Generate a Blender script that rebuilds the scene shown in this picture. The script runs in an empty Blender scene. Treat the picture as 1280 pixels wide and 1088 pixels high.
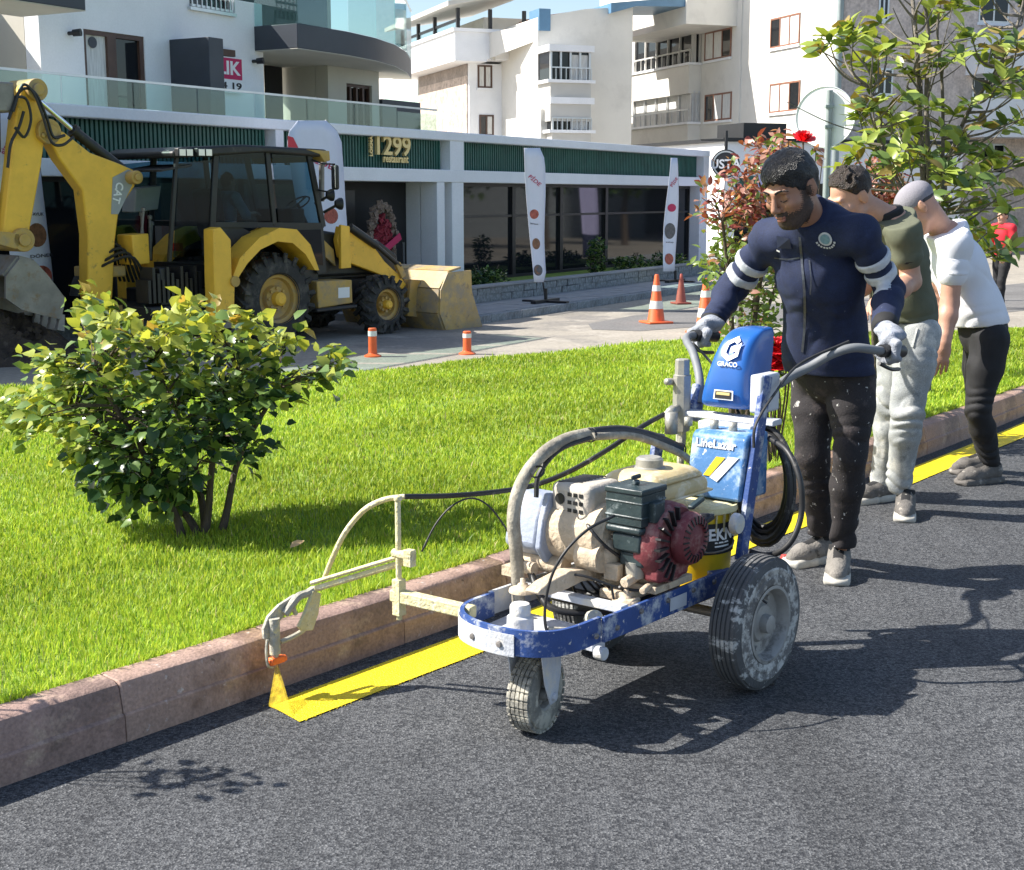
import bpy, bmesh, math, random
import numpy as np
from mathutils import Vector, Matrix

C = bpy.context.scene
random.seed(7)
RNG = np.random.default_rng(11)
R = math.radians

# ------------------------------------------------------------------ camera
F_PX, CX, CY, CAM_H = 1738.0, 640.0, 544.0, 1.5
PITCH = math.atan(299 / F_PX)
cam_d = bpy.data.cameras.new('camera')
cam_d.sensor_fit = 'HORIZONTAL'
cam_d.sensor_width = 36.0
cam_d.lens = F_PX / 1280.0 * 36.0
cam_d.clip_start = 0.05
cam_d.clip_end = 6000
cam = bpy.data.objects.new('camera', cam_d)
C.collection.objects.link(cam)
cam.location = (0, 0, CAM_H)
cam.rotation_euler = (math.pi / 2 - PITCH, 0, 0)
C.camera = cam

# ------------------------------------------------------------------ sky, sun, exposure
SUN_ELEV = R(42.5)
SUN_DIR = Vector((-math.cos(SUN_ELEV), 0.02 * math.cos(SUN_ELEV), math.sin(SUN_ELEV))).normalized()  # towards the sun
world = bpy.data.worlds.new('World')
C.world = world
world.use_nodes = True
wn = world.node_tree.nodes
wl = world.node_tree.links
bg = wn['Background']
sky = wn.new('ShaderNodeTexSky')
sky.sky_type = 'NISHITA'
sky.sun_disc = False
sky.sun_elevation = SUN_ELEV
sky.sun_rotation = R(272)
sky.air_density = 1.0
sky.dust_density = 1.2
sky.ozone_density = 1.0
wl.new(sky.outputs[0], bg.inputs[0])
bg.inputs[1].default_value = 0.10
sun_d = bpy.data.lights.new('sun', 'SUN')
sun_d.energy = 5.0
sun_d.angle = R(0.5)
sun_d.color = (1.0, 0.95, 0.87)
sun = bpy.data.objects.new('sun', sun_d)
C.collection.objects.link(sun)
sun.location = SUN_DIR * 40
sun.rotation_euler = SUN_DIR.to_track_quat('Z', 'Y').to_euler()
C.view_settings.view_transform = 'Standard'
C.view_settings.look = 'None'
C.view_settings.gamma = 1.0
C.view_settings.exposure = 1.06
try:
    C.view_settings.use_curve_mapping = False
except Exception:
    pass

# ------------------------------------------------------------------ coordinates
cP, sP = math.cos(PITCH), math.sin(PITCH)
EYE = np.array([0.0, 0.0, CAM_H])


def ray(x, y):
    u = (x - CX) / F_PX
    v = -(y - CY) / F_PX
    return np.array([u, cP + v * sP, -sP + v * cP])


def at(x, y, Y):
    """world point seen at photo pixel x, y at distance Y in front"""
    r = ray(x, y)
    return EYE + r * (Y / r[1])


def gp(x, y, z=0.0):
    """world point on the level z"""
    r = ray(x, y)
    return EYE + r * ((z - CAM_H) / r[2])


class Frame:
    """local frame of a thing: origin, heading in degrees"""
    def __init__(s, o, deg):
        s.o = np.array(o, float)
        s.deg = deg
        t = math.radians(deg)
        s.x = np.array([math.cos(t), math.sin(t), 0])
        s.y = np.array([-math.sin(t), math.cos(t), 0])

    def loc(s, p):
        q = np.array(p) - s.o
        return np.array([q @ s.x, q @ s.y, q[2]])

    def w(s, a, b, z):
        return s.o + a * s.x + b * s.y + np.array([0, 0, z])

    def py(s, x, y, yy):
        r = ray(x, y)
        t = (yy - (EYE - s.o) @ s.y) / (r @ s.y)
        return s.loc(EYE + t * r)

    def px(s, x, y, xx):
        r = ray(x, y)
        t = (xx - (EYE - s.o) @ s.x) / (r @ s.x)
        return s.loc(EYE + t * r)

    def pz(s, x, y, z):
        return s.loc(gp(x, y, z + s.o[2]))

    def xz(s, x, y, yy):
        p = s.py(x, y, yy)
        return (p[0], p[2])


# ------------------------------------------------------------------ materials
def nd(nt, t, **kw):
    n = nt.nodes.new(t)
    for k, v in kw.items():
        setattr(n, k, v)
    return n


def mat(name, col, rough=0.6, metal=0.0, var=0.18, vscale=5.0, bump=0.0, bscale=60.0,
        spots=None, coat=0.0, emit=None, trans=0.0, alpha=None, spec=None, stretch=None, sub=0.0, col2=None,
        fine=0.0, fscale=220.0, crease=0.0, cscale=9.0):
    """principled material; colour wanders by noise, optional splashes of a second colour"""
    m = bpy.data.materials.new(name)
    m.use_nodes = True
    nt = m.node_tree
    b = nt.nodes['Principled BSDF']
    L = nt.links.new
    b.inputs['Roughness'].default_value = rough
    b.inputs['Metallic'].default_value = metal
    if coat:
        b.inputs['Coat Weight'].default_value = coat
        b.inputs['Coat Roughness'].default_value = 0.15
    if spec is not None:
        b.inputs['Specular IOR Level'].default_value = spec
    tc = nd(nt, 'ShaderNodeTexCoord')
    vec = tc.outputs['Object']
    if stretch:
        mp = nd(nt, 'ShaderNodeMapping')
        mp.inputs['Scale'].default_value = stretch
        L(vec, mp.inputs['Vector'])
        vec = mp.outputs[0]
    out = None
    if var > 0 or col2:
        n = nd(nt, 'ShaderNodeTexNoise')
        n.inputs['Scale'].default_value = vscale
        n.inputs['Detail'].default_value = 6
        n.inputs['Roughness'].default_value = 0.65
        L(vec, n.inputs['Vector'])
        mr = nd(nt, 'ShaderNodeMapRange')
        mr.inputs['From Min'].default_value = 0.3
        mr.inputs['From Max'].default_value = 0.7
        L(n.outputs[0], mr.inputs[0])
        mx = nd(nt, 'ShaderNodeMix', data_type='RGBA')
        c2 = col2 if col2 else tuple(min(1, c * (1 + var)) for c in col)
        c1 = col if col2 else tuple(c * (1 - var) for c in col)
        mx.inputs[6].default_value = (*c1, 1)
        mx.inputs[7].default_value = (*c2, 1)
        L(mr.outputs[0], mx.inputs[0])
        out = mx.outputs[2]
    for sp in (spots or []):
        scol, sc, lo, hi = sp
        n = nd(nt, 'ShaderNodeTexNoise')
        n.inputs['Scale'].default_value = sc
        n.inputs['Detail'].default_value = 5
        n.inputs['Roughness'].default_value = 0.7
        L(vec, n.inputs['Vector'])
        mr = nd(nt, 'ShaderNodeMapRange')
        mr.inputs['From Min'].default_value = lo
        mr.inputs['From Max'].default_value = hi
        L(n.outputs[0], mr.inputs[0])
        mx = nd(nt, 'ShaderNodeMix', data_type='RGBA')
        if out:
            L(out, mx.inputs[6])
        else:
            mx.inputs[6].default_value = (*col, 1)
        mx.inputs[7].default_value = (*scol, 1)
        L(mr.outputs[0], mx.inputs[0])
        out = mx.outputs[2]
    if fine > 0:
        n = nd(nt, 'ShaderNodeTexNoise')
        n.inputs['Scale'].default_value = fscale
        n.inputs['Detail'].default_value = 3
        L(vec, n.inputs['Vector'])
        mr = nd(nt, 'ShaderNodeMapRange')
        mr.inputs['From Min'].default_value = 0.3
        mr.inputs['From Max'].default_value = 0.7
        mr.inputs['To Min'].default_value = 1 - fine
        mr.inputs['To Max'].default_value = 1 + fine
        L(n.outputs[0], mr.inputs[0])
        mx = nd(nt, 'ShaderNodeMix', data_type='RGBA', blend_type='MULTIPLY')
        mx.inputs[0].default_value = 1.0
        if out:
            L(out, mx.inputs[6])
        else:
            mx.inputs[6].default_value = (*col, 1)
        L(mr.outputs[0], mx.inputs[7])
        out = mx.outputs[2]
    if out:
        L(out, b.inputs['Base Color'])
    else:
        b.inputs['Base Color'].default_value = (*col, 1)
    if bump > 0:
        n = nd(nt, 'ShaderNodeTexNoise')
        n.inputs['Scale'].default_value = bscale
        n.inputs['Detail'].default_value = 5
        L(vec, n.inputs['Vector'])
        bp = nd(nt, 'ShaderNodeBump')
        bp.inputs['Strength'].default_value = bump
        bp.inputs['Distance'].default_value = 0.02
        L(n.outputs[0], bp.inputs['Height'])
        L(bp.outputs[0], b.inputs['Normal'])
        if crease:
            nr = nd(nt, 'ShaderNodeTexNoise', noise_type='RIDGED_MULTIFRACTAL')
            nr.inputs['Scale'].default_value = cscale
            nr.inputs['Detail'].default_value = 2
            nr.inputs['Distortion'].default_value = 0.6
            L(vec, nr.inputs['Vector'])
            b2 = nd(nt, 'ShaderNodeBump')
            b2.inputs['Strength'].default_value = crease
            b2.inputs['Distance'].default_value = 0.03
            L(nr.outputs[0], b2.inputs['Height'])
            L(b2.outputs[0], bp.inputs['Normal'])
    if emit:
        b.inputs['Emission Color'].default_value = (*emit[0], 1)
        b.inputs['Emission Strength'].default_value = emit[1]
    if trans:
        b.inputs['Transmission Weight'].default_value = trans
    if alpha is not None:
        b.inputs['Alpha'].default_value = alpha
    return m


def glass_mat(name, col, alpha, rough=0.03):
    """thin sheet glass: tinted see-through mixed with a mirror-like coat"""
    m = bpy.data.materials.new(name)
    m.use_nodes = True
    nt = m.node_tree
    nt.nodes.clear()
    o = nd(nt, 'ShaderNodeOutputMaterial')
    tr = nd(nt, 'ShaderNodeBsdfTransparent')
    tr.inputs[0].default_value = (*col, 1)
    gl = nd(nt, 'ShaderNodeBsdfGlossy')
    gl.inputs['Roughness'].default_value = rough
    gl.inputs[0].default_value = (0.9, 0.95, 1, 1)
    fr = nd(nt, 'ShaderNodeLayerWeight')
    pw = nd(nt, 'ShaderNodeMath', operation='POWER')
    pw.inputs[1].default_value = 4.5
    nt.links.new(fr.outputs['Facing'], pw.inputs[0])
    fr = pw
    ad = nd(nt, 'ShaderNodeMath', operation='ADD')
    ad.inputs[1].default_value = alpha
    ad.use_clamp = True
    L = nt.links.new
    L(fr.outputs[0], ad.inputs[0])
    mx = nd(nt, 'ShaderNodeMixShader')
    L(ad.outputs[0], mx.inputs[0])
    L(tr.outputs[0], mx.inputs[1])
    L(gl.outputs[0], mx.inputs[2])
    L(mx.outputs[0], o.inputs[0])
    return m


def leaf_mat(name, col, rough=0.42, trans=0.35, var=0.3):
    m = bpy.data.materials.new(name)
    m.use_nodes = True
    nt = m.node_tree
    b = nt.nodes['Principled BSDF']
    L = nt.links.new
    o = nt.nodes['Material Output']
    b.inputs['Roughness'].default_value = rough
    b.inputs['Specular IOR Level'].default_value = 0.35
    tc = nd(nt, 'ShaderNodeTexCoord')
    n = nd(nt, 'ShaderNodeTexNoise')
    n.inputs['Scale'].default_value = 9
    L(tc.outputs['Object'], n.inputs['Vector'])
    mx = nd(nt, 'ShaderNodeMix', data_type='RGBA')
    mx.inputs[6].default_value = (*[c * (1 - var) for c in col], 1)
    mx.inputs[7].default_value = (*[min(1, c * (1 + var)) for c in col], 1)
    L(n.outputs[0], mx.inputs[0])
    L(mx.outputs[2], b.inputs['Base Color'])
    tl = nd(nt, 'ShaderNodeBsdfTranslucent')
    tl.inputs[0].default_value = (min(1, col[0] * 1.9), min(1, col[1] * 1.7), col[2] * 0.8, 1)
    ms = nd(nt, 'ShaderNodeMixShader')
    ms.inputs[0].default_value = trans
    L(b.outputs[0], ms.inputs[1])
    L(tl.outputs[0], ms.inputs[2])
    L(ms.outputs[0], o.inputs[0])
    return m


# ------------------------------------------------------------------ objects
def tag(o, label=None, cat=None, group=None, kind=None):
    if label:
        o['label'] = label
    if cat:
        o['category'] = cat
    if group:
        o['group'] = group
    if kind:
        o['kind'] = kind
    return o


def thing(name, label, cat, loc=(0, 0, 0), deg=0.0, group=None):
    o = bpy.data.objects.new(name, None)
    o.empty_display_size = 0.1
    C.collection.objects.link(o)
    o.location = tuple(float(v) for v in loc)
    o.rotation_euler = (0, 0, R(deg))
    return tag(o, label, cat, group)


def local_matrix(o):
    m = Matrix.LocRotScale(o.location, o.rotation_euler, o.scale)
    return local_matrix(o.parent) @ m if o.parent else m


def link(name, me, parent=None, loc=None):
    o = bpy.data.objects.new(name, me)
    C.collection.objects.link(o)
    if parent:
        o.parent = parent
    if loc is not None:
        o.location = loc
    return o


def set_smooth(me, ang=None):
    me.polygons.foreach_set('use_smooth', [True] * len(me.polygons))
    if ang:
        try:
            me.set_sharp_from_angle(angle=R(ang))
        except Exception:
            pass


class MB:
    """collects solids; build() links them as one mesh object"""
    def __init__(s):
        s.v = []
        s.f = []
        s.mi = []
        s.cur = 0

    def mesh(s, verts, faces, mi=None):
        k = len(s.v)
        s.v.extend([tuple(float(c) for c in p) for p in verts])
        for f in faces:
            s.f.append([i + k for i in f])
            s.mi.append(s.cur if mi is None else mi)
        return s

    def box(s, c, size, rot=None, taper=None):
        hx, hy, hz = size[0] / 2, size[1] / 2, size[2] / 2
        tx, ty = taper if taper else (1, 1)
        P = [(-hx, -hy, -hz), (hx, -hy, -hz), (hx, hy, -hz), (-hx, hy, -hz),
             (-hx * tx, -hy * ty, hz), (hx * tx, -hy * ty, hz), (hx * tx, hy * ty, hz), (-hx * tx, hy * ty, hz)]
        c = Vector(tuple(float(q) for q in c))
        if rot is not None:
            if not isinstance(rot, Matrix):
                rot = Matrix.Rotation(R(rot[0]), 3, 'X') if False else (Matrix.Rotation(R(rot[2]), 3, 'Z') @ Matrix.Rotation(R(rot[1]), 3, 'Y') @ Matrix.Rotation(R(rot[0]), 3, 'X'))
            P = [c + rot @ Vector(p) for p in P]
        else:
            P = [c + Vector(p) for p in P]
        return s.mesh(P, [(0, 3, 2, 1), (4, 5, 6, 7), (0, 1, 5, 4), (1, 2, 6, 5), (2, 3, 7, 6), (3, 0, 4, 7)])

    def box2(s, a, b):
        return s.box([(a[i] + b[i]) / 2 for i in range(3)], [abs(b[i] - a[i]) for i in range(3)])

    def bar(s, a, b, w, h, up=(0, 0, 1)):
        """rectangular bar from a to b, width w sideways, height h along up"""
        a, b = Vector(tuple(map(float, a))), Vector(tuple(map(float, b)))
        x = (b - a)
        l = x.length
        x.normalize()
        u = Vector(up)
        y = u.cross(x)
        if y.length < 1e-5:
            y = Vector((0, 1, 0)).cross(x)
        y.normalize()
        z = x.cross(y)
        M = Matrix((x, y, z)).transposed()
        return s.box((a + b) / 2, (l, w, h), M)

    def cyl(s, a, b, r0, r1=None, n=12, caps=True):
        r1 = r0 if r1 is None else r1
        a, b = Vector(tuple(map(float, a))), Vector(tuple(map(float, b)))
        z = (b - a).normalized()
        x = z.orthogonal().normalized()
        y = z.cross(x)
        P = []
        for c, r in ((a, r0), (b, r1)):
            for i in range(n):
                t = 2 * math.pi * i / n
                P.append(c + (x * math.cos(t) + y * math.sin(t)) * r)
        Fc = [(i, (i + 1) % n, n + (i + 1) % n, n + i) for i in range(n)]
        if caps:
            Fc += [tuple(range(n - 1, -1, -1)), tuple(range(n, 2 * n))]
        return s.mesh(P, Fc)

    def tube(s, pts, r, n=8, caps=True):
        """round tube along a path; r a number or one per point"""
        pts = [Vector(tuple(map(float, p))) for p in pts]
        m = len(pts)
        rr = r if hasattr(r, '__len__') else [r] * m
        P = []
        prev = None
        for i, p in enumerate(pts):
            t = (pts[min(i + 1, m - 1)] - pts[max(i - 1, 0)]).normalized()
            if prev is None:
                x = t.orthogonal().normalized()
            else:
                x = prev - t * prev.dot(t)
                x = x.normalized() if x.length > 1e-6 else t.orthogonal().normalized()
            prev = x
            y = t.cross(x)
            for k in range(n):
                a = 2 * math.pi * k / n
                P.append(p + (x * math.cos(a) + y * math.sin(a)) * rr[i])
        Fc = []
        for i in range(m - 1):
            for k in range(n):
                k2 = (k + 1) % n
                Fc.append((i * n + k, i * n + k2, (i + 1) * n + k2, (i + 1) * n + k))
        if caps:
            Fc += [tuple(range(n - 1, -1, -1)), tuple(range((m - 1) * n, m * n))]
        return s.mesh(P, Fc)

    def lathe(s, prof, o, axis, n=32, closed=False):
        """profile of (radius, height along axis)"""
        o = Vector(tuple(map(float, o)))
        z = Vector(axis).normalized()
        x = z.orthogonal().normalized()
        y = z.cross(x)
        m = len(prof)
        P = []
        for r, h in prof:
            for k in range(n):
                a = 2 * math.pi * k / n
                P.append(o + z * h + (x * math.cos(a) + y * math.sin(a)) * max(r, 1e-4))
        Fc = []
        for i in range(m if closed else m - 1):
            i2 = (i + 1) % m
            for k in range(n):
                k2 = (k + 1) % n
                Fc.append((i * n + k, i * n + k2, i2 * n + k2, i2 * n + k))
        return s.mesh(P, Fc)

    def prism(s, poly, d, o=(0, 0, 0)):
        """poly of 3D points (one plane) swept by vector d"""
        n = len(poly)
        d = Vector(tuple(map(float, d)))
        A = [Vector(tuple(map(float, p))) for p in poly]
        B = [p + d for p in A]
        Fc = [tuple(range(n)), tuple(range(2 * n - 1, n - 1, -1))]
        Fc += [(i, n + i, n + (i + 1) % n, (i + 1) % n) for i in range(n)]
        return s.mesh(A + B, Fc)

    def sheet(s, pts):
        return s.mesh(pts, [tuple(range(len(pts)))])

    def build(s, name, m, parent=None, smooth=None, bevel=0.0, world=False, loc=None, seg=2):
        if world and parent is not None:
            im = local_matrix(parent).inverted()
            vs = [tuple(im @ Vector(p)) for p in s.v]
        else:
            vs = s.v
        if loc is not None:
            l = Vector(tuple(map(float, loc)))
            vs = [tuple(Vector(p) - l) for p in vs]
        me = bpy.data.meshes.new(name)
        me.from_pydata(vs, [], s.f)
        bm = bmesh.new()
        bm.from_mesh(me)
        bmesh.ops.recalc_face_normals(bm, faces=bm.faces)
        bm.to_mesh(me)
        bm.free()
        for q in (m if isinstance(m, (list, tuple)) else [m]):
            me.materials.append(q)
        if any(s.mi):
            me.polygons.foreach_set('material_index', s.mi)
        if smooth:
            set_smooth(me, smooth)
        o = link(name, me, parent, None if loc is None else tuple(map(float, loc)))
        if bevel > 0:
            bv = o.modifiers.new('bevel', 'BEVEL')
            bv.width = bevel
            bv.segments = seg
            bv.limit_method = 'ANGLE'
            bv.angle_limit = R(35)
            if not smooth:
                set_smooth(me, 40)
        return o


def text_mesh(txt, size, ext=0.004, bold=0.0, sx=1.0):
    """verts, faces of a word lying in the xz plane, reading along +x, facing -y, centred"""
    cu = bpy.data.curves.new('t', 'FONT')
    cu.body = txt
    cu.size = size
    cu.extrude = ext
    cu.offset = bold
    cu.resolution_u = 3
    cu.align_x = 'CENTER'
    cu.align_y = 'CENTER'
    o = bpy.data.objects.new('t', cu)
    C.collection.objects.link(o)
    dg = bpy.context.evaluated_depsgraph_get()
    me = bpy.data.meshes.new_from_object(o.evaluated_get(dg))
    vs = [(v.co.x * sx, -v.co.z, v.co.y) for v in me.vertices]
    fs = [tuple(p.vertices) for p in me.polygons]
    bpy.data.objects.remove(o)
    bpy.data.curves.remove(cu)
    bpy.data.meshes.remove(me)
    return vs, fs


def put_text(mb, txt, size, o, xaxis, zaxis, ext=0.004, bold=0.0, sx=1.0):
    vs, fs = text_mesh(txt, size, ext, bold, sx)
    xa, za = Vector(tuple(map(float, xaxis))).normalized(), Vector(tuple(map(float, zaxis))).normalized()
    ya = za.cross(xa)
    o = Vector(tuple(map(float, o)))
    mb.mesh([o + xa * p[0] + ya * p[1] + za * p[2] for p in vs], fs)


def curve_pts(P, n=8):
    """Catmull-Rom through the points"""
    P = [np.array(p, float) for p in P]
    Q = [2 * P[0] - P[1]] + P + [2 * P[-1] - P[-2]]
    out = []
    for i in range(1, len(Q) - 2):
        for k in range(n):
            t = k / n
            a, b, c, d = Q[i - 1], Q[i], Q[i + 1], Q[i + 2]
            out.append(0.5 * (2 * b + (c - a) * t + (2 * a - 5 * b + 4 * c - d) * t * t + (3 * b - a - 3 * c + d) * t ** 3))
    out.append(P[-1])
    return out


# ================================================================== the setting
K0 = np.array([-1.316, 3.369])
KD = np.array([0.633, 0.774])
KN = np.array([-0.774, 0.633])
Z_STREET = -0.5


def kerb_xy(s, q=0.0):
    """s metres along the kerb foot, q metres towards the grass"""
    e = 0.005 * max(0.0, s - 3) ** 2
    return K0 + KD * s + KN * (e + q)


def asphalt(name, base, light):
    m = bpy.data.materials.new(name)
    m.use_nodes = True
    nt = m.node_tree
    L = nt.links.new
    b = nt.nodes['Principled BSDF']
    tc = nd(nt, 'ShaderNodeTexCoord')
    v = nd(nt, 'ShaderNodeTexVoronoi')
    v.inputs['Scale'].default_value = 135
    L(tc.outputs['Object'], v.inputs['Vector'])
    sep = nd(nt, 'ShaderNodeSeparateColor')
    L(v.outputs['Color'], sep.inputs[0])
    n2 = nd(nt, 'ShaderNodeTexNoise')
    n2.inputs['Scale'].default_value = 260
    n2.inputs['Detail'].default_value = 4
    L(tc.outputs['Object'], n2.inputs['Vector'])
    n3 = nd(nt, 'ShaderNodeTexNoise')
    n3.inputs['Scale'].default_value = 0.9
    n3.inputs['Detail'].default_value = 6
    n3.inputs['Roughness'].default_value = 0.7
    L(tc.outputs['Object'], n3.inputs['Vector'])
    r1 = nd(nt, 'ShaderNodeMapRange')
    r1.inputs['From Min'].default_value = 0.1
    r1.inputs['From Max'].default_value = 1.0
    r1.inputs['To Min'].default_value = 0.0
    r1.inputs['To Max'].default_value = 1.0
    L(sep.outputs[0], r1.inputs[0])
    r2 = nd(nt, 'ShaderNodeMapRange')
    r2.inputs['From Min'].default_value = 0.34
    r2.inputs['From Max'].default_value = 0.72
    L(n2.outputs[0], r2.inputs[0])
    mul = nd(nt, 'ShaderNodeMath', operation='MULTIPLY')
    L(r1.outputs[0], mul.inputs[0])
    L(r2.outputs[0], mul.inputs[1])
    mx = nd(nt, 'ShaderNodeMix', data_type='RGBA')
    mx.inputs[6].default_value = (*base, 1)
    mx.inputs[7].default_value = (*light, 1)
    L(mul.outputs[0], mx.inputs[0])
    r3 = nd(nt, 'ShaderNodeMapRange')
    r3.inputs['From Min'].default_value = 0.3
    r3.inputs['From Max'].default_value = 0.7
    r3.inputs['To Min'].default_value = 0.78
    r3.inputs['To Max'].default_value = 1.2
    L(n3.outputs[0], r3.inputs[0])
    # faint lengthwise roller and tyre bands
    mp = nd(nt, 'ShaderNodeMapping')
    mp.inputs['Rotation'].default_value = (0, 0, R(39.3))
    mp.inputs['Scale'].default_value = (3.2, 0.22, 1)
    L(tc.outputs['Object'], mp.inputs['Vector'])
    n4 = nd(nt, 'ShaderNodeTexNoise')
    n4.inputs['Scale'].default_value = 1.6
    n4.inputs['Detail'].default_value = 7
    L(mp.outputs[0], n4.inputs['Vector'])
    r4 = nd(nt, 'ShaderNodeMapRange')
    r4.inputs['From Min'].default_value = 0.3
    r4.inputs['From Max'].default_value = 0.75
    r4.inputs['To Min'].default_value = 0.9
    r4.inputs['To Max'].default_value = 1.16
    L(n4.outputs[0], r4.inputs[0])
    m2 = nd(nt, 'ShaderNodeMath', operation='MULTIPLY')
    L(r3.outputs[0], m2.inputs[0])
    L(r4.outputs[0], m2.inputs[1])
    mm = nd(nt, 'ShaderNodeMix', data_type='RGBA', blend_type='MULTIPLY')
    mm.inputs[0].default_value = 1
    L(mx.outputs[2], mm.inputs[6])
    L(m2.outputs[0], mm.inputs[7])
    L(mm.outputs[2], b.inputs['Base Color'])
    b.inputs['Roughness'].default_value = 0.78
    b.inputs['Specular IOR Level'].default_value = 0.3
    bp = nd(nt, 'ShaderNodeBump')
    bp.inputs['Strength'].default_value = 0.55
    bp.inputs['Distance'].default_value = 0.006
    ad = nd(nt, 'ShaderNodeMath', operation='ADD')
    L(v.outputs['Distance'], ad.inputs[0])
    L(n2.outputs[0], ad.inputs[1])
    L(ad.outputs[0], bp.inputs['Height'])
    L(bp.outputs[0], b.inputs['Normal'])
    return m


M_asphalt = asphalt('asphalt', (0.028, 0.030, 0.034), (0.235, 0.24, 0.245))
mb = MB()
ks = [kerb_xy(s, 0.05) for s in np.linspace(-6, 40, 90)]
far_side = [(60, ks[-1][1] + 4), (60, -8), (ks[0][0] - 2, -8)]
mb.sheet([(p[0], p[1], 0) for p in ks] + [(x, y, 0) for x, y in far_side])
tag(mb.build('road', M_asphalt), kind='structure')

M_ground = mat('ground_earth', (0.22, 0.2, 0.17), 0.9, var=0.25, vscale=0.3)
mb = MB()
mb.sheet([(-2500, -200, -0.62), (2500, -200, -0.62), (2500, 4000, -0.62), (-2500, 4000, -0.62)])
tag(mb.build('ground', M_ground), kind='structure')

M_conc = mat('street_concrete', (0.30, 0.27, 0.225), 0.85, var=0.16, vscale=0.5,
             spots=[((0.20, 0.185, 0.165), 0.35, 0.52, 0.62), ((0.37, 0.335, 0.285), 1.3, 0.56, 0.68)], bump=0.25, bscale=30, fine=0.16, fscale=16)
mb = MB()
mb.sheet([(-60, 2, Z_STREET), (2, 2, Z_STREET), (60, 18, Z_STREET), (60, 120, Z_STREET), (-60, 120, Z_STREET)])
tag(mb.build('street', M_conc), kind='structure')
# darker asphalt patch laid in the far street, in front of the terrace
M_patch = mat('old_asphalt', (0.145, 0.14, 0.135), 0.9, var=0.2, vscale=1.0, bump=0.2, bscale=40, fine=0.2, fscale=22)
mb = MB()
pp = [gp(x, y, Z_STREET + 0.004) for x, y in ((735, 405), (790, 395), (900, 384), (1100, 372), (1300, 352), (1400, 376), (1150, 402), (880, 408), (800, 414), (740, 412))]
mb.sheet(pp)
tag(mb.build('asphalt_patch', M_patch), kind='structure')

# ---------------------------------------------------------------- painted line
M_yellow = mat('yellow_line_paint', (0.86, 0.66, 0.012), 0.42, var=0.07, vscale=5, bump=0.6, bscale=170,
               spots=[((0.74, 0.54, 0.02), 60, 0.58, 0.70), ((0.40, 0.32, 0.03), 230, 0.70, 0.74)])
mb = MB()
prev = None
S0 = 0.81
ss = np.linspace(S0, 40, 120)
rl = random.Random(3)
for i, s in enumerate(ss):
    a = kerb_xy(s + (0.015 if i == 0 else 0), -0.085 + rl.uniform(-0.002, 0.002))
    b = kerb_xy(s - (0.02 if i == 0 else 0), -0.262 + rl.uniform(-0.003, 0.003))
    cur = ((a[0], a[1], 0.004), (b[0], b[1], 0.004))
    if prev:
        mb.mesh([prev[0], prev[1], cur[1], cur[0]], [(0, 1, 2, 3)])
    prev = cur
tag(mb.build('yellow_line', M_yellow), kind='structure')
# overspray freckles along the edges of the line
mb = MB()
for _ in range(900):
    s = S0 + abs(rl.gauss(0, 1)) * 2.5
    side = rl.choice((-0.085 + abs(rl.gauss(0, 0.006)), -0.262 - abs(rl.gauss(0, 0.006))))
    p = kerb_xy(s, side)
    r = rl.uniform(0.0008, 0.0024)
    mb.mesh([(p[0] - r, p[1], 0.003), (p[0], p[1] - r, 0.003), (p[0] + r, p[1], 0.003), (p[0], p[1] + r, 0.003)], [(0, 1, 2, 3)])
tag(mb.build('paint_overspray', M_yellow), kind='stuff')

# ---------------------------------------------------------------- kerb of stones
M_kerb = mat('kerb_stone', (0.41, 0.275, 0.215), 0.75, var=0.16, vscale=4, bump=0.22, bscale=80,
             spots=[((0.20, 0.125, 0.09), 3.4, 0.5, 0.66), ((0.50, 0.33, 0.19), 2.2, 0.55, 0.7), ((0.58, 0.50, 0.45), 24, 0.62, 0.7), ((0.15, 0.10, 0.08), 30, 0.64, 0.70)], fine=0.2, fscale=110)
M_kerb2 = mat('kerb_stone_dark', (0.34, 0.225, 0.185), 0.75, var=0.2, vscale=3, bump=0.25, bscale=80,
              spots=[((0.16, 0.11, 0.09), 2.4, 0.48, 0.66), ((0.44, 0.32, 0.24), 6, 0.58, 0.7)], fine=0.2, fscale=110)
PROF = [(0.0, -0.08), (0.004, 0.074), (0.007, 0.078), (0.013, 0.080), (0.026, 0.150), (0.032, 0.161), (0.044, 0.168), (0.115, 0.172), (0.125, 0.165), (0.125, -0.08)]
kerb = thing('kerb', None, None, (*K0, 0))
kerb['kind'] = 'structure'


def kerb_mesh(L, jit, m):
    b = MB()
    n = len(PROF)
    xs = [0.0012, 0.006, L * 0.33, L * 0.66, L - 0.006, L - 0.0012]
    P = []
    rr = random.Random(jit)
    for i, x in enumerate(xs):
        ins = 0.003 if i in (0, 5) else 0
        for q, z in PROF:
            w = rr.uniform(-0.0012, 0.0012)
            P.append((x, q + ins + w, z - ins + w if z > 0 else z))
    Fc = []
    for i in range(5):
        for k in range(n - 1):
            Fc.append((i * n + k, (i + 1) * n + k, (i + 1) * n + k + 1, i * n + k + 1))
    Fc += [tuple(range(n)), tuple(range(6 * n - 1, 5 * n - 1, -1))]
    b.mesh(P, Fc)
    o = b.build('kerb_stone', m, kerb, smooth=30)
    return o


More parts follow.
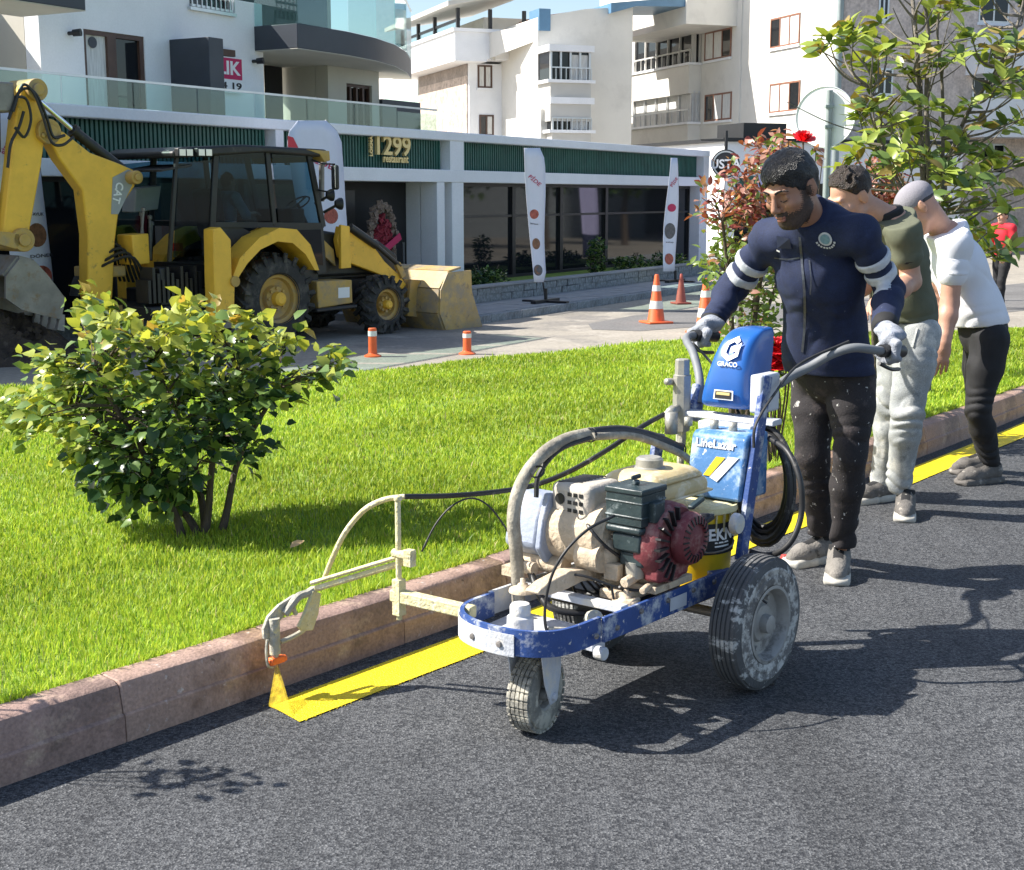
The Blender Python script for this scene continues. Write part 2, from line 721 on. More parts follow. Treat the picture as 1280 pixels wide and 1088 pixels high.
KL = 0.56
protos = [kerb_mesh(KL, 1, M_kerb), kerb_mesh(KL, 2, M_kerb2), kerb_mesh(KL, 3, M_kerb)]
used = [False] * 3
for i in range(-6, 40):
    s = i * KL + 0.39
    a, b = kerb_xy(s), kerb_xy(s + KL)
    k = (i * 7 + (i // 3)) % 3
    if not used[k]:
        o = protos[k]
        used[k] = True
    else:
        o = protos[k].copy()
        C.collection.objects.link(o)
    o.location = (a[0] - K0[0], a[1] - K0[1], rl.uniform(-0.004, 0.004))
    o.rotation_euler = (0, rl.uniform(-0.004, 0.004), math.atan2(b[1] - a[1], b[0] - a[0]))
# mortar and soil behind the joints
mb = MB()
for i in range(-8, 60):
    a, b = kerb_xy(i * 0.5, 0.09), kerb_xy(i * 0.5 + 0.5, 0.09)
    mb.bar((a[0], a[1], 0.05), (b[0], b[1], 0.05), 0.1, 0.17)
M_mortar = mat('mortar', (0.17, 0.13, 0.11), 0.95)
o = mb.build('joint_mortar', M_mortar, kerb, world=True)

# ---------------------------------------------------------------- lawn
far_px = [(-700, 560), (-300, 512), (20, 484), (440, 465), (580, 452), (700, 440), (860, 424), (1000, 420), (1240, 417), (1500, 408), (1800, 396)]
far_pts = [gp(x, y, -0.44)[:2] for x, y in far_px]
far_s = [-6, -2, 2.0, 5.2, 6.8, 8.2, 10, 11.5, 14, 17, 21]


def far_xy(s):
    s = min(max(s, far_s[0]), far_s[-1])
    for i in range(len(far_s) - 1):
        if s <= far_s[i + 1]:
            t = (s - far_s[i]) / (far_s[i + 1] - far_s[i])
            return far_pts[i] * (1 - t) + far_pts[i + 1] * t
    return far_pts[-1]


LS = np.linspace(-6, 21, 136)
LT = np.linspace(0, 1, 41)
NEAR = np.array([kerb_xy(s, 0.112) for s in LS])
FAR = np.array([far_xy(s) for s in LS])


def lawn_z(t, x, y):
    return 0.155 - 0.6 * t ** 1.15 + 0.012 * np.sin(x * 2.1 + y * 1.3) * np.minimum(1, t * 14) + 0.01 * np.sin(x * 5.3 - y * 4.1) * np.minimum(1, t * 14)


P = NEAR[:, None, :] * (1 - LT[None, :, None]) + FAR[:, None, :] * LT[None, :, None]
Z = lawn_z(LT[None, :], P[..., 0], P[..., 1])
V = np.concatenate([P, Z[..., None]], axis=2).reshape(-1, 3)
nT = len(LT)
Fc = [(i * nT + j, (i + 1) * nT + j, (i + 1) * nT + j + 1, i * nT + j + 1) for i in range(len(LS) - 1) for j in range(nT - 1)]
M_soil = mat('lawn_ground', (0.17, 0.25, 0.03), 0.95, var=0.35, vscale=14, bump=0.6, bscale=50, spots=[((0.12, 0.10, 0.05), 9, 0.62, 0.72)])
me = bpy.data.meshes.new('lawn')
me.from_pydata([tuple(v) for v in V], [], Fc)
me.materials.append(M_soil)
set_smooth(me)
lawn = tag(link('lawn', me), kind='structure')


def lawn_point(s, t):
    n = kerb_xy(s, 0.112)
    f = far_xy(s)
    p = n * (1 - t) + f * t
    return np.array([p[0], p[1], float(lawn_z(np.array(t), p[0], p[1]))])


def lawn_height(x, y):
    """height of the lawn under a world point"""
    d = ((V[:, 0] - x) ** 2 + (V[:, 1] - y) ** 2)
    k = np.argpartition(d, 3)[:3]
    w = 1 / (d[k] + 1e-6)
    return float((V[k, 2] * w).sum() / w.sum())


# grass blades: one mesh, dense near the camera, sparser and broader far off
def grass():
    N = 2600000
    s = RNG.uniform(-6, 21, N)
    t = RNG.uniform(0, 1, N) ** 1.15
    s[:16000] = RNG.uniform(-3, 11, 16000)
    t[:16000] = RNG.uniform(-0.0008, 0.004, 16000)
    fi = (s - LS[0]) / (LS[1] - LS[0])
    i0 = np.clip(fi.astype(int), 0, len(LS) - 2)
    fr = (fi - i0)[:, None]
    near = NEAR[i0] * (1 - fr) + NEAR[i0 + 1] * fr
    far = FAR[i0] * (1 - fr) + FAR[i0 + 1] * fr
    p = near * (1 - t[:, None]) + far * t[:, None]
    x, y = p[:, 0], p[:, 1]
    z = lawn_z(t, x, y)
    D = np.maximum(y, 2.5)
    inside = np.abs(x) < (0.42 * D + 1.2)
    width = np.linalg.norm(far - near, axis=1)
    dens = (4.7 / D) ** 1.6 * width / 10.0
    # tufts and thin spots
    tuft = 0.5 + 0.5 * np.sin(x * 7.1 + 3 * np.sin(y * 4.3)) * np.sin(y * 6.7 + 2 * np.sin(x * 5.1))
    dens *= (0.65 + 0.5 * tuft)
    dens[:16000] = 1.0
    keep = inside & (RNG.uniform(0, 1, N) < dens)
    x, y, z, D, t = x[keep], y[keep], z[keep], D[keep], t[keep]
    tuft = tuft[keep]
    n = len(x)
    sc = np.clip(D / 5.0, 0.75, 3.2)
    h = RNG.uniform(0.013, 0.034, n) * (0.8 + 0.4 * tuft) * (0.85 + 0.2 * sc)
    long_ = RNG.uniform(0, 1, n) < 0.02
    h[long_] *= 1.7
    h[t < 0.004] *= 1.25
    w = RNG.uniform(0.0014, 0.0029, n) * sc ** 0.9
    az = RNG.uniform(0, 2 * np.pi, n)
    lean = RNG.uniform(0.05, 0.85, n) * h
    laz = az + RNG.uniform(-0.7, 0.7, n) + np.pi / 2
    dx, dy = np.cos(az) * w, np.sin(az) * w
    lx, ly = np.cos(laz) * lean, np.sin(laz) * lean
    Vv = np.zeros((n, 5, 3), np.float32)
    zb = z - 0.006
    Vv[:, 0] = np.stack([x - dx, y - dy, zb], 1)
    Vv[:, 1] = np.stack([x + dx, y + dy, zb], 1)
    Vv[:, 2] = np.stack([x + dx * 0.85 + lx * 0.35, y + dy * 0.85 + ly * 0.35, z + h * 0.6], 1)
    Vv[:, 3] = np.stack([x - dx * 0.85 + lx * 0.35, y - dy * 0.85 + ly * 0.35, z + h * 0.6], 1)
    Vv[:, 4] = np.stack([x + lx, y + ly, z + h], 1)
    me = bpy.data.meshes.new('grass')
    me.vertices.add(n * 5)
    me.vertices.foreach_set('co', Vv.reshape(-1))
    base = (np.arange(n) * 5)[:, None]
    quad = base + np.array([0, 1, 2, 3])
    tri = base + np.array([3, 2, 4])
    loops = np.concatenate([quad, tri], 1).reshape(-1).astype(np.int32)
    me.loops.add(len(loops))
    me.loops.foreach_set('vertex_index', loops)
    me.polygons.add(n * 2)
    st = (np.arange(n) * 7)[:, None] + np.array([0, 4])
    me.polygons.foreach_set('loop_start', st.reshape(-1).astype(np.int32))
    me.update(calc_edges=True)
    # natural colour of each blade (yellowish, mid and deep green, a few straw)
    ca = me.color_attributes.new('blade', 'FLOAT_COLOR', 'POINT')
    pal = np.array([[0.47, 0.55, 0.050], [0.38, 0.51, 0.042], [0.28, 0.44, 0.036], [0.16, 0.29, 0.03], [0.54, 0.47, 0.20]])
    pick = RNG.choice(5, n, p=[0.32, 0.36, 0.2, 0.10, 0.02])
    col = pal[pick] * RNG.uniform(0.8, 1.2, (n, 1))
    patch = 0.5 + 0.5 * np.sin(x * 1.3 + 1.5 * np.sin(y * 0.9)) * np.sin(y * 1.1 + 0.5)
    col *= (0.74 + 0.38 * patch)[:, None] * 1.0
    cc = np.ones((n, 5, 4), np.float32)
    cc[:, :, :3] = col[:, None, :]
    ca.data.foreach_set('color', cc.reshape(-1))
    m = bpy.data.materials.new('grass_blade')
    m.use_nodes = True
    nt = m.node_tree
    b = nt.nodes['Principled BSDF']
    o = nt.nodes['Material Output']
    at_ = nd(nt, 'ShaderNodeVertexColor', layer_name='blade')
    nt.links.new(at_.outputs[0], b.inputs['Base Color'])
    b.inputs['Roughness'].default_value = 0.5
    b.inputs['Specular IOR Level'].default_value = 0.3
    tl = nd(nt, 'ShaderNodeBsdfTranslucent')
    nt.links.new(at_.outputs[0], tl.inputs[0])
    ms = nd(nt, 'ShaderNodeMixShader')
    ms.inputs[0].default_value = 0.45
    nt.links.new(b.outputs[0], ms.inputs[1])
    nt.links.new(tl.outputs[0], ms.inputs[2])
    nt.links.new(ms.outputs[0], o.inputs[0])
    me.materials.append(m)
    print('grass blades', n)
    return tag(link('grass', me), kind='stuff')


grass()

# ================================================================== buildings
FA = Frame((-0.82, 28.4, Z_STREET), 60)
M_white = mat('white_render', (0.80, 0.81, 0.83), 0.8, var=0.05, vscale=1.2, bump=0.12, bscale=40, fine=0.03, fscale=30)
M_offwhite = mat('offwhite_render', (0.68, 0.66, 0.61), 0.85, var=0.06, vscale=0.8, spots=[((0.56, 0.54, 0.5), 0.5, 0.55, 0.75)], bump=0.1, bscale=25)
M_greywall = mat('grey_render', (0.52, 0.51, 0.48), 0.85, var=0.07, vscale=0.8)
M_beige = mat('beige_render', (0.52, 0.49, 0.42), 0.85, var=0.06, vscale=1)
M_green = mat('green_cladding', (0.022, 0.105, 0.082), 0.5, var=0.25, vscale=3)
M_charcoal = mat('charcoal_panel', (0.035, 0.042, 0.055), 0.45, var=0.15, vscale=2)
M_black = mat('black_metal', (0.014, 0.014, 0.016), 0.45, var=0.2, vscale=6)
M_darkroom = mat('dark_interior', (0.018, 0.018, 0.02), 0.8, var=0.2, vscale=2)  # near-black: the shade of unlit rooms is put into the colour
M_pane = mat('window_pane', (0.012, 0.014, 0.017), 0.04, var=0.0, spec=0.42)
M_glass_green = glass_mat('green_glass', (0.80, 0.92, 0.89), 0.05)
M_glass_clear = glass_mat('clear_glass', (0.82, 0.9, 0.88), 0.06)
M_glass_cab = glass_mat('cab_glass', (0.34, 0.50, 0.56), 0.02)
M_brown = mat('brown_frame', (0.085, 0.045, 0.032), 0.5, var=0.2, vscale=6)
M_woodframe = mat('wood_frame', (0.23, 0.105, 0.065), 0.5, var=0.2, vscale=6)
M_curtain = mat('curtain', (0.62, 0.62, 0.60), 0.9, var=0.25, vscale=6, stretch=(9, 9, 0.5))
M_alu = mat('aluminium', (0.62, 0.63, 0.64), 0.35, 0.7, var=0.08)
M_stone = mat('rough_stone', (0.22, 0.24, 0.25), 0.9, var=0.35, vscale=7, bump=0.9, bscale=18, fine=0.25, fscale=25)
M_paving = mat('paving', (0.27, 0.275, 0.28), 0.9, var=0.15, vscale=2, bump=0.3, bscale=30)
M_gold = mat('gold_letters', (0.78, 0.60, 0.27), 0.35, 0.25, var=0.05)
M_redprint = mat('red_print', (0.62, 0.045, 0.07), 0.7, var=0.08)
M_crimson = mat('crimson_print', (0.50, 0.02, 0.10), 0.7, var=0.05)
M_whiteprint = mat('white_print', (0.8, 0.8, 0.8), 0.7, var=0.03)
M_blackprint = mat('black_print', (0.02, 0.02, 0.022), 0.7, var=0.0)
M_stonewall = mat('stone_cladding', (0.50, 0.41, 0.345), 0.9, var=0.2, vscale=1.2, bump=0.5, bscale=8, spots=[((0.36, 0.29, 0.245), 3.2, 0.5, 0.62)], fine=0.16, fscale=10)
M_stonedark = mat('stone_cladding_dark', (0.30, 0.255, 0.225), 0.9, var=0.2, vscale=1.2, bump=0.5, bscale=8, fine=0.16, fscale=10)
M_roofblue = mat('blue_roof_metal', (0.10, 0.21, 0.33), 0.45, var=0.12, vscale=2)
M_rooftile = mat('red_roof', (0.42, 0.16, 0.10), 0.8, var=0.2, vscale=3)


def fa(x, y, d=0.0):
    """pixel on the facade plane at depth d -> (u, z)"""
    return FA.xz(x, y, d)


# pavement and steps before the restaurant
pav = thing('pavement', None, None, FA.o, FA.deg)
pav['kind'] = 'structure'
rp = random.Random(5)
mb = MB()
mb.box2((-6, -3.30, 0.0), (40, 3, 0.108))
mb.build('paving_bed', M_paving, pav)
sl = None
for i in range(44):
    x = -6 + i * 1.0
    if sl is None:
        b_ = MB()
        b_.box((0.5, 0, 0), (0.985, 0.16, 0.2))
        sl = b_.build('kerb_stone', M_stone, pav, bevel=0.012)
        o = sl
    else:
        o = sl.copy()
        C.collection.objects.link(o)
    o.location = (x, -3.38, 0.02 + rp.uniform(-0.004, 0.004))
sl = None
for i in range(34):
    for j in range(3):
        if sl is None:
            b_ = MB()
            b_.box((0, 0, 0), (0.59, 0.43, 0.03))
            sl = b_.build('paving_slab', M_paving, pav)
            o = sl
        else:
            o = sl.copy()
            C.collection.objects.link(o)
        o.location = (-5.7 + i * 0.6, -3.05 + j * 0.44, 0.108 + rp.uniform(-0.002, 0.003))

# ---------------------------------------------------------------- restaurant
rest = thing('restaurant', 'single storey white restaurant with green ribbed panels and gold 1299 sign', 'restaurant', FA.o, FA.deg)
ZT, ZG1, ZG0, ZB = 3.23, 3.06, 2.50, 2.26     # parapet top, green top, green foot, beam foot
UL, UR = -17.0, 12.6
U1 = fa(345, 180)[0], fa(355, 180)[0]
UP = [(-17.0, -16.8), (fa(95, 180)[0] - 1.0, fa(95, 180)[0] - 0.8), U1, (fa(563, 200)[0], fa(580, 200)[0]), (fa(880, 200)[0], UR)]
mb = MB()
mb.box2((UL, -0.02, ZG1), (UR, 0.5, ZT))
mb.build('parapet', M_white, rest, bevel=0.02)
mb = MB()
mb.box2((UL, -0.0, ZB), (UR, 0.42, ZG0))
mb.build('beam', M_white, rest, bevel=0.012)
for a, b in UP:
    b_ = MB()
    b_.box2((a, 0.004, ZG0), (b, 0.42, ZG1))
    b_.build('pier', M_white, rest)
mb = MB()
mb.box2((UL, 0.25, ZG0), (UR, 0.4, ZG1))
mb.build('panel_back', M_green, rest)
mb = MB()
mb.box2((UL, 0.43, 2.3), (UR, 9, ZT - 0.2))
mb.build('roof_slab', M_greywall, rest)
# ribs of the green cladding: too narrow to pick apart
for (a0, a1), (b0, b1) in zip(UP[:-1], UP[1:]):
    mb = MB()
    x = a1 + 0.03
    while x < b0 - 0.05:
        mb.box2((x, 0.19, ZG0 + 0.002), (x + 0.05, 0.25, ZG1 - 0.002))
        x += 0.088
    tag(mb.build('cladding_ribs', M_green, rest), kind='stuff')
# ground floor: columns, doorway recess, glazing
cols = [(-1.24, -0.97), (-0.70, -0.27), (12.0, 12.55)]
for a, b in cols:
    b_ = MB()
    b_.box2((a, 0.01, 0.0), (b, 0.4, ZB))
    b_.build('column', M_white, rest, bevel=0.01)
uD0 = fa(431, 300)[0]
uB = FA.px(508, 300, -1.24)[1]
b_ = MB()
b_.box2((-1.24, 0.42, 0), (-1.04, uB, ZB))
b_.build('entrance_wall', M_white, rest)
b_ = MB()
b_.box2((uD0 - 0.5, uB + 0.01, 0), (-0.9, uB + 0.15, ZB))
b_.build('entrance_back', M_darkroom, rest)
print('entrance depth', uB)
b_ = MB()
b_.box2((uD0 - 0.5, 0.3, 2.262), (-0.27, 4, 2.3))
b_.build('entrance_ceiling', M_white, rest)
b_ = MB()
b_.box2((uD0 + 0.3, uB - 0.06, 0.1), (uD0 + 1.25, uB - 0.02, 2.1))
b_.build('door', M_black, rest)
b_ = MB()
b_.box2((UL, 0.42, 0.0), (uD0 - 0.2, 0.6, 0.28))
b_.box2((-0.27, 0.3, 0.0), (12.0, 0.6, 0.24))
b_.build('plinth', M_stone, rest)
b_ = MB()
b_.box2((-0.97, 0.42, 0.0), (-0.70, 0.5, ZB))
b_.build('dark_gap', M_charcoal, rest)
# room behind the glass, its shade put into the dark colour
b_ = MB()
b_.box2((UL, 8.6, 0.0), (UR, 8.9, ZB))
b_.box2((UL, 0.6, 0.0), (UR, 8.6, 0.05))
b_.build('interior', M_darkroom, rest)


def glazing(edges, z0, z1, y=0.36, transom=None):
    for a, b in zip(edges[:-1], edges[1:]):
        f = MB()
        w = 0.07
        f.box2((a, y - 0.06, z0), (a + w, y + 0.04, z1))
        f.box2((b - w, y - 0.06, z0), (b, y + 0.04, z1))
        f.box2((a + w, y - 0.06, z1 - w), (b - w, y + 0.04, z1))
        f.box2((a + w, y - 0.06, z0), (b - w, y + 0.04, z0 + w))
        if transom:
            f.box2((a + w, y - 0.05, transom), (b - w, y + 0.03, transom + 0.05))
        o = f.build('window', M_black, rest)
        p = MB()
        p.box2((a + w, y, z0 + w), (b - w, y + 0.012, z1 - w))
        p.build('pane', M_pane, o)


glazing([-0.26, 2.25, 4.45, fa(772, 300)[0], fa(856, 300)[0], 11.98], 0.24, ZB, transom=1.55)
glazing([-16.5, -14.2, fa(60, 250)[0], fa(160, 250)[0], fa(215, 250)[0], fa(320, 250)[0], uD0 - 0.3], 0.28, ZB)

# sign: gold figures on the green panel
sg = MB()
u0, z0 = fa(494, 184)
uu, zz = fa(490, 184)
w299 = fa(516, 184)[0] - fa(474, 184)[0]
sx = 1.0
vs, fs = text_mesh('1299', 0.62, 0.03, 0.012)
ww = max(v[0] for v in vs) - min(v[0] for v in vs)
hh = max(v[2] for v in vs) - min(v[2] for v in vs)
hs = fa(494, 171)[1] - fa(494, 196)[1]
k1, k2 = w299 / ww, hs / hh
sg.mesh([(fa(495, 184)[0] + v[0] * k1, 0.10 + v[1], fa(495, 183.5)[1] + v[2] * k2) for v in vs], fs)
sgo = sg.build('sign_figures', M_gold, rest)
sg = MB()
vs, fs = text_mesh('LOKMA', 0.17, 0.02, 0.008)
hv = max(v[0] for v in vs) - min(v[0] for v in vs)
k = hs / hv
for_v = [(fa(469, 184)[0] - v[2] * k * 1.1, 0.10 + v[1], fa(469, 183)[1] + v[0] * k) for v in vs]
sg.mesh(for_v, fs)
sg.build('sign_side_word', M_gold, rest)
sg = MB()
vs, fs = text_mesh('restaurant', 0.16, 0.015, 0.004)
hv = max(v[0] for v in vs) - min(v[0] for v in vs)
k = (fa(517, 199)[0] - fa(486, 199)[0]) / hv
sg.mesh([(fa(501, 199)[0] + v[0] * k, 0.12 + v[1], fa(501, 199)[1] + v[2] * k * 1.0) for v in vs], fs)
sg.build('sign_word', M_gold, rest)

# planter wall before the windows: rough stones with a pale cap
plw = thing('planter_wall', 'low rough stone planter wall with a pale cap below the restaurant windows', 'wall', FA.w(-3.6, -1.9, 0.12), FA.deg)
rs = random.Random(8)
for r_ in range(2):
    x = 0.0
    while x < 13.4:
        w = rs.uniform(0.28, 0.5)
        b_ = MB()
        b_.box((0, 0, 0), (w - 0.015, 0.24 + rs.uniform(-0.03, 0.03), 0.122), (rs.uniform(-3, 3), rs.uniform(-1, 1), rs.uniform(-2, 2)))
        b_.build('stone', M_stone, plw, loc=(0, 0, 0)).location = (x + w / 2, 0.0, 0.064 + r_ * 0.127)
        x += w
b_ = MB()
b_.box2((0, -0.15, 0.258), (13.5, 0.16, 0.295))
b_.build('cap', M_paving, plw, bevel=0.008)
b_ = MB()
b_.box2((0, 0.16, 0.0), (13.5, 1.6, 0.2))
b_.build('bed', M_soil, plw)

# menu board and wreath in the doorway
mbd = thing('menu_board', 'pale framed menu board standing against the white entrance wall', 'board', FA.w(-1.32, 0.75, 0.02), FA.deg)
b_ = MB()
b_.box2((-0.03, 0, 0.1), (0, 0.9, 1.05))
b_.build('panel', M_whiteprint, mbd)
b_ = MB()
b_.box2((-0.045, -0.03, 0.07), (-0.031, 0.0, 1.08)); b_.box2((-0.045, 0.9, 0.07), (-0.031, 0.93, 1.08)); b_.box2((-0.045, 0.0, 1.05), (-0.031, 0.9, 1.08)); b_.box2((-0.045, 0.0, 0.07), (-0.031, 0.9, 0.1))
b_.build('frame', M_alu, mbd)
b_ = MB()
put_text(b_, '1299', 0.16, (-0.036, 0.45, 0.96), (0, -1, 0), (0, 0, 1), 0.003, 0.004)
for q in range(9):
    b_.box2((-0.035, 0.1, 0.2 + q * 0.075), (-0.032, 0.8 - 0.1 * (q % 3), 0.222 + q * 0.075))
b_.build('print', M_blackprint, mbd)

wr = thing('funeral_wreath', 'tall oval flower wreath with a red ribbon standing in the dark doorway', 'wreath', FA.w(FA.py(478, 300, uB - 0.45)[0], uB - 0.45, 0.1), FA.deg)
M_flower_r = mat('wreath_red_shaded', (0.22, 0.015, 0.03), 0.8, var=0.4, vscale=20)  # both flower colours darkened to hold the shade inside the doorway
M_flower_g = mat('wreath_pale_shaded', (0.2, 0.15, 0.12), 0.8, var=0.4, vscale=20)
for nm, m_, rr_, cnt, zc in (('flower_ring', M_flower_g, (0.44, 0.62), 170, 1.15), ('flower_centre', M_flower_r, (0.02, 0.40), 150, 1.1)):
    b_ = MB()
    for q in range(cnt):
        a = rs.uniform(0, 6.283)
        r0 = rs.uniform(*rr_)
        c = (r0 * math.cos(a) * 0.72, rs.uniform(-0.05, 0.02), zc + r0 * math.sin(a) * 1.1)
        b_.box(c, (0.09, 0.07, 0.09), (rs.uniform(0, 90), rs.uniform(0, 90), 0), (0.5, 0.5))
    b_.build(nm, m_, wr)
b_ = MB()
b_.bar((-0.45, -0.12, 0.75), (0.42, -0.12, 1.15), 0.02, 0.13)
b_.build('ribbon', M_crimson, wr)
b_ = MB()
for sx_ in (-0.3, 0.3):
    b_.cyl((sx_, 0.1, 0), (sx_ * 0.4, 0.02, 1.6), 0.015, n=6)
b_.cyl((0, 0.5, 0), (0, 0.02, 1.5), 0.015, n=6)
b_.build('easel', M_brown, wr)

# ---------------------------------------------------------------- apartment block over the restaurant
YA = 1.5
apt = thing('apartment_building', 'white apartment block with glass balconies rising behind the restaurant parapet', 'building', FA.o, FA.deg)


def xa(x, y, d=YA):
    return FA.xz(x, y, d)


uE = xa(330, 100)[0]             # right edge of the flat wall
uA = xa(50, 60)[0]               # left edge, recess beyond
mb = MB()
# wall with a real opening for the balcony door
dx0, dz1 = xa(104, 36)
dx1 = xa(180, 45)[0]
gx0, gz0 = xa(237, 8)
gx1 = xa(290, 22)[0]
mb.box2((uA, YA, 3.2), (dx0, YA + 0.3, 5.3))
mb.box2((dx1, YA, 3.2), (uE, YA + 0.3, gz0))
mb.box2((dx0, YA, dz1), (dx1, YA + 0.3, 5.3))
mb.box2((dx1, YA, gz0), (gx0, YA + 0.3, 5.3))
mb.box2((gx1, YA, gz0), (uE, YA + 0.3, 5.3))
mb.box2((gx0, YA, gz0 + 0.2), (gx1, YA + 0.3, 5.3))
mb.build('wall', M_white, apt)
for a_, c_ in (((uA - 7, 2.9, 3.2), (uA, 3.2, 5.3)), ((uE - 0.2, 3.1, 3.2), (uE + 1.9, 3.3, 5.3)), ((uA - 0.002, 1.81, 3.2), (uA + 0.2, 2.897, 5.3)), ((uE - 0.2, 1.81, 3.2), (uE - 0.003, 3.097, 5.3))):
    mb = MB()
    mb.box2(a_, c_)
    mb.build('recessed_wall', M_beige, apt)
mb = MB()
mb.box2((uA, 1.9, 3.0), (uE, 8, 3.1))
mb.build('terrace_floor', M_greywall, apt)
# balcony door
f = MB()
f.box2((dx0, YA + 0.02, 3.1), (dx0 + 0.06, YA + 0.12, dz1)); f.box2((dx1 - 0.09, YA + 0.02, 3.1), (dx1, YA + 0.12, dz1)); f.box2((dx0 + 0.06, YA + 0.02, dz1 - 0.07), (dx1 - 0.09, YA + 0.12, dz1))
xm = xa(141, 60)[0]
f.box2((xm - 0.09, YA + 0.02, 3.1), (xm + 0.09, YA + 0.12, dz1 - 0.07))
dr = f.build('balcony_door', M_brown, apt)
p = MB(); p.box2((dx0 + 0.06, YA + 0.07, 3.1), (xm - 0.09, YA + 0.09, dz1 - 0.07)); p.build('curtain', M_curtain, dr)
p = MB(); p.box2((xm + 0.09, YA + 0.07, 3.1), (dx1 - 0.09, YA + 0.09, dz1 - 0.07)); p.build('pane', M_pane, dr)
p = MB(); p.lathe([(0.0, 0), (0.085, 0), (0.085, 0.01), (0, 0.01)], (xa(119, 53)[0], YA + 0.06, xa(119, 53)[1]), (0, -1, 0), 16); p.build('door_ornament', M_charcoal, dr)
# grille window above
f = MB()
f.box2((gx0, YA - 0.05, gz0), (gx1, YA - 0.02, gz0 + 0.04)); f.box2((gx0, YA - 0.05, gz0 + 0.3), (gx1, YA - 0.02, gz0 + 0.34)); f.box2((gx0 - 0.05, YA - 0.07, gz0 - 0.06), (gx1 + 0.05, YA - 0.003, gz0 - 0.01))
for q in range(10):
    x = gx0 + (gx1 - gx0) * q / 9
    f.box2((x - 0.01, YA - 0.07, gz0 + 0.002), (x + 0.01, YA - 0.051, gz0 + 0.9))
gw = f.build('barred_window', M_alu, apt)
p = MB(); p.box2((gx0, YA + 0.1, gz0), (gx1, YA + 0.12, gz0 + 0.25)); p.build('pane', M_pane, gw)
# dark partition box standing out from the wall
ub = xa(212, 70)[0]
q1 = FA.px(262, 80, ub)
zt = FA.px(235, 48, ub)[2]
b_ = MB()
b_.box2((ub, q1[1], 3.2), (ub + 0.34, YA - 0.003, zt))
b_.build('partition', M_charcoal, apt, bevel=0.01)
# wall lamps
for px_, py_ in ((86, 42), (316, 77)):
    u, z = xa(px_, py_)
    b_ = MB()
    b_.cyl((u, YA, z), (u, YA - 0.14, z), 0.03, n=10)
    b_.cyl((u + 0.05, YA - 0.2, z + 0.01), (u + 0.0, YA - 0.09, z), 0.055, 0.05, n=12)
    b_.build('wall_lamp', M_black, apt, smooth=40)
# pictures and door in the left recess
u, z = FA.xz(11, 66, 2.9)
b_ = MB(); b_.box2((u - 0.7, 2.86, 3.1), (u + 0.34, 2.895, z + 0.75)); b_.build('recess_door', M_black, apt)
for px_, py_, s in ((31, 42, 0.27), (33, 72, 0.17)):
    u, z = FA.xz(px_, py_, 2.9)
    b_ = MB(); b_.box2((u - s * 0.5, 2.86, z - s), (u + s * 0.5, 2.896, z + s * 0.9)); o = b_.build('picture', M_brown, apt)
    b_ = MB(); b_.box2((u - s * 0.36, 2.85, z - s * 0.8), (u + s * 0.36, 2.858, z + s * 0.7)); b_.build('picture_print', M_stonedark, o)


def balcony(name_slab, plan, z0, z1, glass_h, joints):
    b_ = MB()
    b_.prism([(x, y, z0) for x, y in plan], (0, 0, z1 - z0))
    sb = b_.build(name_slab, M_charcoal, apt, bevel=0.01)
    b_ = MB()
    b_.prism([(x, y, z0 - 0.012) for x, y in plan], (0, 0, 0.01))
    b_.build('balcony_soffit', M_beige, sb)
    front = plan[:joints]
    for a, b in zip(front[:-1], front[1:]):
        g = MB()
        a_, c_ = Vector((*a, 0)), Vector((*b, 0))
        n_ = max(1, round((c_ - a_).length / 1.1))
        for k in range(n_):
            s0 = a_.lerp(c_, k / n_ + 0.012)
            s1 = a_.lerp(c_, (k + 1) / n_ - 0.012)
            g = MB()
            g.bar((s0.x, s0.y, z1 + glass_h / 2), (s1.x, s1.y, z1 + glass_h / 2), 0.016, glass_h - 0.01)
            g.build('glass_panel', M_glass_green, sb)
        g = MB()
        g.bar((a[0], a[1], z1 + glass_h), (b[0], b[1], z1 + glass_h), 0.04, 0.035)
        g.build('handrail', M_alu, sb)


# balcony on the right
uS = xa(318, 45)[0]
yF = FA.px(372, 55, uS)[1]
zs0 = FA.px(372, 60, uS)[2]
zs1 = FA.px(372, 29, uS)[2]
uR1 = FA.py(470, 80, yF)[0]
plan = [(uS, YA - 0.01), (uS, yF)] + [(FA.py(x, 70, yF + dy)[0], yF + dy) for x, dy in ((436, 0.0), (470, 0.16), (494, 0.5), (508, 1.1), (514, 1.9))] + [(uR1 + 1.9, 4.2), (uS, 3.2)]
balcony('balcony', plan, zs0, zs1, 1.0, 7)
# dark reflective bay window standing on that balcony
b_ = MB()
b_.box2((uS - 0.2, YA + 0.35, zs1), (FA.py(412, 30, YA + 0.3)[0], YA + 0.4, 6.2))
b_.build('bay_glazing', M_pane, apt)
b_ = MB()
b_.box2((FA.py(412, 30, YA + 0.3)[0] + 0.002, YA + 0.45, zs1), (uR1 + 0.5, YA + 0.7, 6.2))
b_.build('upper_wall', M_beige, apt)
# upper right bit of another storey
b_ = MB()
b_.prism([(uR1 + 0.35, yF + 0.35, 6.05), (uR1 + 1.35, yF + 1.2, 6.05), (uR1 + 1.5, 3.2, 6.05), (uR1 - 0.5, 3.2, 6.05)], (0, 0, 0.6))
b_.build('upper_bay', M_charcoal, apt)
# balcony top left
uq = FA.py(107, 8, 0.2)[0]
zq = FA.py(107, 13, 0.2)[1 + 1]
plan = [(uq, YA - 0.01), (uq, 0.2), (uq - 6, 0.2), (uq - 6, YA - 0.01)]
balcony('balcony', [(uq - 6, 0.2), (uq, 0.2), (uq, YA - 0.01), (uq - 6, YA - 0.01)], zq, zq + 0.36, 1.0, 3)
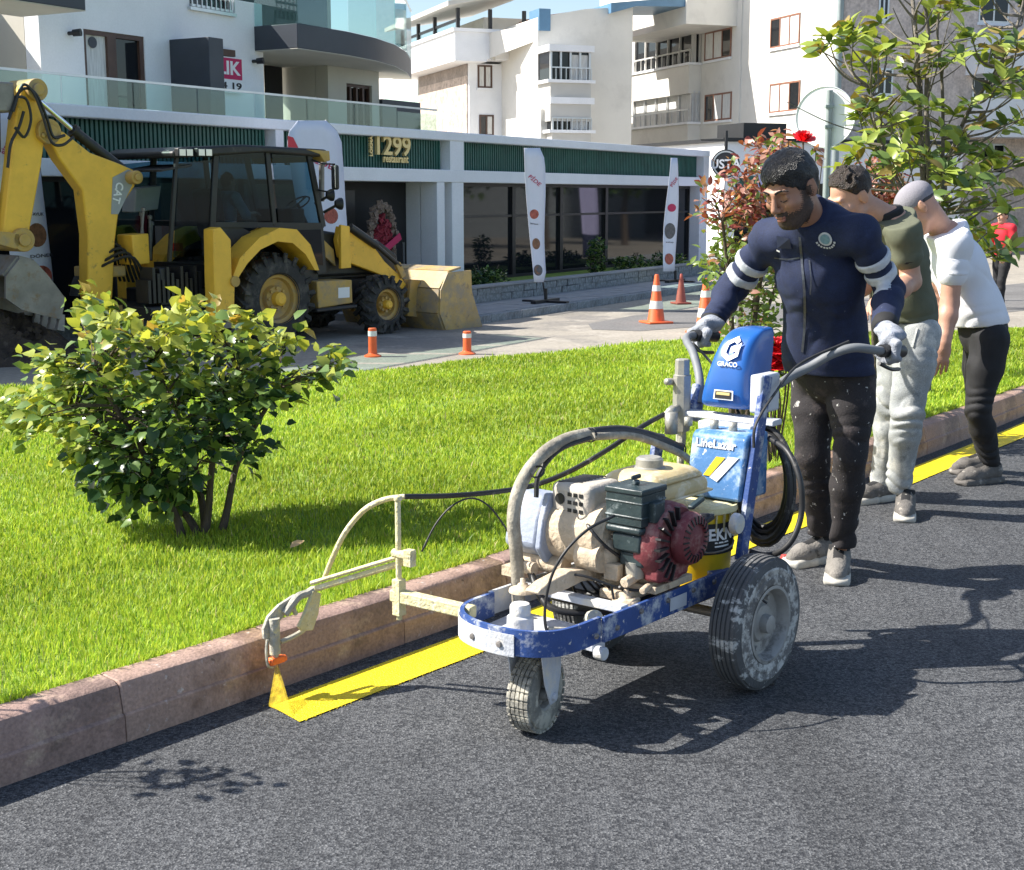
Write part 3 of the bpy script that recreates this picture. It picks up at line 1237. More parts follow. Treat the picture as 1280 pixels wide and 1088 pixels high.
# wall block under the balcony with its window
uW0 = FA.py(410, 110, 2.0)[0]
uW1 = FA.py(474, 120, 2.0)[0]
b_ = MB()
wx0, wz1 = FA.xz(433, 104, 2.0)
wx1 = FA.py(465, 120, 2.0)[0]
b_.box2((uW0, 2.0, 3.1), (wx0, 2.3, zs0 - 0.014)); b_.box2((wx1, 2.0, 3.1), (uW1, 2.3, zs0 - 0.014)); b_.box2((wx0, 2.0, wz1), (wx1, 2.3, zs0 - 0.014))
b_.box2((uW0, 2.31, 3.1), (uW0 + 0.2, 3.6, zs0 - 0.014))
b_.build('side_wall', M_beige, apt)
f = MB()
for q in range(5):
    x = wx0 + (wx1 - wx0) * q / 4
    f.box2((x - 0.03, 2.06, 3.15), (x + 0.03, 2.14, wz1 - 0.06))
f.box2((wx0, 2.06, wz1 - 0.058), (wx1, 2.14, wz1 - 0.002))
o = f.build('window', M_brown, apt)
p = MB(); p.box2((wx0, 2.15, 3.15), (wx1, 2.17, wz1 - 0.06)); p.build('pane', M_pane, o)
b_ = MB()
u, z = FA.xz(340, 92, 3.1)
b_.box2((u - 0.25, 3.05, 3.1), (u + 0.25, 3.09, z + 0.15))
b_.build('recess_door', M_black, apt)
# dark cladding and glass at the right end of the terrace
uC0, zC = FA.xz(475, 124, 2.0)
uC1 = FA.py(523, 124, 2.0)[0]
b_ = MB()
b_.box2((uC0 + 0.01, 1.95, 3.1), (uC1, 2.2, zC))
b_.build('dark_cladding', M_charcoal, apt)
b_ = MB()
b_.box2((uC0 + 0.2, 2.0, zC + 0.003), (uC1, 2.03, zC + 0.38))
b_.build('glass_panel', M_glass_green, apt)

# glass railing along the parapet
rail = thing('glass_railing', 'long green glass railing along the restaurant roof terrace', 'railing', FA.w(0, 0.3, ZT), FA.deg)
x = UL
i = 0
while x < -1.6:
    g = MB()
    w = 1.35
    zt_ = 0.40 if x < -3 else 0.33
    g.box2((-w / 2 + 0.012, -0.008, 0.01), (w / 2 - 0.012, 0.008, zt_))
    o = g.build('glass_panel', M_glass_green, rail)
    o.location = (x + w / 2, 0, 0)
    x += w
    i += 1
g = MB()
g.box2((UL, -0.02, 0.402), (x, 0.02, 0.435))
g.build('handrail', M_alu, rail)

# for-rent banner behind the partition
bn = thing('rent_banner', 'crimson and white banner with big letters half hidden by the dark partition', 'banner', FA.w(*[(xa(300, 118)[0]), YA - 0.08, xa(300, 118)[1]]), FA.deg)
ztop = xa(300, 74)[1] - xa(300, 118)[1]
WB = 0.98
b_ = MB(); b_.box2((-WB, -0.005, 0), (0.02, 0.0, ztop)); b_.build('sheet', M_whiteprint, bn)
b_ = MB(); b_.box2((-WB + 0.03, -0.008, ztop * 0.38), (-0.03, -0.0055, ztop * 0.97)); b_.build('red_field', M_crimson, bn)
vs, fs = text_mesh('ALIK', 0.4, 0.001, 0.012)
hv = max(v[0] for v in vs) - min(v[0] for v in vs)
b_ = MB(); b_.mesh([(-WB / 2 + v[0] * (WB - 0.14) / hv, -0.0105 + v[1], ztop * 0.675 + v[2] * ztop * 1.3) for v in vs], fs); b_.build('lettering', M_whiteprint, bn)
vs, fs = text_mesh('5 14 19', 0.2, 0.001, 0.006)
hv = max(v[0] for v in vs) - min(v[0] for v in vs)
b_ = MB(); b_.mesh([(-WB / 2 + v[0] * (WB - 0.1) / hv, -0.0085 + v[1], ztop * 0.19 + v[2] * ztop * 1.25) for v in vs], fs); b_.build('phone_number', M_blackprint, bn)
b_ = MB(); b_.box2((-0.55, -0.02, ztop + 0.01), (-0.2, 0.04, ztop + 0.12)); b_.build('banner_awning', M_brown, bn)  # small dark awning above the banner


# ---------------------------------------------------------------- blocks of flats behind
def window_on(parent, P, ex, ez, n_, w, h, curtain=None, nfr=3, mfr=None, sill=True, pane=None, deep=0.12):
    """window centred at P; ex along the wall, n_ outward normal"""
    ex, n_, P = Vector(ex), Vector(n_), Vector(tuple(map(float, P)))
    ez = Vector((0, 0, 1))
    Mx = Matrix((ex, n_, ez)).transposed()
    f = MB()

    def bx(mbx, x0, x1, y0, y1, z0, z1):
        c = P + ex * (x0 + x1) / 2 + n_ * (y0 + y1) / 2 + ez * (z0 + z1) / 2
        mbx.box(c, (x1 - x0, y1 - y0, z1 - z0), Mx)
    t = 0.07
    for k in range(nfr + 1):
        x = -w / 2 + (w - t) * k / nfr
        bx(f, x, x + t, -0.02, 0.03, -h / 2, h / 2)
    bx(f, -w / 2 + 0.001, w / 2 - 0.001, -0.018, 0.028, h / 2 - t, h / 2)
    bx(f, -w / 2 + 0.001, w / 2 - 0.001, -0.018, 0.028, -h / 2, -h / 2 + t)
    o = f.build('window', mfr or M_woodframe, parent, world=True)
    p = MB()
    bx(p, -w / 2 + 0.01, w / 2 - 0.01, 0.001, 0.006, -h / 2 + 0.01, h / 2 - 0.01)
    p.build('pane', pane or M_pane, o, world=True)
    if curtain:
        for k in range(nfr):
            if (k + int(abs(P.x) * 3 + abs(P.z))) % 4 == 3:
                continue
            x = -w / 2 + (w - t) * k / nfr + t
            p = MB()
            bx(p, x + 0.01, x + (w - t) / nfr - t - 0.01, 0.0065, 0.012, -h / 2 + t, h / 2 - t)
            p.build('curtain', M_curtain, o, world=True)
    if sill:
        r = MB()
        bx(r, -w / 2 - 0.05, w / 2 + 0.05, 0.0, 0.07, -h / 2 - 0.1, -h / 2 - 0.003)
        r.build('sill', M_white, o, world=True)
    return o


def ac_unit(P, ex, n_, label):
    ex, n_, P = Vector(ex), Vector(n_), Vector(tuple(map(float, P)))
    Mx = Matrix((ex, n_, Vector((0, 0, 1)))).transposed()
    t = thing('air_conditioner', label, 'air conditioner', P, 0, 'air conditioners on the far flats')
    b = MB(); b.box(P + n_ * 0.2, (0.95, 0.38, 0.72), Mx); b.build('case', M_offwhite, t, bevel=0.03, world=True)
    b = MB(); b.lathe([(0.02, 0.0), (0.27, 0.0), (0.29, 0.02), (0.24, 0.025), (0.02, 0.02)], P + n_ * 0.395 - ex * 0.1, n_, 18); b.build('fan_grille', M_greywall, t, world=True)
    b = MB(); b.box(P + n_ * 0.1 - Vector((0, 0, 0.4)), (0.8, 0.4, 0.05), Mx); b.build('bracket', M_alu, t, world=True)


# --- middle block
Pm = at(587, 245, 60.0)
MF = Frame((Pm[0], Pm[1], Z_STREET), 20)
mid = thing('apartment_building', 'pale block of flats with a stone clad end and a glazed roof terrace', 'building', MF.o, MF.deg)
exB, nB = Vector(MF.x), Vector(-MF.y)
exA, nA = Vector(MF.y), Vector(-MF.x)
zTop = MF.px(587, 43, 0.0)[2]
zPar0 = MF.px(587, 79, 0.0)[2]
yLeft = MF.px(522, 100, 0.0)[1]
xB1 = MF.py(627, 100, 0.0)[0]
yC = MF.px(672, 100, xB1)[1]
xD1 = MF.py(790, 100, yC)[0]
b_ = MB()
b_.box2((0, 0, 0), (xB1, yLeft, zPar0))
b_.build('end_wall', M_white, mid)
b_ = MB()
b_.box2((-0.06, 0.15, 0), (-0.003, yLeft - 0.3, MF.px(587, 94, 0.0)[2]))
b_.build('stone_panel', M_stonewall, mid)
b_ = MB()
b_.box2((-0.05, 0.15, MF.px(587, 94, 0.0)[2] + 0.003), (-0.003, yLeft - 0.3, zPar0 - 0.01))
b_.build('stone_band', M_stonedark, mid)
zMain = MF.py(640, 38, 0.0)[2]
b_ = MB()
ztD0 = MF.py(672, 22, yC)[2]
ztD1 = MF.py(790, 8, yC)[2]
b_.prism([(xB1, yC, 0), (xD1, yC, 0), (xD1, yC, ztD1), (xB1 + 2, yC, ztD0 + 0.4), (xB1, yC, ztD0)], (0, 25, 0))
b_.build('wall', M_offwhite, mid)
# overhanging upper part of the recess between the end wall and the front
b_ = MB()
zo = MF.py(640, 72, yC * 0.35)[2]
b_.prism([(0.6, yC * 0.30, zo), (xB1 - 0.003, yC * 0.9, zo + 0.4), (xB1 - 0.003, yC * 0.9, ztD0 - 0.2), (0.6, yC * 0.30, MF.py(612, 40, yC * 0.3)[2])], (0.01, 8, 0))
b_.build('upper_overhang', M_offwhite, mid)
b_ = MB()
b_.box2((-0.9, -0.9, zPar0), (0.5, yLeft + 1.5, zTop))
b_.box2((0.5, -0.9, zPar0 + 0.1), (2.6, 2, zTop))
b_.build('terrace_parapet', M_white, mid)
b_ = MB()
b_.box2((-1.0, -1.0, zTop + 0.003), (2.7, yLeft + 1.6, zTop + 0.14))
b_.build('parapet_cap', M_white, mid)
# glass room on the roof terrace
zR = MF.px(585, 14, 0.0)[2]
grm = MB()
for x, y in ((-0.7, -0.7), (-0.7, yLeft * 0.33), (-0.7, yLeft * 0.66), (-0.7, yLeft), (2.2, -0.7), (0.7, -0.7)):
    grm.box2((x - 0.07, y - 0.07, zTop + 0.14), (x + 0.07, y + 0.07, zR))
grm.box2((-0.72, -0.72, zR - 0.5), (-0.6, yLeft, zR - 0.4))
gr_o = grm.build('terrace_frame', M_black, mid)
b_ = MB()
b_.box2((-0.69, -0.55, zTop + 0.15), (-0.67, yLeft, zR - 0.52)); b_.build('terrace_glazing', M_glass_clear, mid)
b_ = MB()
b_.box2((1.0, 1.0, zTop + 0.15), (6.0, yLeft, zR - 0.1)); b_.build('roof_storey', M_offwhite, mid)
b_ = MB()
b_.prism([(-1.3, -1.3, zR), (-1.3, yLeft + 1, zR), (3.0, yLeft + 1, zR + 0.9), (3.0, -1.3, zR + 0.9)], (0, 0, 0.18))
b_.build('terrace_roof', M_greywall, mid)
b_ = MB()
b_.prism([(2.6, -1.0, zR - 0.35), (6.8, -1.4, zR + 0.35), (6.8, 1.5, zR + 0.35), (2.6, 2.0, zR - 0.35)], (0, 0, 0.1))
b_.build('awning', M_rooftile, mid)
# roof sheets
b_ = MB()
zc_ = MF.py(678, 8, yC)[2]
b_.box2((xB1 + 0.02, yC - 0.1, ztD0 - 0.5), (xB1 + 0.5, yC + 1.0, zc_ - 0.1)); b_.build('roof_chimney', M_roofblue, mid)
b_ = MB()
b_.prism([(xB1 + 3.0, yC - 0.3, MF.py(703, 15, yC)[2]), (xD1, yC - 0.3, MF.py(790, 9, yC)[2]), (xD1 + 14, yC - 0.3, MF.py(860, -4, yC)[2]), (xD1 + 14, yC - 0.3, MF.py(860, -14, yC)[2] + 1), (xB1 + 3.0, yC - 0.3, MF.py(703, 2, yC)[2])], (0, 3, 0))
b_.build('roof', M_roofblue, mid)
# narrow windows on the end wall front
for x0, y0, x1, y1 in ((597, 82, 615, 110), (599, 144, 617, 170)):
    a = MF.py(x0, y1, 0.0); b = MF.py(x1, y0, 0.0)
    c = MF.w((a[0] + b[0]) / 2, -0.01, (a[2] + b[2]) / 2)
    window_on(mid, c, exB, None, nB, b[0] - a[0], b[2] - a[2], True, 2, M_brown)
# two glazed balcony bays
for x0, y0, x1, y1 in ((688, 66, 739, 100), (690, 131, 739, 163)):
    yb = yC - 1.3
    a = MF.py(x0, y1, yb); b = MF.py(x1, y0, yb)
    body = MB()
    body.box2((a[0], yb, a[2] - 1.55), (b[0], yC - 0.003, a[2] - 0.1))
    bb = body.build('balcony', M_greywall, mid)
    s = MB()
    s.box2((a[0] - 0.15, yb - 0.12, a[2] - 0.097), (b[0] + 0.15, yC - 0.003, a[2] + 0.02)); s.box2((a[0] - 0.1, yb - 0.1, b[2] + 0.003), (b[0] + 0.1, yC - 0.003, b[2] + 0.25))
    s.build('slab_edge', M_white, bb)
    s = MB()
    for q in range(5):
        xx = a[0] + (b[0] - a[0] - 0.08) * q / 4
        s.box2((xx, yb + 0.02, a[2] + 0.02), (xx + 0.08, yb + 0.1, b[2]))
    s.box2((a[0], yb - 0.06, a[2] + 0.45), (b[0], yb - 0.02, a[2] + 0.5))
    for q in range(9):
        xx = a[0] + (b[0] - a[0]) * q / 8
        s.box2((xx - 0.015, yb - 0.055, a[2] + 0.02), (xx + 0.015, yb - 0.025, a[2] + 0.45))
    s.build('railing', M_alu, bb)
    s = MB()
    s.box2((a[0] + 0.02, yb + 0.12, a[2] + 0.02), (b[0] - 0.02, yb + 0.15, b[2]))
    s.box2((a[0] + 0.02, yb + 0.16, a[2] + 0.02), (a[0] + 0.05, yC - 0.01, b[2]))
    s.build('pane', M_pane, bb)
    s = MB()
    s.box2((a[0] + (b[0] - a[0]) * 0.55, yb + 0.105, a[2] + 0.05), (b[0] - 0.1, yb + 0.118, b[2] - 0.1))
    s.build('curtain', M_curtain, bb)
for k, (x, y, lb) in enumerate(((688, 108, 'white air conditioner topmost of the four beside the far balconies'), (688, 123, 'white air conditioner second from top beside the far balconies'), (682, 149, 'white air conditioner third from top beside the far balconies'), (682, 163, 'white air conditioner lowest of the four, just above the restaurant roof'))):
    a = MF.py(x, y, yC - 0.02)
    ac_unit(MF.w(a[0], yC - 0.3, a[2]), exB, nB, lb)
b_ = MB()
a0 = MF.py(616, 45, -0.95); a1 = MF.py(616, 76, -0.95)
b_.cyl((a0[0], -0.97, a0[2]), (a1[0], -0.97, a1[2]), 0.1, n=8)
b_.build('drainpipe', M_greywall, mid)

# --- right block, bright wall facing the sun, stone clad front
Pr = at(1043, 245, 52.0)
RF = Frame((Pr[0], Pr[1], Z_STREET), 20)
rgt = thing('apartment_building', 'bright white block of flats with brown framed windows and a stone clad side', 'building', RF.o, RF.deg)
exA2, nA2 = Vector(RF.y), Vector(-RF.x)
exB2, nB2 = Vector(RF.x), Vector(-RF.y)
yL = RF.px(862, 100, 0.0)[1]
b_ = MB()
b_.box2((0, 0, 0), (30, yL + 10, 24))
b_.build('wall', M_offwhite, rgt)
b_ = MB()
b_.box2((0.02, -0.12, 0), (9.2, -0.003, 24))
b_.build('stone_front', mat('stone_front', (0.66, 0.56, 0.50), 0.9, var=0.2, vscale=1.2, bump=0.5, bscale=8, spots=[((0.50, 0.42, 0.37), 3.2, 0.5, 0.62)], fine=0.16, fscale=10), rgt)  # paler copy of the stone cladding: light on this shaded side put into colour
for x0, y0, x1, y1 in ((883, 35, 917, 76), (883, 114, 917, 153), (963, 17, 1001, 60), (962, 100, 1001, 142), (883, -46, 917, -3), (962, 186, 1001, 228)):
    a = RF.px(x0, y1 - 1, 0.0); b = RF.px(x1, y0 + 1, 0.0)
    am = RF.px((x0 + x1) / 2, y1 - 2, 0.0); bm_ = RF.px((x0 + x1) / 2, y0 + 3, 0.0)
    c = RF.w(-0.085 if x0 < 925 else -0.01, (a[1] + b[1]) / 2, (am[2] + bm_[2]) / 2)
    window_on(rgt, c, -exA2, None, nA2, abs(a[1] - b[1]), bm_[2] - am[2], True, 3)
# pilaster line
b_ = MB()
a = RF.px(925, 100, 0.0)
b_.box2((-0.07, a[1] - 0.1, 0), (-0.002, yL, 23.9))
b_.build('wall_step', M_offwhite, rgt)
# loggias at the left end
yb1, yb0 = RF.px(788, 100, -0.65)[1], RF.px(861, 100, -0.65)[1]
for x0, y0, y1, yp in ((790, 50, 92, 128), (790, 125, 163, 200)):
    z1 = RF.px(825, y0 - 6, -0.65)[2]
    z0 = RF.px(825, y1 - 4, -0.65)[2]
    zp = RF.px(825, yp - 6, -0.65)[2]
    b_ = MB()
    b_.box2((-0.65, yb0, zp), (-0.003, yb1, z0))
    bb = b_.build('balcony', M_offwhite, rgt)
    b_ = MB()
    b_.box2((-0.73, yb0 - 0.1, z0 + 0.003), (-0.003, yb1 + 0.1, z0 + 0.1))
    b_.build('slab_edge', M_white, bb)
    b_ = MB()
    b_.box2((-0.40, yb0 + 0.05, z0 + 0.1), (-0.35, yb1, z1))
    b_.box2((-0.35, yb0 + 0.05, z0 + 0.1), (-0.003, yb0 + 0.09, z1))
    b_.build('pane' if y0 < 100 else 'curtain', M_pane if y0 < 100 else M_curtain, bb)
    b_ = MB()
    for q in range(6):
        yy = yb0 + 0.05 + (yb1 - yb0 - 0.15) * q / 5
        b_.box2((-0.50, yy, z0 + 0.1), (-0.41, yy + 0.08, z1))
    for q in range(3):
        b_.box2((-0.41 + 0.22 * q, yb0 - 0.01, z0 + 0.1), (-0.33 + 0.22 * q, yb0 + 0.045, z1))
    b_.box2((-0.65, yb0, z0 + 0.6), (-0.59, yb1, z0 + 0.66))
    for q in range(12):
        yy = yb0 + (yb1 - yb0) * q / 11
        b_.box2((-0.64, yy - 0.015, z0 + 0.1), (-0.60, yy + 0.015, z0 + 0.6))
    b_.build('railing', M_alu if y0 > 100 else M_greywall, bb)
zt0 = RF.px(825, 38, -2.4)[2]
b_ = MB()
b_.prism([(-2.4, RF.px(858, 10, -2.4)[1], zt0), (-2.4, RF.px(770, 40, -2.4)[1], zt0), (-2.4, RF.px(770, 12, -2.4)[1], zt0 + 1.6), (-2.4, RF.px(858, 0, -2.4)[1], zt0 + 3.4)], (2.39, 0, 0))
b_.build('upper_balcony', M_offwhite, rgt)
# dark windows on the stone front, seen through the tree
for x0, y0, x1, y1 in ((1097, -20, 1112, 26), (1094, 86, 1116, 119), (1222, -10, 1262, 28), (1214, 96, 1246, 126), (1225, 180, 1256, 218)):
    a = RF.py(x0, y1, -0.12); b = RF.py(x1, y0, -0.12)
    window_on(rgt, RF.w((a[0] + b[0]) / 2, -0.14, (a[2] + b[2]) / 2), exB2, None, nB2, b[0] - a[0], b[2] - a[2], False, 2, M_alu)
for y0 in (60, 140):
    a = RF.py(1232, y0, -1.2)
    b_ = MB()
    b_.box2((a[0], -1.2, a[2] - 0.9), (a[0] + 8, -0.123, a[2] + 0.5))
    b_.build('front_balcony', M_white, rgt)
b_ = MB()
b_.cyl((-0.12, -0.2, 0), (-0.12, -0.2, 24), 0.08, n=8)
b_.build('drainpipe', M_charcoal, rgt)

# --- next shop beyond the restaurant
Ps = at(905, 245, 46.0)
SF = Frame((Ps[0], Ps[1], Z_STREET), 20)
shop = thing('shop', 'low pale blue shop with a black roof edge beyond the restaurant', 'shop', SF.o, SF.deg)
zs = SF.py(960, 178, 0.0)[2]
x1_ = SF.py(1016, 200, 0.0)[0]
b_ = MB(); b_.box2((0, 0, 0), (x1_ + 6, 8, zs)); b_.build('wall', M_white, shop)
b_ = MB(); b_.box2((-0.15, -0.15, zs + 0.003), (x1_ + 6.1, 8, zs + 0.12)); b_.build('roof_edge', M_black, shop)
b_ = MB(); a = SF.py(960, 172, 0.0); b_.box2((a[0] - 0.8, 0.2, zs + 0.123), (a[0] + 0.8, 2, zs + 0.62)); b_.build('roof_box', M_black, shop)
b_ = MB(); a = SF.py(924, 224, 0.0); b2 = SF.py(952, 230, 0.0); b_.box2((a[0], -0.05, b2[2] - 0.3), (b2[0], -0.003, a[2] + 0.1)); b_.build('green_band', M_green, shop)
b_ = MB(); b_.box2((0.4, -0.02, 0.2), (x1_ + 4, -0.004, 2.4)); b_.build('window', M_pane, shop)

# round black hanging sign at the corner of the restaurant
a = FA.xz(907, 205, -0.6)
hs_ = thing('hanging_sign', 'round black hanging sign on a bracket at the far corner of the restaurant', 'sign', FA.w(a[0], -0.6, a[1]), FA.deg)
RR = abs(FA.xz(907, 187, -0.6)[1] - a[1])
b_ = MB(); b_.lathe([(0.001, -0.06), (RR * 0.86, -0.06), (RR, -0.04), (RR, 0.04), (RR * 0.86, 0.06), (0.001, 0.06)], (0, 0, 0), (-1, -0.35, 0), 28); b_.build('disc', M_black, hs_, smooth=40)
b_ = MB(); b_.lathe([(RR * 0.9, 0.045), (RR * 0.9, 0.065), (RR * 0.8, 0.065), (RR * 0.8, 0.045)], (0, 0, 0), (-1, -0.35, 0), 28, True); b_.build('rim', M_alu, hs_)
b_ = MB(); put_text(b_, 'USTA', 0.34, (-0.075, -0.02, -0.02), (0.35, -1, 0), (0, 0, 1), 0.006, 0.008); b_.build('lettering', M_whiteprint, hs_)
b_ = MB(); b_.cyl((0, 0, RR), (0, 0, RR + 0.5), 0.05, n=8); b_.bar((0, 0, RR + 0.25), (-0.3, 0.62, RR + 0.25), 0.04, 0.04); b_.build('bracket', M_black, hs_)

# ================================================================== backhoe loader
BH = Frame((-3.14, 18.8, Z_STREET), 48.3)
M_cy = mat('digger_yellow', (0.88, 0.50, 0.05), 0.5, var=0.12, vscale=3, spots=[((0.33, 0.19, 0.05), 5, 0.60, 0.74), ((0.20, 0.14, 0.08), 16, 0.68, 0.76)], bump=0.05, bscale=20)
M_cy2 = mat('digger_yellow_dusty', (0.52, 0.33, 0.09), 0.65, var=0.2, vscale=4, spots=[((0.34, 0.255, 0.15), 4, 0.48, 0.66), ((0.14, 0.10, 0.07), 10, 0.66, 0.74)], bump=0.15, bscale=25)
M_dk = mat('digger_black', (0.018, 0.018, 0.019), 0.5, var=0.3, vscale=6, spots=[((0.10, 0.085, 0.07), 7, 0.62, 0.8)])
M_tyre = mat('tyre_rubber', (0.035, 0.034, 0.033), 0.85, var=0.25, vscale=5, spots=[((0.13, 0.115, 0.095), 5, 0.5, 0.72)], bump=0.2, bscale=40)
M_steel = mat('worn_steel', (0.24, 0.22, 0.205), 0.5, 0.4, var=0.25, vscale=4, spots=[((0.22, 0.15, 0.09), 6, 0.55, 0.7)])
M_chrome = mat('chrome_rod', (0.75, 0.75, 0.76), 0.15, 1.0, var=0.03)
M_greyplate = mat('grey_plate', (0.33, 0.34, 0.35), 0.6, var=0.1, vscale=5)
M_lamp = mat('lamp_lens', (0.75, 0.76, 0.76), 0.1, 0.3, var=0.05)
M_redlens = mat('red_lens', (0.4, 0.02, 0.015), 0.2, var=0.05)
M_mud = mat('dark_soil', (0.055, 0.040, 0.030), 0.95, var=0.4, vscale=6, bump=0.9, bscale=22, spots=[((0.11, 0.085, 0.065), 9, 0.55, 0.7)])

dig = thing('backhoe_loader', 'yellow backhoe loader with black cab, parked along the restaurant front', 'backhoe loader', BH.o, BH.deg)


def b2(pts, d):
    return [(BH.xz(x, y, d)[0], d, BH.xz(x, y, d)[1]) for x, y in pts]


def plate(name, pts, d, th, m, bevel=0.015, parent=dig, smooth=None):
    b = MB()
    b.prism(b2(pts, d), (0, th, 0))
    return b.build(name, m, parent, bevel=bevel, smooth=smooth)


def tractor_wheel(cx, cy, cz, r, w, rim_r, lugs, label=None, inner=1):
    """wheel standing in the xz plane, its outer side at cy, width w going inwards (inner = +1 towards +y)"""
    g = inner
    b = MB()
    rw = r - 0.045
    b.lathe([(rim_r, 0.03 * g), (rim_r + 0.03, 0.0), (rw - 0.10, 0.0), (rw - 0.02, 0.05 * g), (rw, 0.12 * g), (rw, (w - 0.12) * g), (rw - 0.02, (w - 0.05) * g), (rw - 0.1, w * g), (rim_r + 0.03, w * g), (rim_r, (w - 0.03) * g)], (0, 0, 0), (0, 1, 0), 36)
    for k in range(lugs):
        a = 2 * math.pi * k / lugs
        for s in (0, 1):
            aa = a + (math.pi / lugs if s else 0)
            y0, y1 = ((0.01 * g, w * 0.52 * g) if s == 0 else (w * 0.48 * g, (w - 0.01) * g))
            da = 0.75 * math.pi / lugs
            if s == 0:
                p = [(aa + da, y0), (aa - da, y1)]
            else:
                p = [(aa - da, y0), (aa + da, y1)]
            A, B = [Vector((math.cos(t) * (rw + 0.012), y, math.sin(t) * (rw + 0.012))) for t, y in p]
            b.bar(A, B, 0.055, 0.07, up=(math.cos(aa), 0, math.sin(aa)))
            # shoulder block running down the sidewall
            ye = y0 if s == 0 else y1
            te = p[0][0] if s == 0 else p[1][0]
            b.bar((math.cos(te) * (rw + 0.02), ye, math.sin(te) * (rw + 0.02)), (math.cos(te) * (rw - 0.09), ye, math.sin(te) * (rw - 0.09)), 0.05, 0.03, up=(0, 1, 0))
    wh = b.build('wheel', M_tyre, dig, smooth=35)
    wh.location = (cx, cy, cz)
    if label:
        wh['label'] = label
    b = MB()
    b.lathe([(rim_r + 0.012, 0.01 * g), (rim_r + 0.01, 0.06 * g), (rim_r - 0.04, 0.07 * g), (rim_r - 0.06, 0.13 * g), (rim_r * 0.55, 0.16 * g), (rim_r * 0.5, 0.09 * g), (rim_r * 0.34, 0.075 * g), (0.001, 0.07 * g)], (0, 0, 0), (0, 1, 0), 32)
    for k in range(8):
        a = 2 * math.pi * k / 8
        q = (math.cos(a) * rim_r * 0.43, 0.085 * g, math.sin(a) * rim_r * 0.43)
        b.cyl(q, (q[0], 0.05 * g, q[2]), 0.022, n=6)
    b.build('rim', M_cy2, wh, smooth=35)
    b = MB()
    b.lathe([(rim_r * 0.3, 0.07 * g), (rim_r * 0.28, -0.01 * g), (rim_r * 0.18, -0.035 * g), (0.001, -0.035 * g)], (0, 0, 0), (0, 1, 0), 20)
    b.build('hub', M_cy, wh, smooth=35)
    return wh


rw_ = tractor_wheel(0.02, 0.0, 0.625, 0.625, 0.42, 0.33, 20)
lw_ = tractor_wheel(0.02, 1.95, 0.625, 0.625, 0.42, 0.33, 20, inner=-1)
fw_ = tractor_wheel(2.07, 0.05, 0.43, 0.43, 0.33, 0.225, 16)
gw_ = tractor_wheel(2.07, 1.9, 0.43, 0.43, 0.33, 0.225, 16, inner=-1)
# chassis
b = MB()
b.box2((-1.5, 0.62, 0.42), (2.3, 1.35, 0.80)); b.box2((-0.2, 0.3, 0.5), (0.25, 1.65, 0.72)); b.box2((1.9, 0.3, 0.35), (2.25, 1.6, 0.52)); b.box2((1.2, 0.66, 0.80), (2.55, 1.30, 1.05))
b.build('chassis', M_dk, dig, bevel=0.02)
# engine hood
b = MB()
h0 = BH.xz(406, 285, 0.55)
b.prism([(0.95, 0.56, 0.85), (2.75, 0.56, 0.85), (2.75, 0.56, 1.12), (2.35, 0.56, 1.36), (0.95, 0.56, 1.56)], (0, 0.86, 0))
b.build('engine_hood', M_dk, dig, bevel=0.04)
# fenders
fo = [(290, 349), (300, 323), (325, 297), (350, 285), (371, 287), (388, 306), (399, 338)]
fi = [(394, 338), (382, 318), (366, 304), (347, 302), (326, 312), (309, 330), (297, 349)]
for d0 in (-0.08, 1.58):
    b = MB()
    A = [BH.xz(x, y, -0.08) for x, y in fo]
    Bq = [BH.xz(x, y, -0.08) for x, y in fi][::-1]
    for i in range(len(A) - 1):
        p = [(A[i][0], d0, A[i][1]), (A[i + 1][0], d0, A[i + 1][1]), (Bq[i + 1][0], d0, Bq[i + 1][1]), (Bq[i][0], d0, Bq[i][1])]
        b.prism(p, (0, 0.46, 0))
    b.build('fender', M_cy, dig)
# side tank and step
plate('side_tank', [(396, 352), (440, 350), (441, 379), (398, 386)], 0.12, 0.5, M_cy2)
plate('step', [(396, 387), (447, 381), (447, 385), (397, 391)], 0.02, 0.5, M_dk)
plate('tank_sticker', [(423, 360), (437, 359), (437, 372), (423, 373)], 0.115, 0.004, M_whiteprint, bevel=0)
# stabiliser leg on both sides
for d0 in (-0.12, 1.9):
    A = [BH.xz(x, y, -0.12) for x, y in ((267, 287), (276, 284), (289, 300), (290, 345), (294, 348), (293, 400), (270, 402), (268, 345))]
    b = MB()
    b.prism([(p[0], d0, p[1]) for p in A], (0, 0.22, 0))
    o = b.build('stabiliser', M_cy, dig, bevel=0.015)
    A = [BH.xz(x, y, -0.12) for x, y in ((262, 404), (299, 402), (303, 409), (258, 411))]
    b = MB()
    b.prism([(p[0], d0 - 0.08, p[1]) for p in A], (0, 0.38, 0))
    b.build('stabiliser_foot', M_steel, o)
    p = BH.xz(293, 352, -0.12)
    b = MB(); b.cyl((p[0], d0 - 0.03, p[1]), (p[0], d0 + 0.26, p[1]), 0.07, n=14); b.build('pin', M_cy2, o, smooth=40)

# cab
CAB0, CAB1 = 0.28, 1.72            # near and far side
roof = [(212, 190), (226, 184), (300, 181), (404, 187), (409, 192), (408, 197), (330, 191), (214, 198)]
A = [BH.xz(x, y, CAB0) for x, y in roof]
b = MB(); b.prism([(p[0], CAB0 - 0.06, p[1]) for p in A], (0, CAB1 - CAB0 + 0.12, 0)); b.build('cab_roof', M_dk, dig, bevel=0.03)
A = [BH.xz(x, y, CAB0) for x, y in ((379, 187), (408, 189), (409, 201), (402, 203), (396, 193))]
b = MB(); b.prism([(p[0], CAB0 - 0.066, p[1]) for p in A], (0, CAB1 - CAB0 + 0.132, 0)); b.build('roof_corner', M_cy2, dig, bevel=0.01)


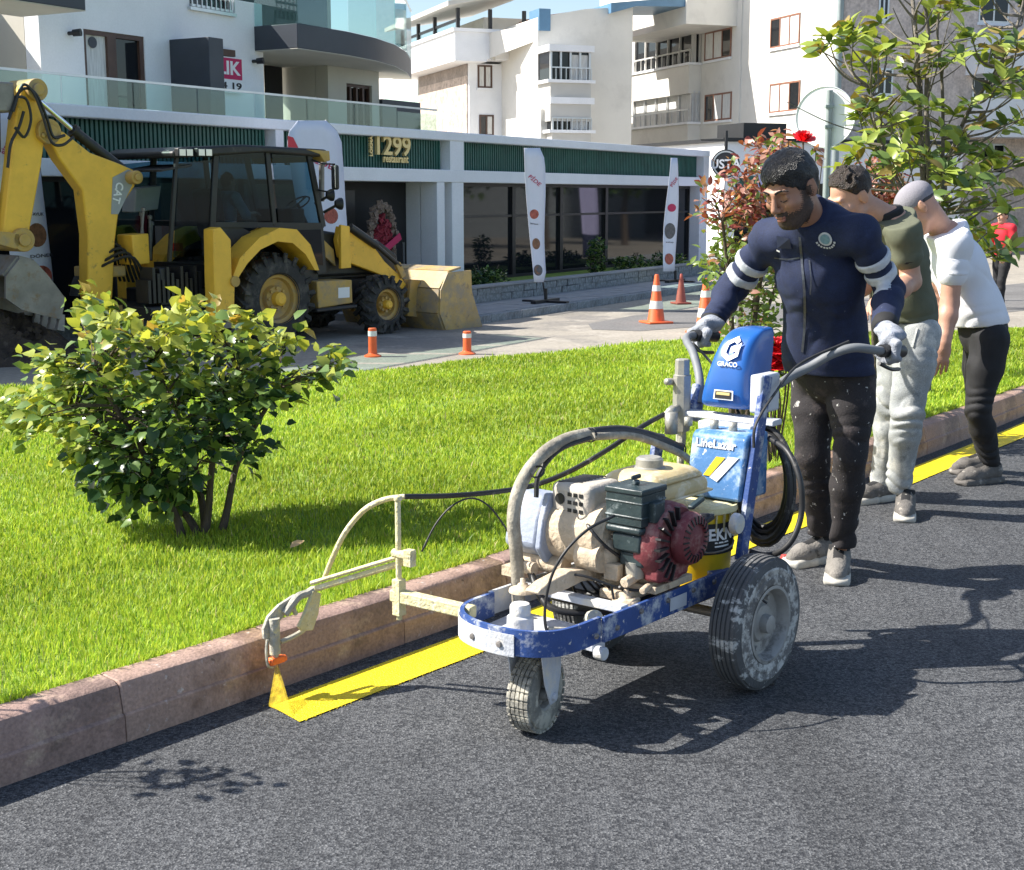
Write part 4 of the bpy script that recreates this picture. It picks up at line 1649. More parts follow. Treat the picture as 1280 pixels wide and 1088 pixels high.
def pillar(name, x0, y0, x1, y1, w, m=M_dk):
    for d in (CAB0, CAB1 - 0.05):
        a, c = BH.xz(x0, y0, CAB0), BH.xz(x1, y1, CAB0)
        b = MB()
        b.bar((a[0], d + 0.025, a[1]), (c[0], d + 0.025, c[1]), 0.05, w, up=(1, 0, 0))
        b.build(name, m, dig, bevel=0.008)


pillar('cab_pillar', 222, 195, 213, 328, 0.05)
pillar('cab_pillar', 271, 190, 264, 330, 0.085)
pillar('cab_pillar', 335, 190, 344, 282, 0.075)
pillar('cab_pillar', 387, 192, 405, 284, 0.085)
for d in (CAB0, CAB1 - 0.05):
    a, c = BH.xz(264, 281, CAB0), BH.xz(405, 282, CAB0)
    b = MB(); b.bar((a[0], d + 0.026, a[1]), (c[0], d + 0.026, c[1]), 0.046, 0.07); b.build('door_sill', M_dk, dig)
# lower cab side: black panel and a dark lower door pane
plate('cab_side', [(263, 283), (300, 283), (330, 300), (300, 330), (266, 330)], CAB0 + 0.03, 0.02, M_dk, 0)
plate('cab_side', [(263, 283), (300, 283), (330, 300), (300, 330), (266, 330)], CAB1 - 0.05, 0.02, M_dk, 0)
plate('lower_door', [(352, 284), (404, 284), (408, 340), (398, 343), (384, 316), (366, 296)], CAB0 + 0.01, 0.02, M_dk, 0)
plate('door_pane', [(365, 288), (401, 287), (404, 332), (396, 330), (386, 312)], CAB0 + 0.0, 0.006, M_pane, 0)
for nm, pts in (('side_window', [(276, 194), (332, 191), (341, 277), (268, 277)]), ('side_window', [(341, 193), (383, 195), (401, 279), (350, 279)]), ('rear_quarter_window', [(225, 204), (267, 200), (261, 320), (218, 322)])):
    A = [BH.xz(x, y, CAB0) for x, y in pts]
    for d in (CAB0 + 0.02, CAB1 - 0.03):
        b = MB()
        b.prism([(p[0], d, p[1]) for p in A], (0, 0.008, 0))
        b.build(nm, M_glass_cab, dig)
# cab floor, seat, dashboard, steering wheel
p = BH.xz(268, 330, CAB0)
fz = BH.xz(300, 330, CAB0)[1]
b = MB(); b.box2((p[0], CAB0 + 0.06, fz - 0.3), (BH.xz(400, 300, CAB0)[0], CAB1 - 0.06, fz)); b.build('cab_floor', M_dk, dig)
sx0 = BH.xz(262, 300, 0.8)[0]
b = MB(); b.box((sx0 + 0.42, 1.0, fz + 0.30), (0.5, 0.52, 0.14)); b.box((sx0 + 0.16, 1.0, fz + 0.66), (0.14, 0.5, 0.66), (0, -8, 0)); b.box((sx0 + 0.42, 1.0, fz + 0.12), (0.3, 0.3, 0.24)); b.build('seat', M_dk, dig, bevel=0.03)
b = MB(); b.box2((BH.xz(385, 270, CAB0)[0] - 0.02, 0.6, fz), (BH.xz(400, 270, CAB0)[0], 1.4, fz + 0.72)); b.build('dashboard', M_dk, dig, bevel=0.03)
b = MB()
c_ = Vector((BH.xz(372, 262, 1.0)[0], 1.0, fz + 0.78))
b.lathe([(0.19, 0.012), (0.205, 0), (0.19, -0.012), (0.178, 0)], c_, (-0.55, 0, 0.83), 20, True); b.cyl(c_, c_ + Vector((0.2, 0, -0.35)), 0.025, n=8); b.box(c_, (0.36, 0.03, 0.02), (0, -33, 0))
b.build('steering_wheel', M_black, dig)
# rear work lights and rear roof visor
for k in range(4):
    p = BH.xz(221 + k * 12, 191, CAB0 - 0.02)
    b = MB(); b.box((p[0], CAB0 - 0.09 + 0.05 * (k % 2), p[1]), (0.12, 0.1, 0.11)); o = b.build('work_light', M_dk, dig, bevel=0.015)
    b = MB(); b.box((p[0], CAB0 - 0.143 + 0.05 * (k % 2), p[1]), (0.09, 0.006, 0.08)); b.build('lens', M_lamp, o)
plate('visor', [(202, 212), (240, 205), (240, 208), (202, 215)], CAB0, 0.9, M_dk, 0.005)
# exhaust stack, mirror, front lights
a, c = BH.xz(402, 252, 0.75), BH.xz(402, 207, 0.75)
b = MB(); b.cyl((a[0], 0.75, a[1]), (c[0], 0.75, c[1]), 0.04, n=12); b.cyl((c[0], 0.75, c[1]), (c[0] + 0.05, 0.75, c[1] + 0.06), 0.04, 0.045, n=12); b.build('exhaust', M_steel, dig, smooth=40)
a = BH.xz(390, 200, CAB0)
m0, m1 = BH.xz(419, 222, 0.05), BH.xz(404, 205, 0.1)
b = MB()
b.tube([(a[0], CAB0, a[1]), (m1[0], 0.1, m1[1]), (m0[0], 0.05, m0[1] + 0.18)], 0.012, 6)
b.tube([(BH.xz(398, 238, CAB0)[0], CAB0, BH.xz(398, 238, CAB0)[1]), (m0[0] - 0.1, 0.08, m0[1] - 0.2), (m0[0], 0.05, m0[1] - 0.14)], 0.012, 6)
b.build('mirror_arm', M_dk, dig)
b = MB(); b.box((m0[0], 0.05, m0[1]), (0.07, 0.2, 0.34), (0, 0, -25)); o = b.build('mirror', M_dk, dig, bevel=0.03)
b = MB(); b.box((m0[0] - 0.034, 0.045, m0[1]), (0.006, 0.16, 0.28), (0, 0, -25)); b.build('mirror_glass', M_chrome, o)
for x, y in ((413, 244), (424, 255)):
    p = BH.xz(x, y, 0.3)
    b = MB(); b.lathe([(0.001, -0.07), (0.05, -0.06), (0.085, 0.0), (0.085, 0.04), (0.001, 0.045)], (p[0], 0.3, p[1]), (1, -0.5, 0), 16); o = b.build('headlight', M_dk, dig, smooth=40)
    b = MB(); b.lathe([(0.001, 0.05), (0.075, 0.047)], (p[0], 0.3, p[1]), (1, -0.5, 0), 16); b.build('lens', M_lamp, o)
    b = MB(); b.cyl((p[0], 0.3, p[1]), (p[0] - 0.12, 0.5, p[1] - 0.12), 0.02, n=6); b.build('bracket', M_dk, o)
# loader arms
arm = [(425, 283), (437, 287), (468, 309), (481, 327), (500, 345), (508, 356), (503, 362), (487, 350), (474, 343), (440, 330), (426, 322), (422, 300)]
A = [BH.xz(x, y, 0.42) for x, y in arm]
for d0 in (0.42, 1.46):
    b = MB(); b.prism([(p[0], d0, p[1]) for p in A], (0, 0.1, 0)); o = b.build('loader_arm', M_cy, dig, bevel=0.012)
A = [BH.xz(x, y, 0.40) for x, y in ((424, 281), (435, 283), (437, 335), (424, 336))]
for d0 in (0.36, 1.54):
    b = MB(); b.prism([(p[0], d0, p[1]) for p in A], (0, 0.055, 0)); b.build('loader_post', M_cy, dig, bevel=0.01)
A = [BH.xz(x, y, 0.45) for x, y in ((408, 300), (420, 312), (423, 333), (410, 322))]
b = MB(); b.prism([(p[0], 0.5, p[1]) for p in A], (0, 0.06, 0)); b.build('side_guard', M_cy2, dig, bevel=0.01)
for d0 in (0.40, 1.56):
    a, c, e = BH.xz(437, 284, 0.4), BH.xz(470, 307, 0.4), BH.xz(500, 333, 0.4)
    b = MB(); b.cyl((a[0], d0, a[1]), (c[0], d0, c[1]), 0.06, n=12); b.cyl((c[0], d0, c[1]), (e[0], d0, e[1]), 0.035, n=10); b.build('tilt_cylinder', M_dk, dig, smooth=40)
    b = MB(); b.box((e[0], d0, e[1] - 0.06), (0.1, 0.06, 0.24), (0, -30, 0)); b.build('tilt_link', M_cy2, dig, bevel=0.01)
# front bucket: curved shell with two cheek plates
ck = [(560, 341), (589, 338), (590, 365), (604, 412), (558, 414), (550, 392), (551, 363)]
YB0, YB1 = -0.16, 2.08
A = [BH.xz(x, y, YB0) for x, y in ck]
sh = [(578, 336), (563, 341), (552, 362), (550, 392), (558, 414), (604, 412)]
S = [BH.xz(x, y, YB0) for x, y in sh]
b = MB()
for i in range(len(S) - 1):
    p, q = S[i], S[i + 1]
    n_ = Vector((q[1] - p[1], 0, p[0] - q[0])).normalized() * 0.03
    b.prism([(p[0], YB0 + 0.03, p[1]), (q[0], YB0 + 0.03, q[1]), (q[0] + n_.x, YB0 + 0.03, q[1] + n_.z), (p[0] + n_.x, YB0 + 0.03, p[1] + n_.z)], (0, YB1 - YB0 - 0.06, 0))
M_bkt = mat('bucket_worn', (0.46, 0.32, 0.12), 0.6, var=0.2, vscale=4, spots=[((0.30, 0.25, 0.18), 3, 0.45, 0.6), ((0.16, 0.12, 0.09), 7, 0.6, 0.7)], bump=0.2, bscale=25)
bk = b.build('front_bucket', M_bkt, dig)
for d0 in (YB0, YB1 - 0.028):
    b = MB(); b.prism([(p[0], d0, p[1]) for p in A], (0, 0.028, 0)); b.build('cheek_plate', M_steel if d0 > 1 else M_bkt, bk)
b = MB()
for yy in (0.35, 1.5):
    p = S[2]
    b.box((p[0] - 0.1, yy, p[1] - 0.15), (0.22, 0.05, 0.55), (0, 8, 0)); b.box((p[0] - 0.1, yy + 0.14, p[1] - 0.15), (0.22, 0.05, 0.55), (0, 8, 0))
b.build('bucket_lugs', M_cy2, bk)
b = MB(); p = S[5]
b.box2((p[0] - 0.16, YB0 + 0.01, p[1] - 0.02), (p[0] + 0.03, YB1 - 0.01, p[1] + 0.012)); b.build('cutting_edge', M_steel, bk)

# rear frame with swing post, levers, dark clutter
b = MB(); b.box2((-1.95, 0.1, 0.45), (-1.25, 1.85, 0.62)); b.box2((-1.7, 0.25, 0.62), (-1.55, 0.4, 1.1)); b.box2((-1.7, 1.5, 0.62), (-1.55, 1.65, 1.1)); b.build('rear_frame', M_dk, dig, bevel=0.015)
b = MB()
for z in (0.55, 1.05):
    b.box((-2.12, 0.95, z), (0.5, 0.42, 0.14))
b.cyl((-2.2, 0.95, 0.42), (-2.2, 0.95, 1.2), 0.11, n=14)
b.build('swing_post', M_cy2, dig, bevel=0.02)
plate('control_box', [(165, 294), (186, 292), (188, 330), (168, 332)], 0.6, 0.35, M_cy)
plate('rear_console', [(170, 236), (202, 232), (198, 262), (168, 266)], 1.2, 0.3, M_greyplate)
b = MB()
for k, (x0, y0, x1, y1) in enumerate(((172, 300, 175, 262), (180, 298, 178, 268), (195, 320, 194, 272), (200, 322, 202, 280), (206, 326, 205, 300))):
    a, c = BH.xz(x0, y0, 0.8), BH.xz(x1, y1, 0.8)
    b.tube([(a[0], 0.72 + 0.1 * k, a[1]), (c[0], 0.72 + 0.1 * k, c[1])], 0.018, 6)
    b.lathe([(0.001, -0.035), (0.03, -0.02), (0.03, 0.02), (0.001, 0.035)], (c[0], 0.72 + 0.1 * k, c[1]), (0, 0, 1), 8)
b.build('control_levers', M_steel, dig)
b = MB()
for q in range(12):
    b.box2((-1.9 + 0.07 * q, 0.22, 0.66), (-1.86 + 0.07 * q, 0.5, 0.95 + 0.08 * ((q * 5) % 3)))
b.build('valve_bank', M_dk, dig)
b = MB()
for k in range(7):
    y = 0.55 + 0.1 * k
    b.tube(curve_pts([(-1.7, y, 0.9), (-2.0, y - 0.1, 1.25 + 0.05 * k), (-2.35, 0.9 + 0.04 * k, 1.0), (-2.45, 0.95 + 0.03 * k, 0.75)], 6), 0.018, 6)
b.build('swing_hoses', M_dk, dig)

# boom, dipper and rear bucket
YB = 0.72
boom = [(57, 167), (60, 163), (80, 165), (113, 191), (150, 205), (168, 213), (169, 233), (149, 262), (144, 303), (141, 371), (137, 385), (115, 385), (110, 366), (110, 293), (103, 238), (75, 200)]
plate('boom', boom, YB, 0.22, M_cy, 0.02)
plate('boom_plate', [(141, 222), (160, 212), (166, 214), (165, 232), (148, 268), (139, 268)], YB - 0.006, 0.005, M_greyplate, 0)
b = MB()
p0, p1 = BH.xz(146, 250, YB), BH.xz(149, 234, YB)
vs, fs = text_mesh('CAT', 0.3, 0.004, 0.006)
hv = max(v[0] for v in vs) - min(v[0] for v in vs)
pc = BH.xz(146.5, 241, YB)
d_ = Vector((BH.xz(144, 252, YB)[0] - BH.xz(149, 230, YB)[0], 0, BH.xz(144, 252, YB)[1] - BH.xz(149, 230, YB)[1]))
kk = d_.length / hv * 1.15
dx = d_.normalized()
dz = Vector((-dx.z, 0, dx.x))
b.mesh([Vector((pc[0], YB - 0.012, pc[1])) + dx * v[0] * kk + dz * v[2] * kk * 1.1 + Vector((0, v[1], 0)) for v in vs], fs)
b.build('boom_lettering', M_whiteprint, dig)
stick = [(27, 112), (33, 105), (44, 106), (51, 116), (57, 165), (52, 207), (36, 296), (28, 308), (12, 305), (4, 292), (14, 206), (21, 138)]
plate('dipper', stick, YB - 0.08, 0.20, M_cy, 0.02)
for x, y, r in ((39, 113, 0.13), (54, 165, 0.15), (22, 300, 0.14), (45, 170, 0.05), (163, 222, 0.085)):
    p = BH.xz(x, y, YB)
    b = MB(); b.cyl((p[0], YB - 0.16, p[1]), (p[0], YB + 0.4, p[1]), r, n=18); b.cyl((p[0], YB - 0.19, p[1]), (p[0], YB - 0.16, p[1]), r * 0.55, n=14); b.build('pivot_pin', M_cy2, dig, smooth=40, bevel=0.01)
# cylinders
a, c, e = BH.xz(47, 118, YB), BH.xz(97, 162, YB), BH.xz(160, 212, YB)
b = MB(); b.cyl((a[0], YB + 0.12, a[1]), (c[0], YB + 0.12, c[1]), 0.032, n=12); b.build('cylinder_rod', M_chrome, dig, smooth=40)
b = MB(); b.cyl((c[0], YB + 0.12, c[1]), (e[0], YB + 0.12, e[1]), 0.066, n=14); b.cyl((c[0], YB + 0.12, c[1]), (c[0] + (e[0] - c[0]) * 0.06, YB + 0.12, c[1] + (e[1] - c[1]) * 0.06), 0.085, n=14); b.build('dipper_cylinder', M_dk, dig, smooth=40)
a, c, e = BH.xz(-4, 120, YB), BH.xz(-3, 190, YB), BH.xz(-6, 290, YB)
b = MB(); b.cyl((a[0], YB + 0.06, a[1]), (c[0], YB + 0.06, c[1]), 0.065, n=14); b.build('bucket_cylinder', M_dk, dig, smooth=40)
b = MB(); b.cyl((c[0], YB + 0.06, c[1]), (e[0], YB + 0.06, e[1]), 0.034, n=12); b.build('cylinder_rod', M_chrome, dig, smooth=40)
b = MB()
for pts, y in (([(0, 150), (12, 118), (24, 112), (36, 122), (48, 150), (56, 172), (70, 170)], -0.2), ([(4, 140), (16, 108), (30, 118), (42, 148), (52, 178), (66, 182), (80, 172)], -0.22), ([(10, 160), (22, 172), (30, 150), (24, 125), (10, 122)], -0.16), ([(2, 210), (6, 180), (16, 160), (22, 140)], -0.14), ([(40, 120), (50, 140), (66, 152), (84, 162), (100, 172), (130, 196), (160, 216)], 0.42)):
    b.tube(curve_pts([(BH.xz(x, y_, YB)[0], YB + y, BH.xz(x, y_, YB)[1]) for x, y_ in pts], 5), 0.018, 6)
b.build('hydraulic_hoses', M_dk, dig)
b = MB(); p = BH.xz(-6, 122, YB)
b.box((p[0], YB, p[1]), (0.3, 0.36, 0.34)); b.build('cylinder_bracket', M_steel, dig, bevel=0.02)
plate('bucket_link', [(-14, 288), (24, 292), (28, 304), (20, 312), (-14, 302)], YB - 0.16, 0.10, M_cy2, 0.01)
bkt = [(12, 322), (28, 326), (46, 345), (68, 374), (63, 398), (40, 393), (14, 386), (-6, 372), (-6, 345)]
Sx = [BH.xz(x, y, YB) for x, y in bkt]
b = MB()
b.prism([(p[0], YB - 0.25, p[1]) for p in Sx], (0, 0.035, 0)); b.prism([(p[0], YB + 0.42, p[1]) for p in Sx], (0, 0.035, 0))
for i in (0, 1, 2, 8):
    p, q = Sx[i], Sx[(i + 1) % 9]
    n_ = Vector((q[1] - p[1], 0, p[0] - q[0])).normalized() * -0.03
    b.prism([(p[0], YB - 0.214, p[1]), (q[0], YB - 0.214, q[1]), (q[0] + n_.x, YB - 0.214, q[1] + n_.z), (p[0] + n_.x, YB - 0.214, p[1] + n_.z)], (0, 0.632, 0))
b.build('rear_bucket', M_steel, dig)
b = MB()
for k in range(4):
    p, q = Sx[3], Sx[4]
    y = YB - 0.2 + k * 0.19
    b.box((q[0] + 0.02, y, q[1] - 0.04), (0.1, 0.07, 0.2), (0, 15, 0), (0.6, 0.4))
tag(b.build('bucket_teeth', M_steel, dig), kind='stuff')
# rear lights
p = BH.xz(232, 275, CAB0)
b = MB(); b.box((p[0], CAB0 + 0.2, p[1] - 0.35), (0.06, 0.16, 0.1)); b.build('tail_light', M_redlens, dig)

# heap of dug soil under the rear bucket
def heap(name, label, c, rx, ry, h, seed, m, n=38):
    rr = random.Random(seed)
    P, Fc = [], []
    for i in range(n + 1):
        for j in range(n + 1):
            u, v = -1 + 2 * i / n, -1 + 2 * j / n
            r = math.sqrt(u * u + v * v)
            z = h * max(0, 1 - r) ** 0.8 * (1 + 0.35 * math.sin(u * 7 + 1.3 * v * 5) * math.sin(v * 6 - u)) + (rr.uniform(-0.035, 0.035) if r < 0.97 else 0) - (0.04 if r > 0.97 else 0)
            P.append((u * rx, v * ry, z))
    for i in range(n):
        for j in range(n):
            Fc.append((i * (n + 1) + j, (i + 1) * (n + 1) + j, (i + 1) * (n + 1) + j + 1, i * (n + 1) + j + 1))
    b = MB()
    b.mesh(P, Fc)
    for k in range(160):
        u, v = rr.gauss(0, 0.4), rr.gauss(0, 0.4)
        r = math.hypot(u, v)
        if r > 1.15:
            continue
        s = rr.uniform(0.03, 0.11)
        b.box((u * rx, v * ry, h * max(0, 1 - r) ** 0.8 + s * 0.1), (s, s * 0.8, s * 0.7), (rr.uniform(0, 360), rr.uniform(0, 360), 0), (0.6, 0.7))
    o = b.build(name, m, None)
    o.location = c
    return tag(o, label, 'soil heap')


pc_ = gp(22, 452, Z_STREET)
heap('soil_heap', 'dark heap of dug soil below the rear bucket of the backhoe', (pc_[0] - 0.35, pc_[1] + 0.2, Z_STREET), 1.05, 0.9, 0.72, 4, M_mud)

# ================================================================== line striping machine
MA = Frame((0.521, 4.305, 0.0), 230.7)
DUST = (0.60, 0.52, 0.40)
M_frame_blue = mat('frame_blue', (0.030, 0.075, 0.25), 0.5, var=0.15, vscale=10, spots=[((0.50, 0.53, 0.57), 14, 0.51, 0.66), ((0.62, 0.60, 0.56), 45, 0.62, 0.68)], bump=0.1, bscale=90)
M_frame_dust = mat('frame_dusty', (0.50, 0.52, 0.56), 0.7, var=0.15, vscale=12, spots=[((0.68, 0.62, 0.50), 9, 0.5, 0.66), ((0.10, 0.14, 0.28), 24, 0.66, 0.72)], bump=0.2, bscale=90)
M_hood = mat('hood_blue', (0.012, 0.10, 0.37), 0.36, var=0.10, vscale=6, coat=0.4, spots=[((0.16, 0.28, 0.52), 8, 0.62, 0.8)])
M_panel = mat('panel_blue', (0.055, 0.17, 0.38), 0.5, var=0.15, vscale=9, spots=[((0.46, 0.55, 0.64), 9, 0.52, 0.70), ((0.70, 0.72, 0.72), 38, 0.62, 0.68)], bump=0.08, bscale=90)
M_beige_e = mat('dusty_engine', (0.52, 0.42, 0.30), 0.75, var=0.22, vscale=14, spots=[((0.26, 0.19, 0.13), 14, 0.58, 0.72), ((0.72, 0.64, 0.52), 22, 0.60, 0.70)], bump=0.35, bscale=70)
M_tank = mat('tank_cream', (0.60, 0.47, 0.24), 0.55, var=0.15, vscale=10, spots=[((0.74, 0.66, 0.50), 12, 0.52, 0.68), ((0.36, 0.28, 0.15), 30, 0.66, 0.74)], bump=0.1, bscale=60)
M_muff = mat('muffler_dusty', (0.50, 0.45, 0.38), 0.7, var=0.2, vscale=18, bump=0.2, bscale=80)
M_air = mat('airbox_dark', (0.022, 0.038, 0.042), 0.42, var=0.25, vscale=12, spots=[((0.30, 0.34, 0.34), 12, 0.58, 0.72), ((0.6, 0.6, 0.58), 60, 0.66, 0.70)], bump=0.1, bscale=60)
M_maroon = mat('starter_maroon', (0.16, 0.028, 0.035), 0.6, var=0.25, vscale=14, spots=[((0.34, 0.22, 0.19), 14, 0.50, 0.72)], bump=0.15, bscale=70)
M_pumpgrey = mat('gearbox_blue_grey', (0.29, 0.33, 0.42), 0.6, var=0.15, vscale=14, spots=[((0.50, 0.51, 0.53), 12, 0.52, 0.68), ((0.55, 0.46, 0.34), 9, 0.60, 0.72)], bump=0.15, bscale=70)
M_wtyre = mat('painted_tyre', (0.085, 0.086, 0.088), 0.8, var=0.25, vscale=14, spots=[((0.46, 0.46, 0.44), 26, 0.56, 0.63)], bump=0.2, bscale=80, stretch=(1, 0.35, 1))
M_wtyre_side = mat('painted_sidewall', (0.14, 0.135, 0.13), 0.75, var=0.3, vscale=14, spots=[((0.50, 0.49, 0.46), 20, 0.46, 0.58), ((0.62, 0.60, 0.56), 50, 0.60, 0.66)], bump=0.2, bscale=80)
M_rim = mat('dusty_rim', (0.34, 0.33, 0.31), 0.55, 0.2, var=0.2, vscale=16, spots=[((0.16, 0.15, 0.14), 12, 0.58, 0.7)])
M_caster = mat('caster_tyre', (0.22, 0.21, 0.18), 0.85, var=0.25, vscale=20, spots=[((0.48, 0.45, 0.37), 18, 0.46, 0.6)], bump=0.25, bscale=80)
M_hose_d = mat('hose_black', (0.02, 0.02, 0.021), 0.5, var=0.3, vscale=20, spots=[((0.22, 0.21, 0.19), 14, 0.62, 0.76)])
M_hose_g = mat('hose_dusty', (0.25, 0.225, 0.18), 0.8, var=0.3, vscale=16, spots=[((0.46, 0.42, 0.33), 12, 0.48, 0.64)], bump=0.2, bscale=90)
M_cream = mat('paint_caked_cream', (0.64, 0.57, 0.32), 0.7, var=0.15, vscale=14, spots=[((0.72, 0.68, 0.52), 20, 0.52, 0.66), ((0.30, 0.27, 0.20), 26, 0.64, 0.72)], bump=0.4, bscale=70)
M_caked = mat('paint_caked_grey', (0.42, 0.40, 0.33), 0.75, var=0.2, vscale=16, spots=[((0.66, 0.58, 0.30), 16, 0.54, 0.66), ((0.20, 0.19, 0.17), 20, 0.62, 0.72)], bump=0.4, bscale=70)
M_orange = mat('orange_guard', (0.85, 0.16, 0.03), 0.5, var=0.2, vscale=30)
M_filter = mat('filter_steel', (0.34, 0.33, 0.29), 0.45, 0.35, var=0.15, vscale=14, spots=[((0.50, 0.46, 0.36), 12, 0.55, 0.7)])
M_yel = mat('pail_yellow', (0.72, 0.50, 0.02), 0.4, var=0.1, vscale=8, spots=[((0.50, 0.36, 0.08), 20, 0.66, 0.74)])
M_greygrip = mat('grip_grey', (0.17, 0.18, 0.19), 0.6, var=0.2, vscale=12)
M_ctrl = mat('control_grey', (0.52, 0.54, 0.58), 0.5, var=0.08, vscale=8)

ls = thing('line_striping_machine', 'blue line striping machine with a dusty petrol engine and paint-smeared wheels on the road', 'line painting machine', MA.o, MA.deg)


def m3(x, y, ym):
    p = MA.py(x, y, ym)
    return (p[0], p[1], p[2])


# frame: flat band bent round the front, cross bar and mounting plate
def band(path, z0, z1, th):
    b = MB()
    n = len(path)
    P = []
    for i, p in enumerate(path):
        a = Vector(path[max(i - 1, 0)])
        c = Vector(path[min(i + 1, n - 1)])
        t = (c - a).normalized()
        q = Vector((-t.y, t.x)) * th
        P.append((Vector(p), Vector(p) - q))
    vs = []
    for o, i_ in P:
        vs += [(o.x, o.y, z0), (o.x, o.y, z1), (i_.x, i_.y, z1), (i_.x, i_.y, z0)]
    fs = []
    for i in range(n - 1):
        for k in range(4):
            fs.append((i * 4 + k, (i + 1) * 4 + k, (i + 1) * 4 + (k + 1) % 4, i * 4 + (k + 1) % 4))
    fs += [(0, 1, 2, 3), tuple((n - 1) * 4 + k for k in (3, 2, 1, 0))]
    b.mesh(vs, fs)
    return b


front = curve_pts([(0.62, 0.155), (0.74, 0.152), (0.815, 0.125), (0.865, 0.045), (0.87, -0.08), (0.83, -0.18), (0.75, -0.235), (0.62, -0.245)], 5)
front = [(p[0], p[1]) for p in front]
left_rail = band([(-0.06, 0.155), (0.2, 0.155), (0.62, 0.155)], 0.272, 0.345, -0.012)
o = left_rail.build('side_rail', M_frame_blue, ls, bevel=0.002)
band([(-0.06, -0.245), (0.62, -0.245)], 0.272, 0.345, 0.012).build('side_rail', M_frame_dust, ls, bevel=0.002)
band(front, 0.272, 0.345, 0.012).build('front_bow', M_frame_blue, ls, smooth=40)
fr2 = [(p[0] + 0.003, p[1]) for p in front if p[1] < 0.06]
band(fr2, 0.270, 0.332, -0.003).build('dusty_front_plate', M_frame_dust, ls, smooth=40)
b = MB()
for k, (x, y) in enumerate(((0.878, 0.0), (0.872, -0.1))):
    b.lathe([(0.001, 0.006), (0.008, 0.005), (0.01, 0.0)], (x, y, 0.30), (1, 0, 0), 10)
tag(b.build('frame_bolts', M_steel, ls), kind='stuff')
b = MB()
b.bar((0.49, -0.235, 0.335), (0.49, 0.145, 0.335), 0.035, 0.022)
b.build('cross_bar', M_frame_dust, ls, bevel=0.003)
b = MB(); b.bar((-0.04, -0.235, 0.31), (-0.04, 0.145, 0.31), 0.05, 0.05); b.build('cross_bar', M_frame_blue, ls, bevel=0.003)
b = MB()
b.prism([(0.52, -0.22, 0.268), (0.52, 0.08, 0.268), (0.74, 0.10, 0.268), (0.83, 0.02, 0.268), (0.835, -0.10, 0.268), (0.77, -0.2, 0.268)], (0, 0, -0.006))
b.build('caster_plate', M_frame_dust, ls)
b = MB(); b.lathe([(0.001, 0.09), (0.026, 0.088), (0.03, 0.08), (0.03, 0.055), (0.038, 0.05), (0.04, 0.0), (0.001, 0.0)], (0.70, -0.07, 0.272), (0, 0, 1), 18); b.build('caster_spindle', M_frame_dust, ls, smooth=40)
b = MB(); b.cyl((0.62, 0.14, 0.24), (0.62, 0.17, 0.24), 0.02, n=10); b.box((0.60, 0.11, 0.255), (0.06, 0.05, 0.03)); b.build('lock_lug', M_frame_dust, ls, bevel=0.003)
b = MB()
b.tube(curve_pts([(0.66, 0.0, 0.29), (0.60, 0.05, 0.285), (0.54, 0.09, 0.30), (0.52, 0.10, 0.31)], 5), 0.006, 6)
b.lathe([(0.006, 0.012), (0.026, 0.012), (0.026, -0.012), (0.006, -0.012)], (0.545, 0.075, 0.305), (0.4, 0.7, 0.3), 14, True)
b.build('caster_cable', M_caked, ls)
b = MB(); b.box2((-0.24, -0.24, 0.262), (0.12, 0.15, 0.27)); b.build('platform', M_yel, ls)


def small_wheel(name, c, r, w, rim_r, grooves, m_t, blocks=0, yaw=0):
    b = MB()
    prof = [(rim_r, -w * 0.42), (rim_r + 0.012, -w * 0.5), (r - 0.035, -w * 0.5), (r - 0.012, -w * 0.44)]
    for g in range(grooves):
        y0 = -w * 0.42 + w * 0.84 * g / grooves
        y1 = -w * 0.42 + w * 0.84 * (g + 0.72) / grooves
        rr_ = r - 0.007 * abs((g + 0.5) / grooves * 2 - 1) ** 2
        prof += [(rr_ - 0.005, y0), (rr_, y0 + 0.001), (rr_, y1), (rr_ - 0.005, y1 + 0.001)]
    prof += [(r - 0.012, w * 0.44), (r - 0.035, w * 0.5), (rim_r + 0.012, w * 0.5), (rim_r, w * 0.42)]
    b.lathe(prof, (0, 0, 0), (0, 1, 0), 56)
    if blocks:
        for k in range(blocks):
            a = 2 * math.pi * k / blocks
            for j in range(5):
                y = (-0.36 + 0.18 * j) * w
                b.box((math.cos(a) * (r - 0.001), y, math.sin(a) * (r - 0.001)), (0.008, w * 0.14, 2 * math.pi * r / blocks * 0.7), Matrix.Rotation(-a, 3, 'Y'))
    wh = b.build(name, m_t, ls, smooth=32)
    wh.location = c
    wh.rotation_euler = (0, 0, R(yaw))
    return wh


